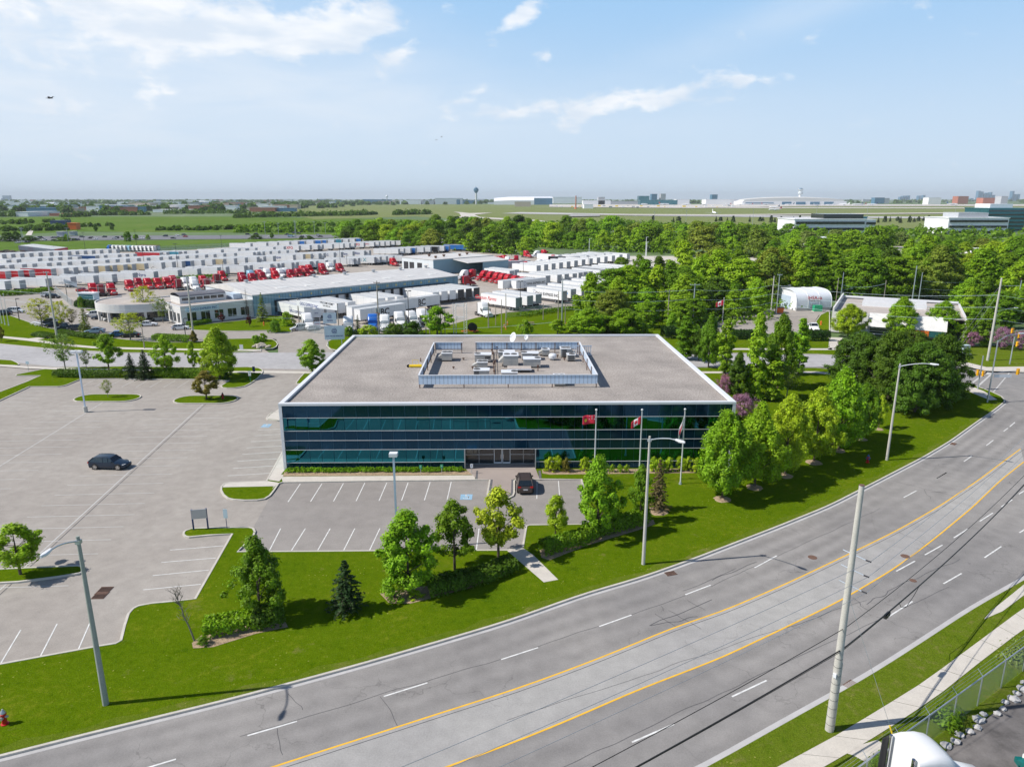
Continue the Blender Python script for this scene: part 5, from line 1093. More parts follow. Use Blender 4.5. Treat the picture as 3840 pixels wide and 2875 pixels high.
for k, x, y, h, c, l in (('suv',61,1172,2,'white','white crossover on the drive at the far left'),('suv',12,1183,190,'black','black car cut off by the left edge behind the flagpoles'),('suv',181,1113,2,'white','white crossover parked by the gate fence, left of the black one'),('suv',200,1118,2,'black','black crossover parked by the gate fence'),
        ('suv',183,1216,200,'navy','dark crossover behind the yellow locust near the big utility pole'),('sedan',205,1223,200,'navy','dark sedan hidden behind the big utility pole'),('pickup',252,1236,200,'navy','dark blue pickup beneath the bare trees'),('sedan',290,1236,200,'grey','dark sedan right of the blue pickup, behind the ragged spruce'),
        ('suv',350,1186,205,'white','white crossover, leftmost of three at the upper side of the far lot'),('sedan',378,1196,200,'navy','dark blue sedan in the upper side of the far lot'),('sedan',428,1204,200,'grey','dark green sedan half hidden by the yellow locust'),('sedan',357,1248,200,'ltblue','pale silver sedan in the lower side of the far lot'),
        ('hatch',437,1262,200,'blue','light blue hatchback left of the black sedan by the road'),('sedan',490,1264,186,'black','black sedan behind the spreading yellow locust'),('sedan',556,1222,14,'white','white sedan before the entrance of the white office'),('hatch',677,1235,14,'white','white hatchback nearest the white office sign wall'),('sedan',545,1206,12,'black','black sedan hidden behind the white sedan near the office door')):
    put(k, x, y, h, c, l, group=g1)
put('suv', 1122, 1238, 208, 'silver', 'silver crossover leaving the truck gate'); put('hatch', 84, 1094, 2, 'red', 'unused') if False else None
put('sedan', 311, 1094, -10, 'red', 'bright red car beside the parked red trucks'); put('sedan', 2000, 1085, 180, 'black', 'black car beside the row of red trucks in the right yard')
hr = random.Random(5); i = 0
for x, y, k, c in ((70,907,'suv','brown'),(66,912,'sedan','silver'),(84,909,'sedan','silver'),(102,911,'sedan','black'),(120,894,'suv','silver'),(136,896,'sedan','silver'),(153,893,'suv','black'),(159,903,'sedan','white'),(166,901,'sedan','grey'),(200,893,'sedan','navy'),(219,895,'suv','black'),(221,900,'sedan','white'),
        (202,904,'sedan','grey'),(213,904,'sedan','silver'),(281,901,'suv','black'),(290,900,'sedan','grey'),(308,890,'sedan','navy'),(340,895,'suv','black'),(357,897,'sedan','white'),(392,890,'hatch','navy'),(430,896,'sedan','silver'),(437,894,'suv','black'),(464,889,'sedan','grey'),(479,888,'suv','navy'),
        (465,891,'sedan','black'),(508,888,'suv','black'),(533,895,'sedan','white'),(620,887,'suv','navy'),(650,895,'sedan','black'),(663,885,'sedan','white'),(691,883,'suv','grey'),(695,889,'sedan','red'),(930,881,'suv','black'),(959,880,'suv','black'),(1015,889,'sedan','white'),(1076,881,'sedan','navy'),
        (1104,876,'suv','grey'),(1120,877,'sedan','black'),(1145,885,'sedan','white'),(1131,891,'suv','black'),(1194,884,'suv','silver'),(1201,889,'sedan','brown'),(2190,856,'suv','black'),(2222,853,'sedan','black'),(2352,858,'suv','silver')):
    i += 1; put(k, x, y, -12 if i % 2 else 168, c, '%s car on the highway, %s of those seen counting from the left' % ({'brown':'dark red','navy':'dark blue','ltblue':'pale blue'}.get(c, c), ordn(i)), group='cars on the highway')
put('suv', 1092, 889, -12, 'ltblue', 'pale blue van on the highway right of the light pole', 'van').scale = (1.35, 1.1, 1.35)

# ---- semi tractors: nose toward +x, origin under the middle
def tractor():
    root = link('semi_truck', None)
    mb = MB(); mb.box(-3.9, 3.3, -.42, .42, .72, .98); mb.box(-3.6, -1.9, -.55, .55, .98, 1.10); mb.build('chassis', MT['dark_metal'], root)
    def ring(x, w, z0, z1, c=.12):
        q = [(w-c*1.2*(1-math.cos(k*.3927)), z1-c*1.6*(1-math.sin(k*.3927))) for k in range(5)]; q = [(w, z0)]+q+[(w*.3, z1+c*.12)]
        return [(x, a, b) for a, b in q]+[(x, -a, b) for a, b in q[::-1]]
    mb = MB(); mb.loft([ring(-1.75, 1.20, .75, 3.92, .20), ring(-1.2, 1.22, .72, 4.02, .24), ring(-.5, 1.22, .72, 4.02, .30), ring(.1, 1.22, .72, 3.86, .36), ring(.5, 1.22, .72, 3.58, .40), ring(.85, 1.20, .72, 3.14, .40), ring(1.12, 1.18, .73, 2.84, .32), ring(1.25, 1.16, .75, 2.70, .25)]); b = mb.build('cab', MT['vehicle_paint'], root, smooth=True); b['paint'] = 1
    mb = MB(); mb.loft([ring(1.2, 1.10, .85, 1.95, .12), ring(2.3, .98, .85, 1.78, .2), ring(3.35, .86, .72, 1.52, .28), ring(3.6, .74, .75, 1.30, .2)]); b = mb.build('hood', MT['vehicle_paint'], root, smooth=True); b['paint'] = 1
    mb = MB()
    for s in (1, -1): mb.loft([[(x, s*(.85+a), z) for a, z in ((0, .95), (.40, .72), (.42, 1.08*k+.05), (.1, 1.30*k+.05))] for x, k in ((1.5,.9),(2.0,1.0),(2.7,1.0),(3.25,.8))])
    b = mb.build('fender', MT['vehicle_paint'], root); b['paint'] = 1
    mb = MB(); [mb.hexa([(-1.78,s*1.2,1.2),(-1.78,s*1.24,1.2),(-2.3,s*1.16,1.2),(-2.3,s*1.12,1.2),(-1.78,s*1.2,3.7),(-1.78,s*1.24,3.7),(-2.25,s*1.16,3.6),(-2.25,s*1.12,3.6)]) for s in (1,-1)]; mb.build('side_fairing', MT['dark_metal'], root)
    for s in (1, -1): mb = MB(); mb.tube((-1.95, s*.9, .9), (-1.95, s*.9, 4.0), .09, n=10); mb.build('exhaust_stack', MT['chrome'], root)
    mb = MB(); mb.hexa([(1.30,-1.02,1.92), (1.30,1.02,1.92), (1.18,1.05,1.9), (1.18,-1.05,1.9), (.98,-.98,2.62), (.98,.98,2.62), (.9,1.0,2.6), (.9,-1.0,2.6)])
    mb.build('windshield', MT['window_dark'], root)
    for s in (1, -1):
        mb = MB(); mb.hexa([(.15,s*1.19,1.95), (1.05,s*1.17,1.90), (.85,s*1.16,2.55), (.2,s*1.19,2.55), (.15,s*1.245,1.95), (1.05,s*1.235,1.90), (.85,s*1.225,2.55), (.2,s*1.245,2.55)]); mb.build('side_window', MT['window_dark'], root)
        mb = MB(); mb.box(1.15, 1.32, min(s*1.3, s*1.52), max(s*1.3, s*1.52), 1.65, 2.35); mb.tube((1.1, s*1.1, 2.3), (1.2, s*1.4, 2.3), .02); mb.tube((1.1, s*1.1, 1.7), (1.2, s*1.4, 1.7), .02); mb.build('mirror', MT['dark_metal'], root)
        mb = MB(); mb.tube((-1.3, s*1.0, .72), (.1, s*1.0, .72), .30, .30, 12); mb.build('fuel_tank', MT['chrome'], root)
        mb = MB(); mb.box(3.1, 3.42, min(s*.62, s*.95), max(s*.62, s*.95), 1.0, 1.24); mb.build('headlight', MT['lamp_glass'], root)
        wheel(root, 2.35, s*1.02, .50, .28, 'chrome', 14)
        for x in (-2.2, -3.4): wheel(root, x, s*.95, .50, .5, 'chrome', 14)
    mb = MB(); mb.box(3.56, 3.64, -.55, .55, .85, 1.32); [mb.box(3.64, 3.67, -.5+i*.14, -.46+i*.14, .88, 1.28) for i in range(8)]; mb.build('grille', MT['grey_metal'], root)
    mb = MB(); mb.box(3.3, 3.78, -1.12, 1.12, .38, .72); mb.build('bumper', MT['vehicle_paint'], root)['paint'] = 1
    mb = MB(); mb.lathe([(.5,0),(.5,.06),(.001,.06)], (-2.8, 0, 1.10), 14); mb.box(-3.4,-3.1,-.3,.3,1.08,1.14); mb.build('fifth_wheel', MT['dark_metal'], root)
    return root
TR = tractor()
TC = dict(red=(.46,.008,.018), white=(.80,.80,.79), blue=(.02,.13,.48), ltblue=(.30,.52,.66), dkred=(.32,.006,.02))
def truck(x, y, hd, col, label, group='parked semi truck cabs', s=1.0):
    o = G(x, y); return tag(dup(TR, (o.x, o.y, 0), R_(hd), None, None, (s, s, s), (*TC[col], 1)), label, 'truck', group)
rowt = ((352,1104,'red'),(379,1108,'dkred'),(421,1105,'red'),(488,1090,'red'),(522,1082,'dkred'),(558,1083,'red'),(594,1082,'red'),(628,1078,'red'),(652,1072,'red'),(668,1086,'dkred'),(698,1080,'white'),(729,1076,'white'),(731,1088,'white'),(764,1072,'red'),(775,1084,'dkred'),(835,1052,'red'),(812,1064,'dkred'),(910,1058,'dkred'),
        (943,1050,'ltblue'),(975,1048,'red'),(1004,1042,'white'),(1030,1040,'red'),(1054,1042,'white'),(1072,1040,'white'),(915,1070,'dkred'),(948,1062,'dkred'),(985,1056,'dkred'),(1035,1051,'red'),(1092,1046,'dkred'),(1137,1030,'red'),(1162,1026,'red'),(1120,1042,'dkred'),(1150,1040,'dkred'),(1210,1020,'red'),(1238,1016,'white'),(1212,1030,'dkred'),(1275,1020,'dkred'),(1476,997,'red'))
for i, (x, y, c) in enumerate(rowt):
    truck(x, y, -50 if i not in (1, 9, 14, 16) else 130, c, '%s truck cab, %s from the left between the trailers and the dock warehouse' % ({'red':'red','dkred':'dark red','white':'white','ltblue':'pale blue'}[c], ordn(i+1)))
for x, y, h, c, l in ((1738,1048,222,'white','white cab left of the first red cab beyond the warehouse end'),(1766,1046,222,'red','red cab just right of the white one beyond the warehouse end'),(1813,1050,222,'red','second red cab beyond the warehouse end, half behind the next'),(1838,1054,222,'red','third red cab beyond the warehouse end, by the ring logo trailer'),
        (1752,1072,40,'dkred','dark red cab seen from behind at the warehouse corner'),(1862,1058,225,'red','first of five red cabs in a slanted row in the right yard'),(1882,1062,225,'red','second of five red cabs in a slanted row in the right yard'),(1903,1066,225,'red','third of five red cabs in a slanted row in the right yard'),(1928,1072,225,'red','fourth of five red cabs in a slanted row in the right yard'),(1953,1078,225,'red','last of five red cabs in a slanted row in the right yard'),
        (1862,990,-60,'red','red cab at the left of the cluster behind the shed'),(1876,989,-60,'red','second red cab of the cluster behind the shed'),(1893,986,-60,'red','third red cab of the cluster behind the shed'),(1902,992,-95,'white','white cab right of the red cluster behind the shed'),(1912,1004,205,'red','red cab side on, left of the lone white day cab'),(1936,987,-90,'dkred','dark red cab behind, facing the shed'),
        (1968,1012,215,'red','red cab with a swirl logo beside the light pole'),(1976,966,-50,'red','red cab in the back row of the right yard'),(2010,966,200,'white','white cab in the back row of the right yard'),(2042,962,-50,'red','second red cab in the back row of the right yard'),(2072,984,210,'red','red cab left of the black curtain trailer'),(2018,1004,215,'white','white cab before the grey flatbed truck'),
        (2035,1003,215,'white','second white cab before the grey flatbed truck'),(2100,990,-45,'red','red cab in front of the black curtain trailer'),(2052,1007,200,'white','white day cab towing the grey flatbed'),
        (1156,1232,-62,'white','white cab with grey grille waiting inside the left banner gate'),(1308,1246,-78,'white','white cab with chrome grille at the right banner post'),(1399,1236,-80,'blue','bright blue cab behind the roof edge bushes'),(1444,1238,-80,'white','white cab right of the bright blue one'),(1500,1226,-70,'white','white cab half hidden by the dark green bushes'),
        (1545,1222,-60,'white','second white cab half hidden by the dark green bushes'),(1588,1214,-55,'white','white cab behind the bright tree by the gantry'),(1815,1186,-62,'white','lone white cab with trailer at the grass edge behind the roof')):
    truck(x, y, h, c, l)
for i in range(12):
    x = 206+i*8 if i < 8 else 268+(i-8)*8
    truck(412+i*15, 942+(i*.35), 150, ('blue','white','white','white','white','ltblue','white','white','white','white','white','white')[i], '%s cab, %s from the left in the far row by the highway fence' % (('blue','white','white','white','white','pale blue','white','white','white','white','white','white')[i], ordn(i+1)))

# ---- trailers: rear doors at x=0, nose toward -x... built along +x from the doors to the nose
def trailer(nm='box_trailer', reefer=False, full=True):
    root = link(nm, None); L, w = 16.1, 1.3
    mb = MB(); mb.box(.12, L, -w, w, 1.15, 4.02); o = mb.build('box_body', MT['trailer_skin'], root); o['paint'] = 1
    mb = MB(); mb.box(.1, L+.02, -w-.01, w+.01, 4.02, 4.08); mb.build('roof', MT['trailer_roof'], root)
    mb = MB(); mb.box(0, .12, -w, w, 1.1, 4.05); d = mb.build('rear_door', MT['trailer_door'], root)
    if full:
        mb = MB(); [mb.tube((-.03, y, 1.2), (-.03, y, 3.95), .025, n=5) for y in (-.75, -.3, .3, .75)]; mb.box(-.02, -.004, -.02, .02, 1.2, 3.95); mb.build('lock_rod', MT['galvanised'], d)
        mb = MB(); [mb.box(x-.03, x+.03, s*w-(.01 if s < 0 else -.0), s*w+(.01 if s > 0 else 0), 1.2, 3.95) for x in (4.2, 8.2, 12.2) for s in (1, -1)]; mb.build('side_seam', MT['galvanised'], root)
        mb = MB(); [mb.box(12.6, 12.8, y-.08, y+.08, .12, 1.15) for y in (-.9, .9)]; mb.box(12.6, 12.8, -.9, .9, .5, .6); mb.build('landing_gear', MT['dark_metal'], root)
        mb = MB(); mb.box(0, .1, -1.1, 1.1, .45, .6); mb.box(.0, .1, -.8, -.7, .6, 1.1); mb.box(.0, .1, .7, .8, .6, 1.1); mb.build('bumper', MT['dark_metal'], root)
    mb = MB(); mb.box(.8, 3.6, -.9, .9, .55, 1.15); mb.build('bogie', MT['dark_metal'], root)
    for x in (1.5, 2.8):
        for s in (1, -1): wheel(root, x, s*1.0, .5, .5, 'galvanised', 10)
    if reefer: mb = MB(); mb.box(L, L+.5, -1.0, 1.0, 2.3, 3.95); mb.build('reefer_unit', MT['white_metal'], root)
    return root
T1, T2, T3 = trailer(), trailer(reefer=True), trailer(full=False)
TCO = dict(white=(.80,.80,.79), red=(.48,.02,.03), navy=(.02,.07,.20), beige=(.60,.50,.32), blue=(.03,.17,.50), teal=(.06,.28,.38), black=(.015,.015,.018), grey=(.50,.52,.53), cream=(.70,.66,.55))
for nm, c in (('logo_navy',(.02,.05,.22)),('logo_red',(.60,.03,.04)),('logo_green',(.10,.36,.22)),('logo_orange',(.72,.20,.03)),('logo_teal',(.12,.35,.40)),('logo_blue',(.05,.30,.70))): mat(nm, c, .5, var=0)
def trl(x, y, hd, col='white', label='', group='trailers in the truck yard', src=None, txt=None, side=1, far=False):
    """x,y: photo pixel of the ground under the rear doors; hd: direction from the doors to the nose"""
    o = G(x, y) if not isinstance(x, Vector) else x; t = dup(src or (T3 if far else T1), (o.x, o.y, 0), R_(hd), None, None, None, (*TCO[col], 1)); tag(t, label, 'trailer', group)
    for s_, size, m, px_, pz, *more in (txt or []):
        M = Matrix.Translation((px_, side*1.318, pz)) @ Matrix.Rotation(math.pi if side > 0 else 0, 4, 'Z') @ Matrix.Rotation(math.pi/2, 4, 'X')
        text('lettering', s_, size, MT[m], t, M, .004, bold=more[0] if more else .02, shear=more[1] if len(more) > 1 else 0)
    return t
def swirl(t, x, z, r, m='logo_navy', side=1):
    mb = MB()
    for k in range(3):
        for i in range(14):
            a0, a1 = k*2.094+i*.19, k*2.094+(i+1)*.19; f = lambda a, i_: (r*(.35+.65*i_/14), a); p = [(rr*math.cos(a), rr*math.sin(a)) for rr, a in ((r*(.3+.7*i/14), a0), (r*(.3+.7*(i+1)/14), a1), (r*(.18+.7*(i+1)/14), a1), (r*(.18+.7*i/14), a0))]
            mb.face([(x+a*side*-1, side*1.322, z+b) for a, b in p])
    mb.build('logo', MT[m], t)
UD = Vector((math.cos(R_(44)), math.sin(R_(44)), 0)); ND = Vector((-UD.y, UD.x, 0))
def rowpt(px_, off):
    """point on the yard row at signed distance off, seen at photo column px_"""
    lo, hi = -350.0, 700.0
    for _ in range(60):
        m_ = (lo+hi)/2; q = UD*m_+ND*off
        if q.y > 30 and P(q.x, q.y, 0)[0] > px_: hi = m_
        elif q.y <= 30: lo = m_
        else: lo = m_
    return UD*lo+ND*off, lo
HDL = 166
def row(name, off, specs, far=False, hd=HDL, skipfirst=0):
    for i, sp_ in enumerate(specs):
        px_, col = sp_[0], sp_[1]; txt = sp_[2] if len(sp_) > 2 else None; p, u = rowpt(px_, off+(sp_[3] if len(sp_) > 3 else 0))
        t = trl(p, 0, hd, col, '%s trailer, %s from the left in the %s of the yard' % ({'navy':'dark blue','beige':'beige','cream':'cream'}.get(col, col), ordn(i+1), name), txt=txt, far=far and not txt)
z1 = lambda v: v/2.212
z2 = lambda v: 900+v/2.212
rA = [(z1(v), c, *t) for v, c, *t in ((80,'white'),(200,'white'),(415,'white'),(620,'white'),(808,'white'),(960,'white',[('INUM',1.7,'dark_metal',13.5,2.6)]),(1130,'white'),(1302,'white',[('Nyro',2.0,'logo_navy',6,2.6)]),(1500,'white'),(1660,'white'),(1825,'white'),(1895,'white',[('N',1.5,'logo_teal',3,2.6)]),(2050,'white',[('^',3.0,'logo_green',5,2.4)]))]
rA += [(z2(v), c, *t) for v, c, *t in ((55,'white'),(100,'white'),(270,'white',[('edatt',1.2,'logo_navy',5,2.2)]),(328,'white'),(362,'white'),(445,'white'),(482,'white'),(595,'white'),(645,'white'),(725,'white',[('Dicut',1.1,'logo_navy',4,2.8)]),(790,'white'),(955,'white'),(992,'white'),(1125,'white',[('TRANS',1.7,'logo_teal',9.5,2.5,.01),('X',2.6,'logo_teal',5.4,2.6,.04)]),(1170,'white'),(1222,'white'),(1278,'white'),(1352,'white'))]
row('front row', 313, rA)
rB = [(z1(v), c, *t) for v, c, *t in ((-120,'red'),(80,'red'),(185,'red'),(276,'red'),(455,'red'),(560,'white'),(640,'white'),(720,'white'),(806,'white'),(900,'beige'),(962,'beige'),(1050,'beige'),(1120,'beige'),(1222,'beige'),(1362,'white'),(1450,'white'),(1530,'white'),(1602,'navy'),(1690,'white'),(1780,'white'),(1870,'beige',[('NIGHTY',1.6,'logo_blue',8,2.5)]),(1960,'white'),(2050,'white'),(2147,'white',[('Papineau',2.1,'logo_navy',9,2.7,.03)]))]
rB += [(z2(v), c, *t) for v, c, *t in ((210,'white'),(290,'white'),(455,'white',[('Nordique',1.9,'logo_navy',11,2.7,.03)]),(537,'white'),(600,'beige'),(665,'white',[('Laidlaw',1.9,'logo_navy',5.5,2.7,.03)]),(705,'white'),(790,'white',[('TCG',1.7,'logo_navy',5,2.7,.03)]),(850,'white',[('VCG',1.6,'logo_navy',4,2.7,.03)]),(945,'white',[('Laidlaw',1.9,'logo_navy',6,2.7,.03)]),(1040,'white',[('aidlaw',1.9,'logo_navy',5,2.7,.03)]),(1082,'white',[('law',1.9,'logo_navy',3,2.7,.03)]),(1322,'white'),(1366,'white'),(1422,'white'),(1462,'blue'),(1530,'white'),(1586,'white'),(1650,'black'),(1700,'white'),(1740,'blue'),(1890,'blue'),(1945,'white'),(1995,'white'),(2048,'grey'),(2134,'grey'))]
row('second row', 356, rB)
rB2 = [(z1(v), 'white') for v in (-60, 30, 110, 215, 300, 420, 500, 590, 700, 800, 900, 985, 1070, 1160, 1240, 1345, 1420, 1480, 1560, 1640, 1720, 1790, 1870, 1960, 2150)]+[(z2(v), 'white') for v in (125, 202, 260, 330, 400, 470)]
row('third row', 390, rB2, True)
rC = [(z1(v), c) for v, c in ((85,'white'),(168,'white'),(343,'white'),(430,'white'),(510,'white'),(590,'white'),(670,'white'),(815,'navy'),(885,'white'),(1000,'white'),(1065,'white'),(1130,'white'),(1345,'red'),(1400,'white'),(1500,'teal'),(1545,'white'),(1640,'white'),(1850,'white'),(2060,'white'))]
rC += [(z2(v), c, *t) for v, c, *t in ((0,'white'),(60,'white'),(140,'white'),(290,'white'),(375,'white'),(500,'white',[('XPO',2.3,'logo_red',6.5,2.7,.05)]),(590,'white'),(655,'white',[('XPO',2.3,'logo_red',6.5,2.7,.05)]),(690,'white'),(775,'white'),(865,'white'),(915,'white'),(958,'white'),(1035,'white',[('XPO',2.2,'logo_red',5,2.7,.05)]),(1120,'white',[('XPO Logistics',1.2,'logo_red',7,2.9)]),(1160,'white'),(1205,'white'),(1250,'white'),(1290,'white'),(1340,'white'),(1385,'white'),(1422,'white'),(1470,'white',[('XPO',2.3,'logo_red',5,2.7,.05)]),(1510,'white'),(1560,'white',[('Logistics',1.2,'logo_red',5,2.9)]),(1605,'white'),(1645,'white',[('XPO',2.3,'logo_red',5,2.7,.05)]),(1700,'white'),(1748,'white'))]
row('fourth row', 423, rC, True)
rD = [(z1(v), 'white') for v in (45, 120, 195, 270, 345, 435, 510, 585, 650, 718, 784, 850, 920, 985)]+[(z2(v), c) for v, c in ((100,'white'),(230,'white'),(320,'white'),(420,'white'),(490,'white'),(545,'blue'),(620,'white'),(680,'blue'),(725,'blue'),(790,'white'),(850,'teal'),(905,'white'),(960,'white'),(1010,'blue'),(1070,'white'),(1120,'white'),(1180,'white'),(1240,'white'),(1300,'white'),(1360,'white'),(1410,'white'),(1465,'white'),(1510,'white'),(1560,'white'))]
row('fifth row', 468, rD, True)
# docked trailers along the warehouse: noses point away from the dock
def docked(name, items, hd, base_, grp='trailers at the loading dock'):
    for i, (x, y, c, *t) in enumerate(items): trl(x, y, hd, c, base_ % ordn(i+1), grp, txt=t[0] if t else None, side=-1)
# right yard rows: rears on a line, noses to upper left
def rightrow(name, items, hd=133):
    for i, (x, y, c, *t) in enumerate(items):
        q = trl(x, y, hd, c, '%s trailer, %s from left in the %s, right yard' % (c, ordn(i+1), name), 'trailers in the right yard', txt=t[0] if t else None)
        if len(t) > 1: swirl(q, *t[1])
rightrow('row behind the black car', [(1920,1052,'white',None,(13.5,2.7,1.1)),(1938,1048,'white'),(2055,1073,'white',[('GIGG EXPRESS INC.',1.15,'dark_metal',6.5,2.5,.03)]),(2098,1069,'white'),(2125,1066,'white'),(2155,1064,'white'),(2177,1060,'white'),(2195,1057,'white'),(2214,1055,'white'),(2258,1050,'white'),(2278,1046,'black'),(2296,1042,'white'),(2330,1037,'white'),(2352,1030,'white')])
rightrow('row at the front fence', [(1946,1166,'white',[('Closson Farms',1.7,'logo_red',14,2.7,.02,.3)]),(1988,1158,'white'),(2020,1152,'white'),(2116,1138,'white',[('GIGG EXPRESS INC.',1.25,'dark_metal',6.5,2.4,.03)],(12.5,2.8,1.0)),(2150,1130,'white',[('Celadon',1.3,'logo_blue',3.5,2.7,.05)]),(2190,1120,'white'),(2240,1108,'white'),(2275,1098,'white'),(2310,1090,'white')])
rightrow('back row', [(2020+i*28, 1030-i*4.2, 'white') for i in range(13)])
rightrow('far row', [(2100,985,'white'),(2186,990,'white'),(2205,988,'white'),(2232,986,'white'),(2250,983,'white'),(2270,980,'white'),(2290,978,'white')])
q = trl(2172, 992, 166, 'black', 'black curtain side trailer coupled behind the red cab in the right yard', txt=[('GIGG EXPRESS INC.',1.1,'white_metal',5.5,2.3,.03)])
trl(1986, 1008, 200, 'grey', 'grey trailer side on behind the red cab with the swirl logo')
for i, (x, y) in enumerate(((1842,1110),(1890,1118))):
    q = trl(x+150, y-38 if i else y-30, 224, 'white', ('upper','lower')[i]+' of two long white trailers with blue swirls left of the fence row', 'trailers in the right yard', txt=[('GIGG EXPRESS INC.',1.15,'dark_metal',5.5,2.5,.03)] if i else None); swirl(q, 11.5, 2.7, 1.0)
WA = G(947, 1105, 6.5); WB = G(1717, 1032, 6.5); WA.z = WB.z = 0; WU = (WB-WA).normalized(); WN = Vector((WU.y, -WU.x, 0))
for i in range(24):
    s_ = 8+i*3.45
    if i in (5, 6, 10, 11, 12) or s_ > (WB-WA).length-5: continue
    p = WA+WU*s_+WN*.95; c = 'white'
    t = trl(p, 0, -46, c, 'docked %s trailer, bay %d counted from the left corner of the warehouse' % ('white' if i < 13 else 'grey roofed', i+1), 'trailers at the loading dock', side=-1)
    if i >= 16:
        mb = MB(); mb.box(16.12, 16.2, -1.28, 1.28, 1.16, 4.0); mb.build('front_panel', MT['dark_metal'], t)
    if i == 0: swirl(t, 8, 2.7, 1.0, 'logo_navy', -1); text('lettering', 'GIGG EXPRESS INC.', 1.0, MT['logo_navy'], t, Matrix.Translation((12,-1.318,2.2)) @ Matrix.Rotation(math.pi/2, 4, 'X'), .004, bold=.02)
for i, (x, y, l, lg) in enumerate(((1640,1152,'white trailer with large logo lettering, farther of the two lettered ones','HBC'),(1512,1188,'white trailer with large logo lettering, nearer of the two lettered ones','HBC'),(1560,1165,'white trailer between the two lettered ones',None),(1480,1178,'white trailer nose behind the nearer lettered one',None))):
    t = trl(x, y, 229, 'white', l, 'trailers behind the gate', txt=[(lg,2.1,'logo_orange' if 0 else 'logo_red',8.6,2.5,.06),('BC',2.1,'dark_metal',8.05,2.5,.065)] if 0 else ([('H',2.5,'logo_orange',10.3,2.5,.08),('BC',2.5,'dark_metal',7.6,2.5,.07),('Logistics',.5,'dark_metal',8,1.4)] if lg else None))

# ================================================================ buildings of the yard
def frame(o, ang): return Matrix.Translation(o) @ Matrix.Rotation(ang, 4, 'Z')
g44 = R_(44)
W0, W1 = G(947, 1105, 6.5), G(1717, 1032, 6.5); W0.z = W1.z = 0; WL = (W1-W0).length; wa = math.atan2(W1.y-W0.y, W1.x-W0.x); WD = 34.0
wh = thing('dock_warehouse', 'long low blue grey dock warehouse with a pale metal roof', 'warehouse', W0, wa)
mb = MB(); mb.box(0, WL, 0, .2, 0, 6.4); mb.box(0, WL, WD-.2, WD, 0, 6.4); mb.build('wall', MT['ribbed_wall'], wh)
mb = MB()
for x in (.0, WL-.2): mb.hexa([(x,.2,0),(x+.2,.2,0),(x+.2,WD-.2,0),(x,WD-.2,0),(x,.2,6.4),(x+.2,.2,6.4),(x+.2,WD-.2,6.4),(x,WD-.2,6.4)]); mb.prism([(x,.2),(x+.2,.2),(x+.2,.3),(x,.3)],6.4,6.41)
mb.build('gable_wall', MT['ribbed_side'], wh)
mb = MB(); mb.loft([[(x,-.35,6.4),(x,WD*.5,8.1),(x,WD+.35,6.4),(x,WD+.3,6.2),(x,-.3,6.2)] for x in (-.3, WL+.3)]); mb.build('roof', MT['seamed_roof'], wh)
mb = MB(); mb.box(-.32, WL+.32, -.50, -.36, 6.18, 6.45); mb.build('gutter', MT['grey_metal'], wh)
for i in range(10):
    mb = MB(); x = 10+i*9.6; mb.hexa([(x,5.0,6.92),(x+3.4,5.0,6.92),(x+3.4,6.6,7.08),(x,6.6,7.08),(x,5.0,7.00),(x+3.4,5.0,7.00),(x+3.4,6.6,7.16),(x,6.6,7.16)]); 
    if x < WL-5: mb.build('skylight', MT['white_paint'], wh)
for i in range(7):
    mb = MB(); mb.lathe([(.45,0),(.45,.5),(.75,.6),(.75,.85),(.3,1.0),(.001,1.02)], (6+i*11.5, WD*.5, 8.0), 12)
    if 6+i*11.5 < WL: mb.build('ridge_vent', MT['grey_metal'], wh)
for i in range(24):
    x = 8+i*3.45
    if x > WL-3: break
    mb = MB(); mb.box(x-1.35, x+1.35, -.03, 0-.004, 1.15, 3.9); d = mb.build('dock_door', MT['white_metal'], wh)
    mb = MB(); mb.box(x-1.6, x-1.36, -.5, -.01, .9, 4.1); mb.box(x+1.36, x+1.6, -.5, -.01, .9, 4.1); mb.box(x-1.6, x+1.6, -.9, -.01, 4.1, 4.3); mb.build('dock_shelter', MT['dark_metal'], wh)
    text('door_number', str(i+1), .9, MT['safety_yellow'], wh, Matrix.Translation((x, -.02, 5.2)) @ Matrix.Rotation(math.pi/2, 4, 'X'), .004, bold=.02)
for i in range(9):
    mb = MB(); x = 3+i*8.9; mb.tube((x, -.12, 0), (x, -.12, 6.2), .06); mb.build('downpipe', MT['blue_grey_wall'], wh)
mb = MB(); mb.box(2.0, 5.2, -.03, -.004, .1, 3.6); mb.build('drive_in_door', MT['white_wall'], wh)
C = G(1625, 975, 6.5); C.z = 0
sh = thing('repair_shed', 'blue grey repair shed with bay doors behind the dock warehouse', 'shed', C, g44)
mb = MB(); mb.box(0, 36, 0, .2, 0, 6.4); mb.box(35.8, 36, .2, 30, 0, 6.4); mb.build('wall', MT['blue_grey_wall'], sh)
mb = MB(); mb.box(0, .2, .2, 24, 0, 6.4); mb.build('bay_wall', MT['off_white_wall'], sh)
mb = MB(); mb.box(-.2, 36.2, -.2, 24.2, 6.4, 6.7); mb.build('roof', MT['metal_roof'], sh)
mb = MB(); mb.box(20, 36, 24.2, 34, 0, 5.4); mb.box(19.8, 36.2, 24.25, 34.2, 5.4, 5.6); mb.build('rear_annex', MT['metal_roof'], sh)
mb = MB(); mb.loft([[(x, .0, 6.38), (x, 0, 6.1), (x, -11, 5.0), (x, -11, 5.25)] for x in (11, 36.1)]); mb.build('canopy', MT['metal_roof'], sh)
mb = MB(); mb.box(20, 36, -10.8, -10.6, 0, 4.95); mb.box(35.8, 36, -10.6, -.05, 0, 5.0); mb.build('canopy_wall', MT['blue_grey_wall'], sh)
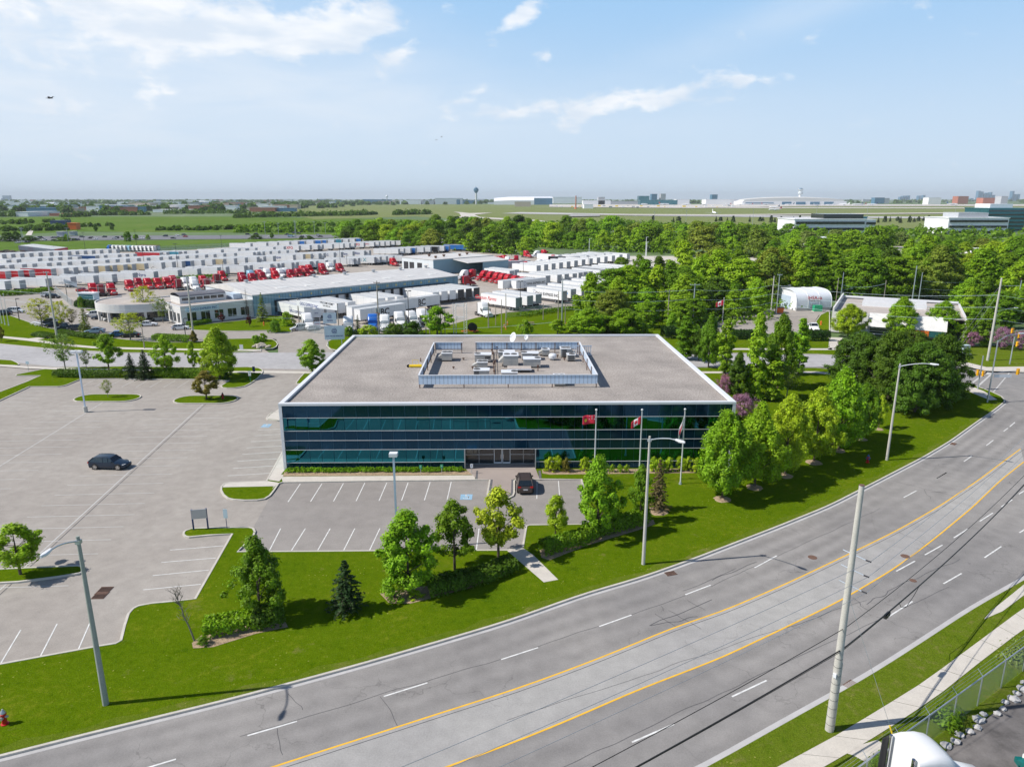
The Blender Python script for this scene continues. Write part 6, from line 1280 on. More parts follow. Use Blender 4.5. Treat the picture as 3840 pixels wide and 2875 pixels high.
for y in (3.5, 8.5, 14.5, 19):
    mb = MB(); mb.box(-.04, -.004, y, y+3.6, .05, 4.6); mb.build('bay_door', MT['dark_metal' if y > 8 else 'white_wall'], sh)
for x, y in ((6,6),(14,10),(22,8),(30,12),(10,16)):
    mb = MB(); mb.lathe([(.5,0),(.5,.5),(.8,.6),(.8,.9),(.001,1.1)], (x, y, 6.7), 12); mb.build('roof_vent', MT['rust_iron'], sh)
# white office of the truck company
OC = G(683, 1219, .1); oh = HT(683, 1219, 1151, .1)
of = thing('truck_office', 'white single storey office with a round wing and a blue lettered sign', 'office building', OC, g44)
OLn, OD = 24, 26
mb = MB(); mb.box(0, OLn, 0, .3, 0, oh); mb.box(0, .3, .3, 20, 0, oh); mb.box(OLn-.3, OLn, .3, OD, 0, oh); mb.box(0, OLn, OD-.3, OD, 0, oh); mb.build('wall', MT['white_wall'], of)
mb = MB(); mb.box(.3, OLn-.3, .3, OD-.3, oh-.5, oh-.35); mb.build('roof', MT['flat_roof'], of)
mb = MB(); mb.box(-.06, OLn+.06, -.06, .36, oh, oh+.1); mb.box(-.06, .36, .36, 20, oh, oh+.1); mb.build('coping', MT['white_metal'], of)
for i in range(6):
    x = 1.6+i*3.7; mb = MB(); mb.box(x, x+2.4, -.03, -.004, .9, 3.1); w_ = mb.build('window', MT['window_dark'], of)
    mb = MB(); mb.box(x+1.16, x+1.24, -.06, -.03, .9, 3.1); mb.box(x-.06, x+2.46, -.06, -.0, .82, .9); mb.build('frame', MT['white_metal'], w_)
for i in range(5):
    y = 1.0+i*2.9; mb = MB(); mb.box(-.03, -.004, y, y+1.7, .5, 3.0); w_ = mb.build('window', MT['window_dark'], of)
    mb = MB(); mb.box(-.06, -.03, y+.8, y+.9, .5, 3.0); mb.build('frame', MT['white_metal'], w_)
mb = MB(); mb.box(1.2, 10.3, -.12, -.004, 3.35, 4.5); s_ = mb.build('sign_board', MT['light_sign'], of)
text('lettering', 'GIGG EXPRESS INC.', .82, MT['blue_sign'], s_, Matrix.Translation((6.3, -.13, 3.93)) @ Matrix.Rotation(math.pi/2, 4, 'X'), .006, bold=.02, shear=.15)
mb = MB()
for k in range(3):
    for i in range(8):
        a0, a1 = k*2.094+i*.25, k*2.094+(i+1)*.25; mb.face([(2.0+r*math.cos(a), -.135, 3.93+r*.85*math.sin(a)) for r, a in ((.42,a0),(.42,a1),(.26,a1),(.26,a0))])
mb.build('emblem', MT['sky_blue'], s_)
mb = MB(); rg = []
for k in range(9):
    a = math.pi*k/8; rg.append([(x, 12+3.6*(-math.cos(a)), oh-.4+1.9+ .9*math.sin(a)) for x in (3, 16)])
for a_, b2 in zip(rg[:-1], rg[1:]): mb.face([a_[0], a_[1], b2[1], b2[0]])
mb.build('vault_roof', MT['dark_roof'], of)
mb = MB(); mb.box(3, 16, 8.4, 8.55, oh-.36, oh+1.5); mb.box(3, 16, 15.5, 15.6, oh-.36, oh+1.5)
for x in (3, 15.9): mb.prism([(x, 8.6), (x+.1, 8.6), (x+.1, 15.5), (x, 15.5)], oh-.36, oh+1.5)
mb.build('clerestory_wall', MT['white_wall'], of)
for i in range(6): mb = MB(); mb.box(3.6+i*2.0, 5.3+i*2.0, 8.36, 8.396, oh+.45, oh+1.25); mb.build('clerestory_window', MT['window_dark'], of)
mb = MB(); mb.box(17.5, 22.3, 7, 12, oh-.3, oh+1.2); mb.build('rooftop_screen', MT['pale_blue_metal'], of)
dc, dr = (-2.0, 24.0), 12.0
def arc(r, a0, a1, n): return [(dc[0]+r*math.cos(R_(a0+(a1-a0)*i/n)), dc[1]+r*math.sin(R_(a0+(a1-a0)*i/n))) for i in range(n+1)]
for nm, r, z0, z1_, m in (('fascia', dr, 2.6, oh, 'white_wall'), ('plinth', dr-.9, 0, .7, 'white_wall'), ('glazing', dr-1.2, .7, 2.65, 'window_dark')):
    a_, b2 = arc(r, 100, 290, 26), arc(r-.25, 100, 290, 26); mb = MB()
    for i in range(26): mb.hexa([(*a_[i], z0), (*a_[i+1], z0), (*b2[i+1], z0), (*b2[i], z0), (*a_[i], z1_), (*a_[i+1], z1_), (*b2[i+1], z1_), (*b2[i], z1_)])
    mb.build(nm, MT[m], of)
mb = MB(); mb.prism(arc(dr-.25, 95, 295, 26), oh-.45, oh-.3); mb.build('round_roof', MT['flat_roof'], of)
for a in (130, 155, 180, 205, 230, 255): x, y = dc[0]+(dr-.4)*math.cos(R_(a)), dc[1]+(dr-.4)*math.sin(R_(a)); mb = MB(); mb.box(x-.3, x+.3, y-.3, y+.3, 0, 2.6); mb.build('column', MT['white_wall'], of)
# white low training building at the right
A_, B_ = G(3113, 1243), G(3618, 1283); L = (B_-A_).length; aa = math.atan2(B_.y-A_.y, B_.x-A_.x)
ih = thing('training_centre', 'white low building with sloping walls and an orange sign behind the dark lindens', 'building', A_, aa)
hh = HT(3300, 1258, 1180)
mb = MB(); mb.box(0, .4, 0, 32, 0, hh+1.0); mb.box(L-.4, L, 0, 32, 0, hh); mb.box(.4, L-.4, 31.6, 32, 0, hh); mb.box(8.5, L-4, 1.2, 1.3, 0, 2.3); mb.box(.4, 8.4, 0, .3, 0, hh); mb.build('wall', MT['white_wall'], ih)
mb = MB(); mb.hexa([(8.5,-.9,2.2),(L-4,-.9,2.2),(L-4,1.3,2.3),(8.5,1.3,2.3),(8.5,1.9,hh),(L-4,1.9,hh),(L-4,2.3,hh),(8.5,2.3,hh)]); mb.build('sloping_fascia', MT['white_wall'], ih)
mb = MB(); mb.box(.4, L-.4, 2.3, 31.6, hh-.5, hh-.4); mb.build('roof', MT['flat_roof'], ih)
mb = MB(); mb.box(6, L*.72, 17, 17.4, hh-.4, hh+1.0); mb.box(6, L*.72, 22, 22.4, hh-.4, hh+1.3); mb.box(.4, L-.4, 31, 31.5, hh, hh+.5); mb.build('roof_screen', MT['white_metal'], ih)
mb = MB(); mb.box(9, L-4.3, 1.16, 1.196, .3, 2.2); g_ = mb.build('window_band', MT['window_dark'], ih)
mb = MB(); [mb.box(9, L-4.3, 1.10, 1.155, z, z+.09) for z in (.8, 1.5)]; mb.build('louvre_rail', MT['white_metal'], g_)
sx = (G(3440, 1270)-A_).length; mb = MB(); mb.box(sx-5.6, sx+2.2, -1.05, -.95, .75, 2.15); s_ = mb.build('sign_board', MT['orange_paint'], ih)
text('lettering', 'IHSA.ca', 1.0, MT['white_metal'], s_, Matrix.Translation((sx-.6, -1.06, 1.45)) @ Matrix.Rotation(math.pi/2, 4, 'X'), .005, bold=.02)
mb = MB(); mb.box(sx+2.3, sx+5.2, -1.04, -.95, .75, 2.15); mb.build('poster_panel', MT['teal_glass'], ih)
# white fabric barrel shelter
TCn, TD, TE = G(2985, 1166), G(3116, 1162), G(2927, 1153); ta = math.atan2(TD.y-TCn.y, TD.x-TCn.x); TL = (TD-TCn).length; TWd = abs((TE-TCn).dot(Vector((-math.sin(ta), math.cos(ta), 0))))+6; th_ = HT(2985, 1166, 1092)
sf = thing('fabric_shelter', 'white fabric barrel shelter with small red lettering beside the wood', 'shelter', TCn, ta)
mb = MB(); n = 16
def sarc(x): return [(x, TWd/2*(1-math.copysign(abs(math.cos(math.pi*i/n))**.62, math.cos(math.pi*i/n))), .8+(th_-.8)*math.sin(math.pi*i/n)**.55) for i in range(n+1)]
for a_, b2 in ((0, TL),):
    pa, pb = sarc(a_), sarc(b2)
    for i in range(n): mb.face([pa[i], pa[i+1], pb[i+1], pb[i]])
mb.build('cover', MT['membrane'], sf, smooth=True)
for x in (.3, TL-.02): mb = MB(); mb.face([(x, 0, 0)]+sarc(x)+[(x, TWd, 0)]); mb.build('end_wall', MT['membrane'], sf)
for x in (0, TL*.33, TL*.66, TL): mb = MB(); mb.path([(p[0], p[1], p[2]+.03) for p in sarc(x)], .09, 5); mb.build('rib', MT['white_metal'], sf)
mb = MB(); mb.box(0, TL, -.05, .3, 0, .8); mb.box(0, TL, TWd-.3, TWd+.05, 0, .8); mb.build('concrete_base', MT['gutter_concrete'], sf)
mb = MB(); mb.box(.2, .28, TWd*.3, TWd*.7, 0, 4.0); mb.build('door', MT['pale_blue_metal'], sf)
text('lettering', 'IHSA.ca', 1.5, MT['logo_red'], sf, Matrix.Translation((TL*.5, -.12, th_*.64)) @ Matrix.Rotation(R_(82), 4, 'X'), .01, bold=.02)
text('lettering', 'Training Centre', .6, MT['dark_metal'], sf, Matrix.Translation((TL*.52, .03, th_*.50)) @ Matrix.Rotation(R_(84), 4, 'X'), .01)
o = G(1650, 1004); gh = thing('guard_hut', 'low flat roofed hut by the red trucks in the far row', 'hut', G(560, 938), R_(-15))
mb = MB(); mb.box(-7, 7, -2, 2, 0, 3); mb.build('wall', MT['off_white_wall'], gh); mb = MB(); mb.box(-7.4, 7.4, -2.4, 2.4, 3, 3.25); mb.build('roof', MT['rust_iron'], gh)
for x in (-5, 0, 4): mb = MB(); mb.box(x, x+1.6, -2.04, -2.004, 1, 2.2); mb.build('window', MT['window_dark'], gh)
gb = thing('gate_booth', 'small pale glass gate booth beside the parked red trucks', 'booth', G(335, 1130), R_(-10))
mb = MB(); mb.box(-3, 3, -1.2, 1.2, 0, 2.8); mb.build('wall', MT['light_sign'], gb); mb = MB(); mb.box(-3.3, 3.3, -1.5, 1.5, 2.8, 3.0); mb.build('roof', MT['white_metal'], gb); mb = MB(); mb.box(-2.6, 2.6, -1.24, -1.204, 1.0, 2.4); mb.build('window', MT['teal_glass'], gb)
def banner(p0, h0, p1, h1, zt0, zb0, zt1, zb1, label, lines, mats_):
    a, b = G(*p0), G(*p1); t = thing('gate_banner', label, 'banner', a, math.atan2(b.y-a.y, b.x-a.x)); L = (b-a).length
    for x, h in ((0, h0), (L, h1)): mb = MB(); mb.tube((x,.1,0), (x,.1,h), .16, .13); mb.build('post', MT['old_wood'], t)
    mb = MB(); mb.hexa([(-.2,-.12,zb0),(L+.2,-.12,zb1),(L+.2,-.02,zb1),(-.2,-.02,zb0),(-.2,-.12,zt0),(L+.2,-.12,zt1),(L+.2,-.02,zt1),(-.2,-.02,zt0)]); s = mb.build('panel', MT['white_metal'], t)
    for s_, size, x, z, m in lines: text('lettering', s_, size, MT[m], s, Matrix.Translation((x*L, -.135, z)) @ Matrix.Rotation(math.pi/2, 4, 'X'), .006, bold=.015)
    return t
p0, p1 = (1121,1213), (1270,1250)
za, zb = HT(*p0, 1126), HT(*p0, 1147); zc, zd = HT(*p1, 1143), HT(*p1, 1163)
banner(p0, HT(*p0,1122)+.3, p1, HT(*p1,1141)+.2, za, zb, zc, zd, 'long white banner on two wooden posts over the truck gate', [('GIGG EXPRESS INC.', 1.15, .32, (za+zb)/2+.1, 'logo_navy'), ('WELCOME HOME', .8, .76, (zc+zd)/2+.55, 'dark_metal'), ('HAVE A GREAT DAY', .4, .76, (zc+zd)/2-.15, 'dark_metal')], None)
p0, p1 = (254,1130), (296,1129)
banner(p0, HT(*p0,1046), p1, HT(*p1,1060), HT(*p0,1046), HT(*p0,1060), HT(*p1,1060), HT(*p1,1076), 'slanted white banner between two black posts at the left gate', [('WELCOME HOME', .9, .5, (HT(*p0,1053)+HT(*p1,1068))/2, 'grey_metal')], None)
def board(x, y, w, zb, zt, rz, label, m, lines, legm='white_metal', nm='sign_board', legs=(.15,.85), back=None):
    o = G(x, y, .1); t = thing(nm, label, 'sign', o, R_(rz))
    for f in legs: mb = MB(); xx = (f-.5)*w; mb.box(xx-.07, xx+.07, .03, .17, 0, zt); mb.build('leg', MT[legm], t)
    mb = MB(); mb.box(-w/2, w/2, -.06, .02, zb, zt); s = mb.build('panel', MT[m], t)
    for s_, size, xx, z, mm in lines: text('lettering', s_, size, MT[mm], s, Matrix.Translation((xx*w, -.07, z)) @ Matrix.Rotation(math.pi/2, 4, 'X'), .004, bold=.012)
    return t, s
t, s = board(1257, 1300, 4.4, 1.7, 4.9, 10, 'pale blue truck sales sign on two white legs beside the roof edge', 'light_sign', [('GIGG TRUCK SALES INC.', .36, 0, 2.5, 'logo_navy'), ('@', 1.3, 0, 3.75, 'logo_navy')])
board(1239, 1236, 3.4, 1.6, 4.4, 8, 'white logo sign on an A frame inside the truck gate', 'light_sign', [('GIGG', .6, 0, 2.4, 'logo_navy'), ('@', 1.1, 0, 3.5, 'logo_navy')])
board(1189, 1212, 2.3, 1.6, 4.0, 8, 'small white notice board next to the waiting white cab', 'white_metal', [('GIGG', .4, 0, 2.8, 'logo_navy')]); board(1191, 1234, 1.6, .4, 2.0, 8, 'white notice hung on the truck gate fence', 'white_metal', [('NO ENTRY', .22, 0, 1.3, 'logo_red')]); board(1297, 1256, 1.1, .6, 2.3, 8, 'little white notice beside the right banner post', 'white_metal', [('STOP', .25, 0, 1.6, 'dark_metal')])
board(753, 1985, 1.45, 1.25, 2.25, 12, 'grey blank sign on two dark posts at the corner of the car park', 'grey_metal', [], 'navy', legs=(.02,.98))
def signpost(x, y, ty, w, h, label, m, post='galvanised', txt=None, rz=0, z0=.1):
    o = G(x, y, z0); H = HT(x, y, ty, z0); t = thing('sign_post', label, 'sign', o, R_(rz)); mb = MB(); mb.tube((0,.03,0), (0,.03,H), .035); mb.build('post', MT[post], t)
    mb = MB(); mb.box(-w/2, w/2, -.03, 0, H-h, H); s = mb.build('panel', MT[m], t)
    if txt: text('lettering', txt[0], txt[1], MT[txt[2]], s, Matrix.Translation((0, -.035, H-h/2)) @ Matrix.Rotation(math.pi/2, 4, 'X'), .003)
    return t
signpost(851, 1981, 1908, .42, 1.0, 'tall narrow white sign on a post above the corner grass', 'light_sign', 'navy'); signpost(1578, 1778, 1743, .34, .45, 'green parking sign by the daylily bed, left one', 'green_sign', txt=('P', .3, 'white_metal')); signpost(1657, 1776, 1741, .34, .45, 'green parking sign by the daylily bed, middle one', 'green_sign', txt=('P', .3, 'white_metal'))
signpost(1769, 1776, 1739, .34, .5, 'white accessible parking sign left of the entrance', 'white_metal', txt=('P', .3, 'blue_sign')); signpost(939, 1434, 1391, .5, .9, 'white and green sign on the lawn corner by the driveway', 'white_metal', 'green_sign', txt=('P', .4, 'green_sign')); signpost(953, 1402, 1374, .5, 1.0, 'dark sign behind the white and green one by the driveway', 'navy', 'navy')
signpost(108, 1393, 1354, .6, .6, 'small pale sign at the far left driveway', 'light_sign', 'grey_metal'); signpost(906, 1313, 1292, .8, 1.2, 'white sign on the verge beyond the back road', 'white_metal')
signpost(3250, 1250, 1236, .4, .5, 'small sign by the path to the white low building', 'light_sign')
def hydrant(x, y, s, body, cap, label, z0=.1):
    o = G(x, y, z0); t = thing('fire_hydrant', label, 'hydrant', o); t.scale = (s,)*3
    mb = MB(); mb.lathe([(.19,0),(.19,.06),(.13,.08),(.12,.55),(.16,.58),(.16,.64),(.12,.66)], n=14); mb.build('barrel', MT[body], t, smooth=True)
    mb = MB(); mb.lathe([(.13,.66),(.12,.76),(.05,.84),(.04,.90),(.001,.90)], n=14); mb.build('cap', MT[cap], t, smooth=True)
    mb = MB(); mb.tube((-.24,0,.48),(.24,0,.48),.06,n=10); mb.tube((0,-.22,.44),(0,0,.44),.08,n=10); mb.build('nozzle', MT[cap], t)
hydrant(19, 2714, 1.25, 'red_paint', 'grey_metal', 'red hydrant with grey caps at the bottom left on the lawn'); hydrant(3253, 1734, 1.25, 'red_paint', 'blue_sign', 'red hydrant with a blue top in the shade of the maple row'); hydrant(836, 1494, 1.2, 'red_paint', 'dark_metal', 'small red hydrant on the island with the orange tinged tree')
hydrant(990, 1220, 1.2, 'orange_paint', 'orange_paint', 'orange hydrant on the lawn beside the dark fir'); hydrant(3078, 1218, 1.3, 'orange_paint', 'orange_paint', 'orange hydrant on the grass strip by the white pickup')
# ================================================================ lamps, flags, poles, wires
def cobra(x, y, ty, arm, ang, label, m='pole_concrete', r0=.17, rise=.75):
    o = G(x, y, .1); H = HT(x, y, ty, .1); t = thing('street_lamp', label, 'street lamp', o, R_(ang))
    mb = MB(); mb.tube((0,0,0), (0,0,H), r0, r0*.55, 14); mb.build('pole', MT[m], t, smooth=False)
    pts = [Vector((arm*k, 0, H-.35+rise*math.sin(k*1.6))) for k in (0, .25, .5, .75, 1)]
    mb = MB(); mb.path(pts, .05, 8); mb.box(-r0*.6-.03, r0*.6+.03, -r0*.6-.03, r0*.6+.03, H-.5, H-.25); mb.build('arm', MT['galvanised'], t)
    e = pts[-1]; mb = MB(); mb.loft([[(e.x+a, w*y_, e.z+z_) for y_, z_ in ((1,0),(.7,.10),(-.7,.10),(-1,0),(-.7,-.07),(.7,-.07))] for a, w in ((-.1,.07),(.15,.14),(.55,.17),(.85,.06))]); hd = mb.build('lamp_head', MT['white_metal'], t)
    mb = MB(); mb.box(e.x+.2, e.x+.6, -.10, .10, e.z-.11, e.z-.07); mb.build('lens', MT['lamp_glass'], hd); return t
cobra(397, 2640, 2010, 2.5, -92, 'greenish concrete street lamp at the bottom left, head toward the camera', 'grey_green_concrete', .2, .7)
cobra(2412, 2115, 1635, 2.9, -50, 'concrete street lamp in the middle, before the flagpoles'); cobra(3325, 1725, 1363, 3.3, -36, 'concrete street lamp at the right before the dark lindens')
def boxlamp(x, y, ty, label, plinth=True, two=True):
    o = G(x, y, 0 if plinth else .1); H = HT(x, y, ty, o.z); t = thing('car_park_lamp', label, 'lamp', o)
    if plinth: mb = MB(); mb.tube((0,0,0), (0,0,.95), .32, .32, 16); mb.build('plinth', MT['pole_concrete'], t)
    mb = MB(); z0 = .95 if plinth else 0; mb.box(-.09,.09,-.09,.09,z0,H-.1); mb.build('pole', MT['pale_blue_metal'], t)
    for s in ((-1, 1) if two else (0,)):
        mb = MB(); cx = s*.48; mb.box(cx-.38, cx+.38, -.32, .32, H-.12, H+.22); h_ = mb.build('lamp_head', MT['white_metal'], t)
        mb = MB(); mb.box(cx-.3, cx+.3, -.25, .25, H-.16, H-.122); mb.build('lens', MT['lamp_glass'], h_)
boxlamp(322, 1545, 1320, 'pale double box lamp on a round concrete plinth in the big car park'); boxlamp(1491, 2056, 1705, 'pale single box lamp in front of the glass building', False, False)
def flagpole(x, y, ty, label, z0=.1):
    o = G(x, y, z0); H = HT(x, y, ty, z0); t = thing('flagpole', label, 'flagpole', o)
    mb = MB(); mb.tube((0,0,0), (0,0,H-.1), .075, .04, 10); mb.build('pole', MT['white_metal'], t)
    mb = MB(); mb.lathe([(.001,-.13),(.1,-.09),(.14,0),(.1,.09),(.001,.13)], (0,0,H), 10); mb.build('finial', MT['white_metal'], t, smooth=True)
    mb = MB(); mb.tube((0,0,0),(0,0,.3),.2,.13,10); mb.build('base', MT['galvanised'], t); mb = MB(); mb.tube((.1,.02,.3),(.09,.02,H-.3),.012,n=4); mb.build('halyard', MT['white_metal'], t); return o, H
def flag(o, z, w, h, droop, label, kind, ang=180):
    t = thing('flag', label, 'flag', (o.x, o.y, o.z+z), R_(ang)); n, q = 14, 8; grid = {}
    for i in range(n+1):
        for j in range(q+1):
            u, v = i/n, j/q; grid[i, j] = (.1+u*w*(1-droop*.35), .13*math.sin(u*7+v*2.2)*(.3+u), -v*h*(1-droop*.25*u)-droop*h*u*1.15)
    def pm(u0, u1, v0, v1, m, nm):
        mb = MB(); i0, i1, j0, j1 = round(u0*n), round(u1*n), round(v0*q), round(v1*q)
        for i in range(i0, i1):
            for j in range(j0, j1): mb.face([grid[i,j], grid[i+1,j], grid[i+1,j+1], grid[i,j+1]])
        ob = mb.build(nm, MT[m], t, smooth=True); s = ob.modifiers.new('thick', 'SOLIDIFY'); s.thickness = .012; s.offset = 0; return ob
    def pt(u, v, d=.012):
        i, j = min(n-1, int(u*n)), min(q-1, int(v*q)); fu, fv = u*n-i, v*q-j; a = Vector(grid[i,j]).lerp(Vector(grid[i+1,j]), fu); b = Vector(grid[i,j+1]).lerp(Vector(grid[i+1,j+1]), fu); return a.lerp(b, fv)
    def deco(polys, m, nm, d=.02):
        mb = MB()
        for s in (d, -d):
            for pl in polys: mb.face([pt(u, v)+Vector((0, s, 0)) for u, v in pl])
        mb.build(nm, MT[m], t)
    if kind == 'ensign':
        pm(0, 1, 0, 1, 'flag_red', 'cloth'); deco([[(.01,.01),(.5,.01),(.5,.5),(.01,.5)]], 'blue_sign', 'canton', .013)
        deco([[(.22,.01),(.29,.01),(.29,.5),(.22,.5)],[(.01,.20),(.5,.20),(.5,.31),(.01,.31)],[(.01,.01),(.06,.01),(.5,.46),(.5,.5),(.45,.5),(.01,.06)],[(.45,.01),(.5,.01),(.5,.06),(.06,.5),(.01,.5),(.01,.46)]], 'flag_white', 'saltire', .02)
        deco([[(.24,.01),(.27,.01),(.27,.5),(.24,.5)],[(.01,.235),(.5,.235),(.5,.275),(.01,.275)]], 'flag_red', 'cross', .026)
        deco([[(.65,.38),(.85,.38),(.85,.62),(.75,.74),(.65,.62)]], 'olive', 'shield', .022) if 'olive' in MT else deco([[(.65,.38),(.85,.38),(.85,.62),(.75,.74),(.65,.62)]], 'safety_yellow', 'shield', .022)
    elif kind == 'leaf':
        pm(0, 4/14, 0, 1, 'flag_red', 'hoist_bar'); pm(4/14, 10/14, 0, 1, 'flag_white', 'middle'); pm(10/14, 1, 0, 1, 'flag_red', 'fly_bar')
        lf = [(0,-.42),(.07,-.28),(.16,-.32),(.12,-.12),(.24,-.2),(.27,-.12),(.38,-.14),(.33,0),(.38,.06),(.2,.22),(.22,.28),(.02,.25),(.02,.42)]; lf = lf+[(-a, b) for a, b in lf[::-1]]
        mb = MB()
        for s in (.025, -.025): mb.face([pt(.5+a*.45, .5+b*.8)+Vector((0, s, 0)) for a, b in lf])
        mb.build('maple_leaf', MT['flag_red'], t)
    else:
        pm(0, 1, 0, 1, 'flag_white', 'cloth'); deco([[(.2,.3),(.8,.3),(.8,.42),(.2,.42)],[(.2,.5),(.8,.5),(.8,.62),(.2,.62)]], 'flag_red', 'band', .02); deco([[(.35,.70),(.65,.70),(.65,.85),(.35,.85)]], 'blue_sign', 'emblem', .02)
o, H = flagpole(2227, 1830, 1536, 'white flagpole carrying the red ensign, leftmost of three before the facade'); flag(o, H-.6, 1.5, 1.05, .15, 'red ensign flag with union cross corner on the leftmost flagpole', 'ensign', 176)
o, H = flagpole(2395, 1808, 1536, 'white flagpole carrying the maple leaf flag, middle of three before the facade'); flag(o, H-.75, 1.5, .95, .75, 'drooping red and white maple leaf flag on the middle flagpole', 'leaf', 176)
o, H = flagpole(2551, 1815, 1534, 'white flagpole carrying the white company flag, rightmost before the facade'); flag(o, H-.85, 1.0, 1.5, 1.2, 'limp white flag with red stripes on the rightmost flagpole', 'co', 190)
for x, y, t_, l in ((7,1212,1090,'left'),(19,1217,1093,'middle'),(33,1220,1102,'right')): flagpole(x, y, t_, 'bare flagpole at the far left lawn, %s of three' % l)
o, H = flagpole(2709, 1204, 1118, 'flagpole with a small maple leaf flag before the near wood'); flag(o, H-.5, 2.4, 1.5, .5, 'red and white maple leaf flag in front of the near wood', 'leaf', 170)
def upole(x, y, ty, label, r=.16, m='old_wood', arms=(), lamp=None, kit=False, z0=0.0, ang=0, nm='utility_pole'):
    o = G(x, y, z0); H = HT(x, y, ty, z0); t = thing(nm, label, 'utility pole' if nm == 'utility_pole' else 'lamp post', o, R_(ang)); mb = MB(); mb.tube((0,0,0), (0,0,H), r, r*.62, 10); mb.build('pole', MT[m], t)
    for z, w in arms:
        mb = MB(); mb.box(-w/2, w/2, -.22, -.10, H-z, H-z+.14); a = mb.build('crossarm', MT['galvanised' if m != 'old_wood' else 'wood'], t)
        [MB().lathe([(.06,0),(.09,.08),(.05,.12),(.08,.2),(.001,.22)], (k*w/2*.9, -.16, H-z+.14), 8).build('insulator', MT['grey_metal'], a) for k in (-1, 0, 1)]
    if lamp:
        a, l, z = lamp; d = Vector((math.cos(R_(a)), math.sin(R_(a)), 0)); pts = [Vector((0,0,H-z))+d*l*k+Vector((0,0,.8*math.sin(k*1.5))) for k in (0, .35, .7, 1)]; mb = MB(); mb.path(pts, .05, 6); mb.build('lamp_arm', MT['galvanised'], t)
        e = pts[-1]; mb = MB(); mb.hexa([e+d*a_+Vector((-d.y, d.x, 0))*b_+Vector((0,0,c_)) for c_ in (-.06, .08) for a_, b_ in ((-.1,-.12),(.7,-.12),(.7,.12),(-.1,.12))]); mb.build('lamp_head', MT['white_metal'], t)
    if kit:
        for k in (-.45, .35): mb = MB(); mb.tube((k,-.3,H*.42), (k,-.3,H*.42+1.1), .26, n=12); mb.build('transformer', MT['grey_metal'], t)
    return Vector((o.x, o.y, z0)), H
POL = {}
for key, a in dict(L1=(215,1273,1018,'big grey utility pole between the parked cars and the back road',.24,'pole_concrete',((.3,1.2),)), L2=(727,1274,1035,'grey utility pole in front of the white office',.24,'pole_concrete',((.3,1.2),)),
     W0=(542,1306,1227,'short wooden pole rising above the dark spruce',.14), A1=(2503,1218,1089,'wooden utility pole with a crossarm, left one before the near wood',.16,'old_wood',((.15,2.2),)), A2=(2596,1222,1064,'tall grey utility pole with a crossarm, middle one before the near wood',.2,'galvanised',((.3,2.6),)),
     A3=(2684,1177,1048,'grey utility pole with a crossarm, right one beside the small flag',.18,'galvanised',((.15,2.2),)), S1=(2107,1218,1037,'tall pale steel utility pole behind the office roof',.2,'galvanised'), S2=(2093,1200,1091,'brown wooden pole just left of the tall pale steel pole',.13),
     S3=(2119,1215,1141,'short brown wooden pole just right of the tall pale steel pole',.12), S4=(2037,1200,1137,'wooden pole at the weedy fence of the right yard',.12), S5=(1832,1231,1134,'greenish wooden pole before the lone white cab',.17), S6=(1859,1222,1148,'short wooden pole right of the lone white cab',.12),
     S7=(1881,1252,1123,'wooden pole, left one of the pair by the orange markers',.13), S8=(1897,1231,1100,'taller brown wooden pole of the pair by the orange markers',.13), C1=(1422,1256,1053,'big wooden utility pole with transformers beside the blue truck',.2,'old_wood',((.5,1.6),),None,True),
     D1=(1598,1256,1152,'wooden pole, first of the close group left of the gantry',.13), D2=(1612,1258,1155,'wooden pole, second of the close group left of the gantry',.12), D3=(1654,1258,1139,'leaning looking wooden pole at the bright tree by the gantry',.15), D4=(1669,1256,1159,'thin pole between the bright tree and the gantry',.1), D5=(1523,1256,1166,'wooden pole left of the double yard lamp',.12),
     R1=(2889,1190,1035,'concrete utility pole left of the white fabric shelter',.2,'pole_concrete'), R2=(2910,1177,1030,'blue grey steel pole with a lamp arm by the white fabric shelter',.17,'galvanised',((.1,1.4),),(10,3.2,4)), R3=(3134,1138,1042,'grey green pole behind the left end of the white low building',.15,'old_wood'),
     R4=(3150,1142,1021,'steel pole with a lamp arm behind the left end of the white low building',.17,'galvanised',(),(10,3.2,6)), R5=(3312,1138,1051,'grey green wooden pole behind the middle of the white low building',.16,'old_wood'), R6=(3418,1142,997,'tall pale steel pole, left of a pair behind the white low building',.22,'galvanised'),
     R7=(3442,1144,1022,'shorter pale steel pole, right of a pair behind the white low building',.19,'galvanised'), R8=(3656,1120,1037,'steel pole in the wood behind the white building corner',.16,'galvanised'), R9=(3806,1190,1051,'steel pole at the far right edge of the wood',.18,'galvanised'),
     J0=(3703,1352,1042,'tall concrete utility pole at the junction with a lamp arm',.26,'pole_concrete',(),(5,4.0,7.0))).items():
    x, y, ty, lb, *r_ = a; POL[key] = upole(x, y, ty, lb, *r_, z0=.1 if y > 1300 else 0)
def yardlamp(x, y, ty, label, heads=2):
    o = G(x, y); H = HT(x, y, ty); t = thing('yard_lamp', label, 'lamp', o); mb = MB(); mb.tube((0,0,0), (0,0,H), .12, .07, 8); mb.build('pole', MT['dark_metal'], t)
    for s in ((-1, 1) if heads == 2 else (1,)): mb = MB(); mb.box(min(s*.15,s*.85), max(s*.15,s*.85), -.3, .3, H-.05, H+.12); mb.build('lamp_head', MT['dark_metal'], t)
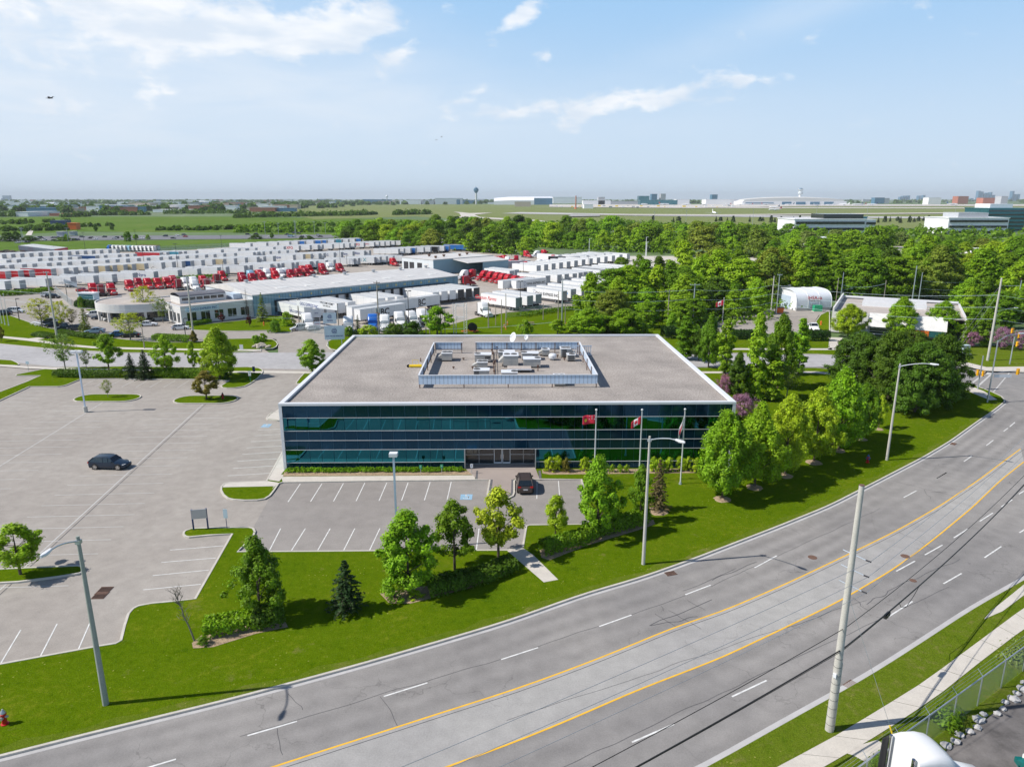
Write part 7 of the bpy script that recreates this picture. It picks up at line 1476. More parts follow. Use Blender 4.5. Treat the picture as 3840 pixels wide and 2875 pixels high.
for x, y, ty, h, l in ((698,1277,1194,1,'dark slim lamp post right before the white office sign'),(73,1203,1120,1,'dark lamp post right of the far left flagpoles'),(323,958,872,2,'dark tall yard lamp at the left end of the trailer rows'),(513,926,863,2,'dark tall yard lamp beside the highway near the hut'),(671,1037,915,2,'dark tall yard lamp above the two white cabs'),
        (574,1044,1002,1,'shorter dark yard lamp before the front trailer row'),(834,951,883,2,'dark tall yard lamp behind the trailer rows, near the tree belt'),(841,1057,981,1,'dark yard lamp among the parked red cabs'),(1277,1001,897,2,'dark tall yard lamp right of the docked rows, taller of two'),(1302,1001,958,1,'shorter dark yard lamp beside the taller one in the trailer rows'),
        (1729,949,906,1,'thin dark yard lamp above the repair shed'),(1535,1254,1091,2,'dark double yard lamp behind the roof before the lettered trailer'),(1951,1168,1055,2,'dark double yard lamp at the right yard fence'),(1962,1035,976,2,'dark yard lamp beside the red cab with the swirl logo'),(2205,1015,962,2,'dark yard lamp among the white trailers of the right yard'),(543,1010,930,1,'thin dark lamp post between the trailer rows at the left')): yardlamp(x, y, ty, l, h)
for i, (x, y, ty) in enumerate(((2209,953,895),(2421,962,889),(2424,960,908),(2665,955,890),(2693,967,922),(3066,915,888),(3047,918,889))):
    o = G(x, y); H = HT(x, y, ty); t = thing('pale_lamp_post', 'pale grey lamp post above the tree belt, %s from the left' % ordn(i+1), 'lamp', o, 0, 'pale lamp posts in the tree belt'); mb = MB(); mb.tube((0,0,0), (0,0,H), .2, .14, 8); mb.build('pole', MT['white_metal'], t); mb = MB(); mb.box(0, 1.1, -.2, .2, H-.1, H+.1); mb.build('lamp_head', MT['white_metal'], t)
for i, (x, y, ty) in enumerate(((995,880,832),(1045,880,838),(1108,893,827),(1111,893,833),(1180,876,832),(1221,876,836),(2452,850,795),(2571,850,790),(2821,850,785),(3057,850,772),(3247,840,775),(3575,840,772),(3668,845,778),(1809,850,824),(2180,850,822),(2402,855,824),(84,905,855),(88,905,858),(256,905,856))):
    o = G(x, y); H = HT(x, y, ty); t = thing('highway_lamp', 'thin grey highway lamp, %s in order from the left' % ordn(sorted((995,1045,1108,1111,1180,1221,2452,2571,2821,3057,3247,3575,3668,1809,2180,2402,84,88,256)).index(x)+1), 'lamp', o, 0, 'thin highway lamps'); mb = MB(); mb.tube((0,0,0), (0,0,H), .22, .16, 6); mb.build('pole', MT['grey_metal'], t); mb = MB(); mb.box(-1.6, 1.6, -.2, .2, H-.1, H+.15); mb.build('lamp_head', MT['grey_metal'], t)
def wire(p, q, sag, r, label, m='dark_metal', n=14):
    mb = MB(); mb.path([p.lerp(q, i/n)-Vector((0,0,4*sag*(i/n)*(1-i/n))) for i in range(n+1)], r, 5); return tag(mb.build('power_line', MT[m]), label, 'cable', 'overhead lines')
def top(k, d): o, H = POL[k]; return o+Vector((0,0,H-d))
FL = Vector((-190, 235, 9.5)); FR = Vector((150, 150, 12))
for i, d in enumerate((.2, 3.0, 5.2, 8.0)):
    nm = ('topmost', 'second', 'third', 'lowest')[i]
    wire(top('L1', d), top('L2', d), .6, .022, '%s overhead line between the two big grey poles at the left' % nm, 'light_sign'); wire(FL+Vector((0,0,2-d*.7)), top('L1', d), 1.0, .022, '%s overhead line running off the left edge' % nm, 'light_sign'); wire(top('L2', d), top('C1', d+1), 1.2, .022, '%s overhead line from the office pole to the transformer pole' % nm, 'light_sign')
for i, d in enumerate((2.5, 5.0, 7.5)):
    nm = ('topmost', 'middle', 'lowest')[i]
    wire(top('S1', d+1), top('A2', d-1), .8, .022, '%s overhead line from the tall steel pole to the middle wood pole' % nm, 'light_sign'); wire(top('A2', d-1), top('R1', d), .9, .022, '%s overhead line before the near wood' % nm, 'light_sign')
    wire(top('R1', d), top('J0', d+1), 1.2, .022, '%s overhead line over the white low building' % nm, 'light_sign'); wire(top('J0', d+1), FR-Vector((0,0,d)), 1.0, .02, '%s overhead line leaving the junction pole to the right' % nm, 'light_sign'); wire(top('R7', d), top('R8', d-1), .6, .025, '%s thin line in the wood behind the white building' % nm, 'light_sign'); wire(top('R8', d-1), top('R9', d-1), .6, .025, '%s thin line in the wood at the far right' % nm, 'light_sign')
wire(top('C1', 12), top('S1', 12), .8, .04, 'low overhead line running just behind the office roof', 'light_sign'); wire(top('R4', 4), top('R5', 1), 1.0, .04, 'slack line between two poles behind the white building', 'light_sign')
for i, (x, y) in enumerate(((3590,1325),(3612,1330))):
    e = G(x-25, y-10); wire(top('J0', 1.5+i*1.5), Vector((e.x, e.y, 0)), 0, .025, ('upper','lower')[i]+' guy wire of the junction pole', 'galvanised')
# lattice gantry behind the roof
a, b = G(1706, 1252), G(1746, 1252); ga = thing('lattice_gantry', 'white lattice steel gantry standing behind the office roof', 'gantry', a, math.atan2(b.y-a.y, b.x-a.x)); L = (b-a).length; H = HT(1706, 1252, 1137)
def lattice(mb, p, q, w, n, up):
    p, q = Vector(p), Vector(q); d = (q-p).normalized(); s = Vector((0, 1, 0))*w/2; u = d.cross(Vector((0,1,0)))*w/2; cs = [u+s, u-s, -u-s, -u+s]
    for c in cs: mb.tube(p+c, q+c, .04, n=4)
    for k in range(n):
        for j in range(4): mb.tube(p.lerp(q, k/n)+cs[j], p.lerp(q, (k+1)/n)+cs[(j+1) % 4], .022, n=4)
for x in (0, L): mb = MB(); lattice(mb, (x,0,0), (x,0,H), .7, 12, None); mb.build('leg', MT['white_metal'], ga)
for z in (H-.4, H*.52): mb = MB(); lattice(mb, (.35,0,z), (L-.35,0,z), .6, 5, None); mb.build('beam', MT['white_metal'], ga)
# traffic signals
def head(par, x, y, z, rz, mt='signal_yellow'):
    M = frame(Vector((x, y, z)), R_(rz)); mb = MB(); mb.box(-.16, .16, -.14, .14, -.5, .5, M); [mb.box(-.19, .19, -.36, -.14, k+.12, k+.16, M) for k in (-.33, 0, .33)]; h_ = mb.build('signal_head', MT[mt], par)
    for k, m in ((.33,'tail_red'),(0,'safety_yellow'),(-.33,'green_sign')): mb = MB(); c = M @ Vector((0,-.15,k)); q = M @ Vector((0,-.17,k)); mb.tube(c, q, .1, n=12); mb.build('lens', MT['black_plastic'], h_)
def signal(x, y, ty, label, arms, heads, lum=None):
    o = G(x, y, .1); H = HT(x, y, ty, .1); t = thing('traffic_signal', label, 'traffic light', o); mb = MB(); mb.tube((0,0,0), (0,0,H), .13, .09, 10); mb.build('pole', MT['galvanised'], t)
    for z, dx, dy in arms: mb = MB(); mb.path([(0,0,z-.3),(dx*.5,dy*.5,z),(dx,dy,z)], .05, 6); mb.build('mast_arm', MT['galvanised'], t)
    for h_ in heads: head(t, *h_)
    if lum: dx, dy = lum; mb = MB(); mb.path([(0,0,H-.2),(dx*.4,dy*.4,H+.7),(dx,dy,H+.9)], .05, 6); mb.build('lamp_arm', MT['galvanised'], t); mb = MB(); mb.box(dx-.1, dx+.8, dy-.13, dy+.13, H+.85, H+.99); mb.build('lamp_head', MT['white_metal'], t)
    return t, H
t, H = signal(3702, 1508, 1276, 'tall grey signal pole on the lawn corner with a blank street sign', [(5.2, 4.3, .6)], [(4.5, .6, 5.1, 60), (4.85, .8, 5.1, 150)], (4.2, 1.2))
mb = MB(); mb.box(.5, 3.4, .1, .16, 4.25, 4.75); mb.build('street_sign', MT['white_metal'], t)
signal(3666, 1459, 1334, 'short grey pole with two pedestrian signals at the crosswalk', [], [(-.45, 0, 3.0, 200), (.4, -.1, 2.9, 20)]); signal(3786, 1366, 1262, 'grey signal pole across the street with stacked yellow heads', [(7.3, 4, -.4)], [(-.7, 0, 7.0, 0), (.7, -.1, 6.0, 20), (.7, -.1, 4.3, 20)], (2.6, .4))
o = G(3615, 1332, .1); t = thing('traffic_cabinet', 'grey traffic control cabinet on a concrete base by the junction', 'cabinet', o, R_(8)); mb = MB(); mb.box(-.8,.8,-.5,.5,.5,2.3); mb.build('cabinet', MT['light_sign'], t); mb = MB(); mb.box(-1.1,1.1,-.7,.7,0,.5); mb.build('base', MT['concrete'], t); mb = MB(); mb.box(-.75,.75,-.52,-.504,.6,2.2); mb.build('door', MT['grey_metal'], t)
# the near utility pole with its conductors and cables
o = G(3110, 2735, .1); H = HT(3110, 2735, 1818, .1); NPo = o
t = thing('utility_pole', 'tall concrete utility pole in the near right foreground', 'utility pole', o, R_(40)); mb = MB(); mb.tube((0,0,-.1), (0,0,H), .27, .15, 18); mb.build('pole', MT['pole_concrete'], t)
mb = MB(); [mb.tube((0,0,z), (0,0,z+.025), .275-.12*z/H, n=18) for z in (.5,1.1,1.7,2.3,2.9,3.5,4.1,4.7,5.3)]; mb.build('strap', MT['dark_metal'], t)
mb = MB(); mb.path([(.24,-.16,0),(.22,-.15,4.9)], .05, 8); mb.build('conduit', MT['galvanised'], t); mb = MB(); mb.box(-.31,-.22,-.1,.1,4.0,4.3); mb.build('number_plate', MT['white_metal'], t); mb = MB(); mb.tube((0,0,H-.02),(0,0,H+.01),.16,n=18); mb.build('cap', MT['rust_iron'], t)
zi = [HT(3110, 2735, v, .1) for v in (2085, 2141, 2200)]; att = []
for z in zi:
    mb = MB(); mb.tube((-.1,.55,z+.25), (.1,-.75,z+.02), .035, n=6); mb.build('standoff_arm', MT['galvanised'], t)
    mb = MB(); [mb.lathe([(.03,0),(.10,.02),(.03,.05)], (.1,-.8-k*.07,z+.0), 10) for k in range(3)]; mb.tube((.1,-.75,z+.02),(.1,-1.05,z+.02),.05,n=8); mb.build('insulator', MT['dark_metal'], t)
    att.append(o+Matrix.Rotation(R_(40), 3, 'Z') @ Vector((.1,-1.0,z+.02)))
e1 = Vector((56, 70, 0)); e0 = Vector((-26, 10, 0))
for i, a in enumerate(att):
    nm = ('top', 'middle', 'bottom')[i]; wire(a, e1+Vector((0,0,a.z)), .6, .014, '%s bare conductor running right from the near concrete pole' % nm, 'grey_metal', 24); wire(e0+Vector((0,0,a.z)), a, .6, .014, '%s bare conductor running left from the near concrete pole' % nm, 'grey_metal', 24)
zc = [HT(3110, 2735, v, .1) for v in (2345, 2425, 2432)]
for i, z in enumerate(zc):
    nm = ('upper', 'thick lower', 'thin lowest')[i]; r = (.022,.045,.018)[i]; a = o+Vector((.2,0,z-.1)); wire(a, e1+Vector((0,i*.2,z)), .9, r, '%s black cable running right from the near concrete pole' % nm, 'black_plastic', 24); wire(e0+Vector((0,i*.2,z)), a, .9, r, '%s black cable running left from the near concrete pole' % nm, 'black_plastic', 24)
a = o+Vector((.2,0,zc[1]-.1)); b = e1+Vector((0,.2,zc[1])); c = a.lerp(b, .145)-Vector((0,0,4*.9*.145*.855))
mb = MB(); mb.box(-.35,.35,-.1,.1,-.32,-.05); bx = mb.build('splice_box', MT['black_plastic'], None, c, math.atan2(b.y-a.y, b.x-a.x)); tag(bx, 'black splice box hanging from the thick cable right of the near pole', 'splice box')
q = [a.lerp(b, .19)-Vector((0,0,.6)), a.lerp(b, .2)-Vector((0,0,1.1)), a.lerp(b, .225)-Vector((0,0,1.55)), a.lerp(b, .25)-Vector((0,0,1.2)), a.lerp(b, .27)-Vector((0,0,.75))]; mb = MB(); mb.path(q, .022, 6); tag(mb.build('cable_loop', MT['black_plastic']), 'slack black cable loop hanging below the thick cable', 'cable')
gg = G(3380, 2856, .1); wire(o+Vector((0,0,zi[2]-.4)), gg, 0, .012, 'thin guy wire from the near pole to its yellow guard', 'galvanised'); t = thing('guy_guard', 'bright yellow plastic guy wire guard at the fence', 'guard', gg); dv = ((o+Vector((0,0,zi[2]-.4)))-gg).normalized(); mb = MB(); mb.tube((0,0,0), dv*2.3, .055, n=8); mb.build('guard', MT['safety_yellow'], t); mb = MB(); mb.tube((0,0,-.1),(0,0,.25),.03); mb.build('anchor', MT['rust_iron'], t)
# ---- fences
def fence(p, q, h, label, sp=3.0, barb=False, z0=0.0, mesh='chain_link', rail=.03, rz=None):
    L = (q-p).length; t = thing('chain_link_fence', label, 'fence', (p.x, p.y, z0), math.atan2(q.y-p.y, q.x-p.x)); n = max(1, int(L/sp))
    mb = MB(); mb.face([(0,0,.05),(L,0,.05),(L,0,h),(0,0,h)]); mb.build('mesh', MT[mesh], t); mb = MB(); mb.tube((0,0,h), (L,0,h), rail, n=8); mb.build('top_rail', MT['galvanised'], t)
    for i in range(n+1):
        mb = MB(); mb.tube((i*L/n,.03,0), (i*L/n,.03,h), rail*.9, n=6)
        if barb: mb.tube((i*L/n,.03,h), (i*L/n-.02,.38,h+.38), .018, n=5)
        mb.build('post', MT['galvanised'], t)
    if barb: mb = MB(); [mb.tube((0,.12*k+.02,h+.12*k), (L,.12*k+.02,h+.12*k), .006, n=4) for k in (1,2,3)]; mb.build('barbed_wire', MT['galvanised'], t)
fence(fa-fd*27, fa+fd*36, 2.3, 'near chain link fence with barbed wire around the gravel yard', 3.2, True, .1, rail=.045)
fence(G(1120,1242), G(1300,1262), 2.2, 'chain link gate fence below the long white banner', 4, rail=.05); fence(G(1420,1262), G(1462,1225), 2.4, 'short chain link fence beside the transformer pole', 3, rail=.05); fence(G(1900,1192), G(2330,1140), 2.4, 'chain link fence along the weeds of the right yard', 5, rail=.05); fence(G(210,1098), G(270,1150), 2.3, 'chain link fence slanting down to the left gate', 4, rail=.05)
fence(G(-300,985), G(1280,905), 2.6, 'long highway fence beyond the trailer rows', 12, rail=.06)
# stones along the near fence and weeds
rr = random.Random(3)
for i in range(44):
    c = fa-fd*6+fd*(i*.82)+fn*(.85+rr.uniform(-.25,.3)); bm = bmesh.new(); bmesh.ops.create_icosphere(bm, subdivisions=2, radius=rr.uniform(.18,.42))
    for v in bm.verts: v.co *= 1+rr.uniform(-.25, .25); v.co.z *= .55
    me = bpy.data.meshes.new('rubble_stone'); bm.to_mesh(me); bm.free(); me.materials.append(MT['gutter_concrete']); tag(link('rubble_stone', me, None, (c.x, c.y, .2)), 'pale rubble stone along the near fence, %s from the lower end' % ordn(i+1), 'stone', 'rubble stones at the near fence')
def weeds(pts, n, r, h, col, label):
    rng = np.random.default_rng(n); cs, ns = [], []
    for x, y in pts:
        o = G(x, y, .1); d = rng.normal(size=(n, 3)); d[:, 2] = np.abs(d[:, 2]); cs.append(np.array(o)+d*np.array([r, r, h])*.5); ns.append(d+np.array([0,0,.5]))
    ob = link('weeds', leafmesh('weeds', np.concatenate(cs), np.concatenate(ns), .11, rng, 'foliage')); ob.color = (*GRN[col], 1); ob['kind'] = 'stuff'; ob['label'] = label; ob['category'] = 'weeds'
weeds([(3545,2720),(3560,2700),(3580,2690),(3530,2690),(3570,2730)], 150, .55, 1.0, 'mid', 'green weeds climbing the near chain link fence')
weeds([(3320,2868),(3300,2872),(3310,2860)], 200, .5, .7, 'mid', 'weeds at the fence left of the white truck'); weeds([(3810,2475),(3830,2465)], 260, .9, 1.2, 'pale', 'pale flowering bush behind the fence at the right edge')
# trucks of the gravel yard
q = dup(TR, (23.2, 32.75, .11), R_(9), None, None, None, (*TC['white'], 1)); tag(q, 'white semi truck cab cut off by the bottom edge in the gravel yard', 'truck')
q = dup(TR, (30.6, 31.5, .11), R_(82), None, None, None, (.0,.13,.12,1)); tag(q, 'dark green truck at the bottom right corner in the gravel yard', 'truck')
# loader, cable trailer, benches and small things
def loader(x, y, rz, label, s=1.0):
    t = thing('wheel_loader', label, 'loader', G(x, y), R_(rz)); t.scale = (s,)*3
    mb = MB(); mb.box(-2.6,.2,-1.0,1.0,.9,2.0); mb.hexa([(.2,-.9,.9),(1.6,-.7,.9),(1.6,.7,.9),(.2,.9,.9),(.2,-.9,1.8),(1.4,-.6,1.5),(1.4,.6,1.5),(.2,.9,1.8)]); mb.build('body', MT['safety_yellow'], t); mb = MB(); mb.box(-1.3,.1,-.75,.75,2.0,3.1); mb.build('cab', MT['window_dark'], t); mb = MB(); mb.box(-1.4,.2,-.85,.85,3.1,3.25); mb.build('cab_roof', MT['safety_yellow'], t)
    for s_ in (1,-1): mb = MB(); mb.tube((.8,s_*.6,1.5),(2.8,s_*.6,.7),.12); mb.build('lift_arm', MT['safety_yellow'], t)
    mb = MB(); mb.hexa([(2.7,-1.3,.1),(3.7,-1.3,.1),(3.7,1.3,.1),(2.7,1.3,.1),(2.7,-1.3,1.1),(2.9,-1.3,1.1),(2.9,1.3,1.1),(2.7,1.3,1.1)]); mb.build('bucket', MT['safety_yellow'], t)
    for x_ in (-1.7, 1.2):
        for s_ in (1,-1): wheel(t, x_, s_*1.05, .68, .45, 'signal_yellow')
loader(1887, 1015, -25, 'yellow wheel loader beside the repair shed'); loader(2055, 956, 10, 'small yellow digger behind the red cabs of the right yard', .8)
t = thing('cable_trailer', 'orange cable reel trailer with a black drum on the grass behind the roof', 'trailer', G(1772, 1246), R_(20)); mb = MB(); mb.path([(-1.8,-.9,.5),(1.3,-.9,.5),(1.3,.9,.5),(-1.8,.9,.5),(-3,0,.45),(-1.8,-.9,.5)], .1); mb.build('chassis', MT['orange_paint'], t)
mb = MB(); mb.tube((0,-.55,1.35),(0,.55,1.35),.75,n=18); mb.tube((0,-.62,1.35),(0,-.55,1.35),1.1,n=18); mb.tube((0,.55,1.35),(0,.62,1.35),1.1,n=18); mb.build('cable_drum', MT['black_plastic'], t)
for s_ in (1,-1): wheel(t, .3, s_*1.1, .38, .24, 'orange_paint')
def picnic(x, y, rz, label, m):
    t = thing('picnic_table', label, 'picnic table', G(x, y, .1), R_(rz)); mb = MB(); mb.box(-.95,.95,-.4,.4,.7,.76); mb.build('tabletop', MT[m], t)
    for s_ in (1,-1): mb = MB(); mb.box(-.95,.95,s_*.75-.13,s_*.75+.13,.42,.47); mb.build('seat', MT[m], t)
    for x_ in (-.6,.6): mb = MB(); mb.tube((x_,-.8,0),(x_,.3,.7),.05); mb.tube((x_,.8,0),(x_,-.3,.7),.05); mb.build('leg', MT[m], t)
picnic(133, 1217, -20, 'white picnic table under the yellow locust, left one', 'white_metal'); picnic(148, 1222, -20, 'white picnic table under the yellow locust, right one', 'white_metal'); picnic(1990, 1218, 10, 'wooden picnic table on the grass behind the roof', 'wood'); picnic(1958, 1232, 10, 'wooden bench table half hidden by a bush behind the roof', 'wood')
for i, (x, y) in enumerate(((1891,1228),(1897,1236),(1903,1218),(2122,1226))):
    t = thing('orange_marker', 'orange marker post on the grass behind the roof, %s from the left' % ordn(i+1), 'marker', G(x, y)); mb = MB(); mb.lathe([(.25,0),(.22,.1),(.12,.12),(.1,1.1),(.001,1.15)], n=10); mb.build('post', MT['orange_paint'], t); mb = MB(); mb.lathe([(.14,.6),(.14,.8)], n=10); mb.build('band', MT['white_metal'], t)
t = thing('dumpster', 'orange bin beside the white fabric shelter', 'bin', G(2922, 1172)); mb = MB(); mb.hexa([(-.9,-.7,0),(.9,-.7,0),(.9,.7,0),(-.9,.7,0),(-1.1,-.8,1.5),(1.1,-.8,1.5),(1.1,.8,1.5),(-1.1,.8,1.5)]); mb.build('bin', MT['orange_paint'], t); mb = MB(); mb.box(-1.12,1.12,-.82,.82,1.5,1.6); mb.build('lid', MT['dark_metal'], t)
t = thing('transformer_box', 'green transformer box in front of the fabric shelter', 'transformer', G(3064, 1168)); mb = MB(); mb.box(-1.2,1.2,-.8,.8,.15,1.9); mb.build('cabinet', MT['green_sign'], t); mb = MB(); mb.box(-1.4,1.4,-1,1,0,.15); mb.build('pad', MT['concrete'], t)
# scrap heap and the stacked wrecks at the far left
rr = random.Random(9)
mb = MB()
for i in range(900):
    p = G(rr.uniform(-200, 190), rr.uniform(945, 975)); s = rr.uniform(.4, 1.7); mb.use(rr.choice((0,0,0,1,2))).box(-s, s, -s*.5, s*.5, 0, rr.uniform(.3, 1.6), frame(Vector((p.x, p.y, 0)), rr.uniform(0, 3)))
q = mb.build('scrap_heap', [MT['dark_metal'], MT['rust_iron'], MT['old_wood']]); q['kind'] = 'stuff'; q['label'] = 'dark scrap and tyres heaped at the far left of the yard'; q['category'] = 'scrap'
for i in range(18):
    c = rr.choice(('white','grey','red','navy','white','cream')) if i else 'black'; p = G(80+i*7.0, 945+i*.9)
    trl(p, 0, 96, c, '%s container end standing by the scrap, %s from the left' % ({'navy':'dark blue'}.get(c, c), ordn(i+1)), 'containers by the scrap heap', src=T3)
# birds
for i, (x, y, d) in enumerate(((184,369,55),(193,368,55),(1636,526,60),(1656,514,62))):
    v = Vector(((x-CX)/F, math.cos(PIT)-(y-CY)/F*math.sin(PIT), -math.sin(PIT)-(y-CY)/F*math.cos(PIT)))*d*(.9 if i < 2 else 1); s = .55 if i < 2 else .28
    t = thing('bird', ('dark bird flying at the upper left, left of a pair','dark bird flying at the upper left, right of a pair','tiny distant bird left of another in mid sky','tiny distant bird right of another in mid sky')[i], 'bird', Vector((0,0,H0))+v, R_(30+i*50)); t.scale = (s,)*3
    mb = MB(); mb.loft([[(x_, r*math.cos(a), r*math.sin(a)) for a in (0,1.05,2.1,3.14,4.19,5.24)] for x_, r in ((-.30,.01),(-.12,.05),(.05,.065),(.16,.04),(.22,.045),(.28,.01))]); mb.build('body', MT['black_plastic'], t, smooth=True)
    for s_ in (1,-1): mb = MB(); mb.hexa([(-.1,s_*.03,.03),(.1,s_*.03,.03),(.05,s_*.3,.16),(-.1,s_*.3,.16),(-.1,s_*.03,.045),(.1,s_*.03,.045),(.05,s_*.3,.175),(-.1,s_*.3,.175)]); mb.hexa([(-.1,s_*.3,.16),(.05,s_*.3,.16),(-.12,s_*.55,.06),(-.16,s_*.55,.06),(-.1,s_*.3,.175),(.05,s_*.3,.175),(-.12,s_*.55,.07),(-.16,s_*.55,.07)]); mb.build('wing', MT['black_plastic'], t)
    mb = MB(); mb.hexa([(-.42,-.07,0),(-.25,-.02,0),(-.25,.02,0),(-.42,.07,0),(-.42,-.07,.01),(-.25,-.02,.01),(-.25,.02,.01),(-.42,.07,.01)]); mb.build('tail', MT['black_plastic'], t)
for r_ in list(CP.values())+[TR, T1, T2, T3]: wipe(r_)
# ================================================================ far town, airport, skyline, air
def farbox(x0, x1, yb, yt, dep, m, label, name='building', cat='building', roof=None, floors=0, extra=None, group=None):
    a, b = G(x0, yb), G(x1, yb); a.z = b.z = -.1; h = HT(x0, yb, yt); w = b.x-a.x; t = thing(name, label, cat, a, 0, group)
    mb = MB(); mb.box(0, w, 0, dep, 0, h); mb.build('wall', MT[m], t)
    mb = MB(); mb.box(-w*.005-.3, w*1.005+.3, -.4, dep+.3, h, h+max(.4, h*.04)); mb.build('roof', MT[roof or m], t)
    for k in range(floors):
        z = h*(k+.25)/floors; mb = MB(); mb.box(w*.02, w*.98, -.6, -.05, z, z+h*.42/floors); mb.build('window_band', MT['window_dark'], t)
    return t, w, h
for a in ((2074,2182,763,740,150,'far_white','white hangar row right of the great arched hangar'),(1632,1732,766,744,120,'off_white_wall','pale hangar with a grey roof left of the dark control tower'),(1712,1724,767,749,60,'far_blue','blue hangar end below the dark control tower'),(1735,1800,764,752,80,'far_blue','low blue shed at the foot of the dark control tower'),
          (1499,1578,766,750,90,'far_white','white cargo shed left of the control tower hangars'),(1585,1628,766,751,80,'hazy_wall','grey cargo shed between white sheds left of the control tower'),(1363,1462,764,749,90,'far_blue','dark blue cargo building under the radar ball'),(1930,1990,775,757,40,'tan_wall','tan service building before the great arched hangar'),
          (2190,2224,782,767,50,'far_white','white building beside the brown chimney'),(2243,2268,768,740,40,'hazy_wall','grey office block above the near terminal'),(2186,2290,768,752,60,'far_white','low terminal pier right of the white hangars'),(2290,2400,768,755,60,'hazy_wall','long low terminal pier in the centre right'),
          (2395,2434,766,736,60,'teal_glass','greenish hotel block left of the stepped hotel'),(2442,2463,765,729,50,'far_blue','stepped glass hotel with a bright top'),(2477,2495,765,728,50,'hazy_wall','twin slab hotel right of the stepped one'),(2400,2540,769,751,70,'teal_glass','glassy green terminal below the hotels'),(2535,2585,768,748,60,'far_white','white shed right of the glassy terminal'),
          (2668,2689,764,731,50,'far_blue','square blue tower block above the runway'),(2646,2816,768,748,90,'far_white','long white concourse left of the big terminal'),(3279,3315,764,742,50,'far_blue','dark blue hotel right of the big terminal'),(3316,3334,764,744,50,'hazy_wall','striped grey hotel wing beside the dark blue one'),
          (3480,3527,767,742,60,'far_white','white office block with a dark top, right of the parked jets'),(3590,3629,765,737,60,'far_rust','tall brick apartment block, left of two'),(3684,3734,768,743,60,'far_rust','wide brick apartment block, right of two'),(3751,3776,769,737,50,'hazy_wall','grey concrete apartment tower near the right edge'),
          (100,215,797,780,60,'far_blue','long blue grey warehouse at the far left'),(61,106,812,795,60,'far_white','white shed at the far left edge of the meadow'),(106,170,808,794,50,'off_white_wall','white walled shed with a blue roof at the far left'),(186,269,810,801,20,'far_rust','orange stacked containers at the far left'),(375,480,791,783,60,'far_white','long white roofed warehouse left of the meadow trees'),
          (11,37,752,734,60,'far_blue','hazy tower block on the horizon at the far left'),(440,480,768,757,60,'far_white','tall white factory at the left, under the horizon'),(700,790,764,752,90,'far_white','white airport shed at the left horizon'),(1058,1094,762,750,60,'far_white','small white shed on the horizon left of the cargo area')):
    farbox(*a)
for a in ((190,246,848,828,12,'navy','dark blue container on the meadow'),(256,287,861,837,8,'orange_paint','orange container on the meadow'),(214,236,888,870,8,'hazy_wall','grey billboard back beside the highway, left one'),(260,280,883,869,5,'hazy_wall','grey billboard back beside the highway, right one')): farbox(*a, name='container', cat='container')
t, w, h = farbox(2974, 3240, 892, 823, 40, 'far_white', 'white office block with dark window bands above the right wood', floors=3, name='office_block')
mb = MB(); mb.box(w*.42, w*.98, 3, 30, h+.5, h+4.5); mb.build('penthouse', MT['window_dark'], t)
t, w, h = farbox(3241, 3277, 892, 825, 36, 'far_white', 'short white wing right of the banded office block', floors=3, name='office_block'); t, w, h = farbox(3225, 3243, 890, 815, 10, 'teal_glass', 'dark glass stair tower of the banded office block', name='stair_tower')
t, w, h = farbox(3550, 3775, 880, 818, 40, 'far_white', 'white banded office building before the glass block at the right', floors=3, name='office_block'); mb = MB(); mb.box(w*.2, w*.7, 5, 30, h+.5, h+5); mb.build('plant_room', MT['hazy_wall'], t)
t, w, h = farbox(3695, 3836, 868, 783, 40, 'teal_glass', 'dark glass office block near the right edge', floors=6, name='office_block'); mb = MB(); mb.box(w*.1, w*.7, 5, 30, h+.5, h+5); mb.build('plant_room', MT['far_white'], t)
t, w, h = farbox(3452, 3660, 1000, 955, 60, 'white_wall', 'long flat roofed building showing through the right wood', roof='flat_roof', name='school', floors=1); [link('rooftop_unit', MB().box(w*f, w*f+6, 10, 14, h, h+2.5).build('u', MT['far_white']).data, t) for f in (.1,.3,.6)]
t, w, h = farbox(3690, 3900, 1010, 962, 60, 'teal_glass', 'flat roofed building with teal glazing at the right edge of the wood', roof='flat_roof', name='school'); [link('rooftop_unit', MB().box(w*f, w*f+7, 14, 19, h, h+3).build('u', MT['far_white']).data, t) for f in (.05,.35,.6)]
t, w, h = farbox(3045, 3145, 960, 925, 40, 'white_wall', 'white low building with a rounded roof peeking from the wood', name='school'); mb = MB(); mb.loft([[(x, 20+9*math.cos(a), h+5*math.sin(a)) for a in [math.pi*k/8 for k in range(9)]] for x in (w*.5, w*.95)]); mb.build('barrel_roof', MT['membrane'], t)
for o in [q for q in bpy.data.objects if q.name.startswith('u') and q.name.split('.')[0] == 'u']: bpy.data.objects.remove(o)
def tower(x, yb, yt, label, m, prof_, cm):
    a = G(x, yb); h = HT(x, yb, yt); t = thing('control_tower', label, 'tower', a); mb = MB(); mb.lathe([(r*h, z*h) for r, z in prof_[0]], n=14); mb.build('shaft', MT[m], t); mb = MB(); mb.lathe([(r*h, z*h) for r, z in prof_[1]], n=14); mb.build('cab', MT[cm], t)
    mb = MB(); mb.lathe([(r*h, z*h) for r, z in prof_[2]], n=10); mb.build('top', MT['far_blue'], t)
tower(1786, 766, 699, 'tall dark capped airport control tower left of centre', 'tower_concrete', ([(.055,0),(.055,.62)], [(.055,.62),(.13,.74),(.15,.80),(.15,.84),(.10,.85)], [(.11,.85),(.12,.90),(.07,.92),(.02,.93),(.01,1)]), 'far_blue')
tower(2997, 768, 706, 'pale airport control tower above the big terminal', 'far_white', ([(.09,0),(.08,.6)], [(.08,.6),(.14,.66),(.14,.76),(.09,.80),(.11,.84),(.17,.92),(.17,.95)], [(.10,.95),(.10,1.0)]), 'off_white_wall')
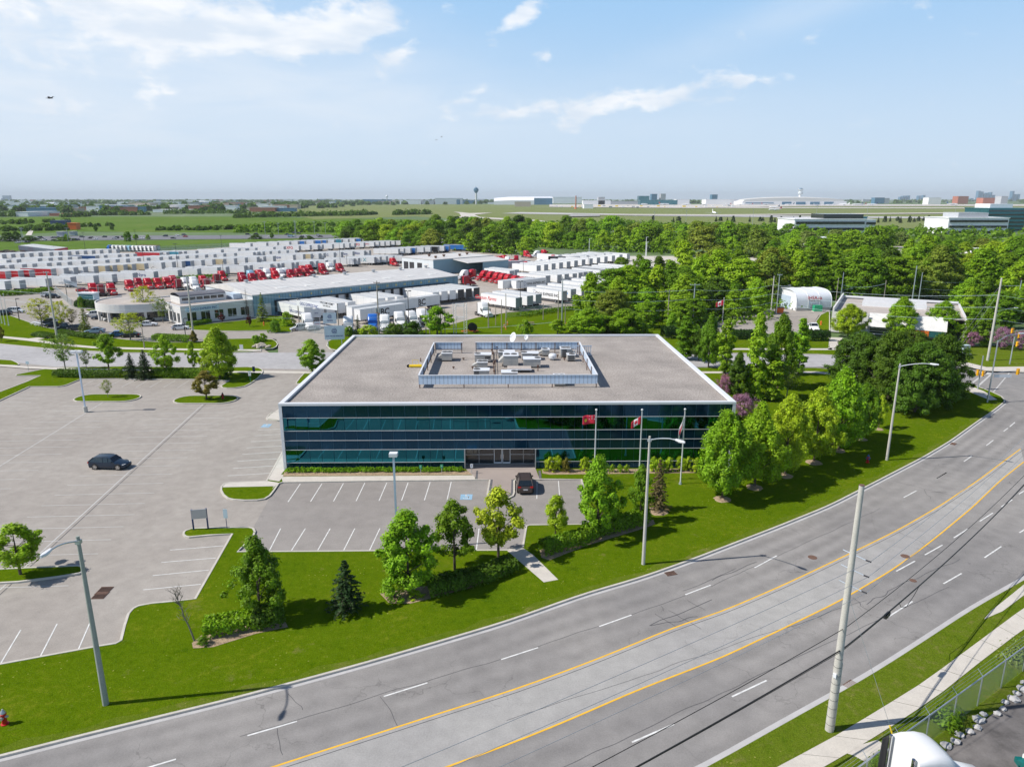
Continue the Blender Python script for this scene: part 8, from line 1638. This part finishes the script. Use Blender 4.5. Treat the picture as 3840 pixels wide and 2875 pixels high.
a = G(1452, 764); h = HT(1452, 764, 732); t = thing('radar_tower', 'white radar ball on a stalk above the blue cargo building', 'radar tower', a); mb = MB(); mb.lathe([(h*.06,0),(h*.05,h*.75)]); mb.build('shaft', MT['hazy_wall'], t); mb = MB(); mb.lathe([(.01,h*.72)]+[(h*.15*math.sin(k*.39), h*.86-h*.15*math.cos(k*.39)) for k in range(1, 8)]+[(.01,h)], n=14); mb.build('radome', MT['far_white'], t)
a = G(2159, 783); h = HT(2159, 783, 734); t = thing('chimney', 'brown chimney standing on the airfield in front of the white hangars', 'chimney', a); mb = MB(); mb.lathe([(h*.055,0),(h*.045,h)], n=12); mb.build('stack', MT['far_rust'], t); mb = MB(); mb.lathe([(h*.12,0),(h*.1,h*.08)], n=12); mb.build('base', MT['orange_paint'], t)
a, b = G(1852, 768), G(2003, 768); w = b.x-a.x; h = HT(1852, 768, 738); t = thing('arched_hangar', 'great white arched hangar right of the dark control tower', 'hangar', a); n = 14; mb = MB()
sec_ = lambda x, k: [(x, 260*i/n, k*(h*.55+h*.45*math.sin(math.pi*i/n)**.8)) for i in range(n+1)]+[(x, 260, 0), (x, 0, 0)]
mb.loft([sec_(0, .85), sec_(w*.4, 1.0), sec_(w, 1.02)]); mb.build('vault', MT['far_white'], t); w2 = (G(2072, 768)-b).x; mb = MB(); mb.box(w+.5, w+w2, 0, 200, 0, h*.82); mb.build('end_block', MT['far_blue'], t); mb = MB(); mb.loft([[(x, 0, h*.83), (x, 100, h*1.04), (x, 200, h*.83)] for x in (w+.5, w+w2)]); mb.build('end_roof', MT['membrane'], t)
a, b = G(2783, 769), G(3174, 769); w = b.x-a.x; h = HT(2783, 769, 738); t = thing('airport_terminal', 'big airport terminal with a long arched pale roof at the right', 'terminal', a)
mb = MB(); mb.box(0, w, 0, 150, 0, h*.45); mb.build('concourse', MT['far_white'], t); mb = MB(); [mb.box(w*(.38+i*.135), w*(.38+i*.135)+w*.09, -1.5, -.2, h*.06, h*.38) for i in range(4)]; mb.box(w*.03, w*.3, -1.5, -.2, h*.2, h*.3); mb.build('glazing', MT['far_blue'], t)
mb = MB(); mb.loft([[(w*u, y, h*.46), (w*u, y, h*(.5+.45*math.sin(math.pi*min(1, u*.95+.04))**.5)), ] if False else [(w*u, 10, h*.46), (w*u, 10, h*(.48+.40*math.sin(math.pi*(u*.94+.03))**.5)), (w*u, 80, h*(.5+.50*math.sin(math.pi*(u*.94+.03))**.5)), (w*u, 150, h*.46)] for u in [.02+k*.06 for k in range(17)]]); mb.build('arched_roof', MT['tower_concrete'], t)
def jet(x, y, hd, s, label, tail='blue_sign'):
    a = G(x, y); t = thing('airliner', label, 'aircraft', (a.x, a.y, 0), R_(hd)); t.scale = (s,)*3
    mb = MB(); mb.loft([[(x_, r*math.cos(k*.785), z_+r*math.sin(k*.785)) for k in range(8)] for x_, r, z_ in ((-19,.3,5.2),(-12,1.5,4.6),(-6,2,4.2),(12,2,4.2),(17,1.5,4.0),(19,.3,3.7))]); mb.build('fuselage', MT['far_white'], t, smooth=True)
    for s_ in (1,-1): mb = MB(); mb.hexa([(4,s_*1.5,3.2),(-1,s_*1.5,3.2),(-6,s_*17,4.6),(-4,s_*17,4.6),(4,s_*1.5,3.7),(-1,s_*1.5,3.7),(-6,s_*17,4.8),(-4,s_*17,4.8)]); mb.build('wing', MT['hazy_wall'], t); mb = MB(); mb.tube((3.5,s_*6,2.4),(0,s_*6,2.4),1.1,n=8); mb.build('engine', MT['hazy_wall'], t)
    mb = MB(); mb.hexa([(-12,-.2,5.5),(-18,-.2,5.5),(-18,.2,5.5),(-12,.2,5.5),(-17,-.15,11.5),(-20,-.15,11.5),(-20,.15,11.5),(-17,.15,11.5)]); mb.build('tail_fin', MT[tail], t); mb = MB(); mb.tube((13,0,0),(13,0,3),.3); mb.tube((-1,2.5,0),(-1,2.5,3),.4); mb.tube((-1,-2.5,0),(-1,-2.5,3),.4); mb.build('landing_gear', MT['dark_metal'], t)
for i, (x, y, hd, s, tl) in enumerate(((2420,769,190,1.3,'navy'),(2490,770,10,1.5,'red_sign'),(2575,770,185,1.2,'navy'),(2640,770,20,1,'navy'),(2730,770,200,1,'red_sign'),(2775,770,160,1,'far_white'),(2810,770,185,1,'red_sign'),(2870,770,10,1.2,'red_sign'),(2960,771,170,1.2,'navy'),(3060,771,30,1,'far_white'),(3110,771,170,1,'far_white'),(3165,771,150,1.3,'far_white'),(3215,771,180,1.4,'navy'),(3232,771,190,1.2,'red_sign'),(3270,771,180,1.4,'navy'),(3570,770,5,1.6,'blue_sign'))):
    jet(x, y, hd, s, 'white airliner parked at the terminals, %s from the left' % ordn(i+1), tl)
jet(2906, 791, 185, 1.0, 'white airliner with a red tail taxiing on the airfield', 'red_sign'); jet(2903, 781, 182, 1.0, 'airliner with a dark tail just behind the taxiing red tailed one', 'navy'); jet(2677, 805, -95, 1.0, 'white airliner nose on above the small dark trees', 'far_white')
for i, (x0, x1, yt) in enumerate(((3374,3380,739),(3383,3389,736),(3393,3400,735),(3405,3411,734),(3443,3451,735),(3460,3468,733),(3665,3673,717),(3674,3684,720),(3689,3695,727),(3696,3704,724),(3711,3717,722),(3722,3729,732),(3786,3791,742),(3792,3799,718),(3803,3810,729),(3815,3822,729),(3640,3650,744),(6,10,744))):
    farbox(x0, x1, 753.5, yt, 60, 'far_blue', 'hazy blue skyscraper on the horizon, %s from the left' % ordn(i+1 if i < 17 else 1) if i < 17 else 'thin hazy tower at the left edge of the horizon', 'skyscraper', group='skyline towers' if i < 17 else None)
fr = random.Random(21); twn = []
for i in range(190):
    y = 752.5+fr.random()**1.7*44; x = fr.uniform(-20, 1050 if y > 766 else (1900 if fr.random() < .75 else 3840)); twn.append((x, y))
for i, (x, y) in enumerate(sorted(twn)):
    d = G(x, y).y; w = fr.uniform(14, 70)*(1+d/6000); farbox(x, x+w*PPM(d), y, y-fr.uniform(5, 13)*PPM(d)*(1+d/9000), w*.5, fr.choice(('far_white','far_white','hazy_wall','far_blue','tan_wall','far_white','brick','far_white')), 'low town building below the horizon, %s counting from the left' % ordn(i+1), 'town_building', group='low buildings of the far town')
for i in range(34):
    x = 2090+i*20+fr.uniform(-6, 6); a = G(x, 776+fr.uniform(-3, 4)); t = thing('service_vehicle', 'small airport service vehicle on the apron, %s from the left' % ordn(i+1), 'vehicle', a, 0, 'vehicles on the airport apron'); s = fr.uniform(1, 2.2)
    mb = MB(); mb.box(-3*s, 3*s, -1.5, 1.5, .8, 3.2*s); mb.build('body', MT[fr.choice(('far_white','safety_yellow','hazy_wall','far_white'))], t); mb = MB(); [mb.tube((k*s,-1.6,.7),(k*s,1.6,.7),.7,n=8) for k in (-2, 2)]; mb.build('wheels', MT['rubber'], t)
t = thing('sign_gantry', 'highway sign gantry with green panels beyond the tree belt', 'sign gantry', G(2128, 866)); L = (G(2187, 866)-G(2128, 866)).x; h = HT(2128, 866, 838); mb = MB(); mb.tube((0,0,0),(0,0,h),.3); mb.tube((L,0,0),(L,0,h),.3); mb.tube((0,0,h-1),(L,0,h-1),.3); mb.build('frame', MT['grey_metal'], t)
for f, m in ((.38,'green_sign'),(.62,'green_sign'),(.85,'safety_yellow')): mb = MB(); mb.box(L*f-1.9, L*f+1.9, -.6, -.35, h-2.6, h+.4); mb.build('sign_panel', MT[m], t)
# ---- the air itself
m = bpy.data.materials.new('haze'); m.use_nodes = True; g = NG(m.node_tree); g.n.clear(); out = g.add('ShaderNodeOutputMaterial'); pv = g.add('ShaderNodeVolumePrincipled')
pv.inputs['Color'].default_value = (.86,.94,1,1); pv.inputs['Density'].default_value = 4.5e-5; pv.inputs['Anisotropy'].default_value = .0; g.l.new(pv.outputs[0], out.inputs['Volume']); MT['haze'] = m
mb = MB(); mb.box(-41000, 41000, -400, 41000, -1.35, 320); hz = mb.build('haze', m); hz['kind'] = 'stuff'; hz['label'] = 'thin pale haze in the air'; hz['category'] = 'haze'
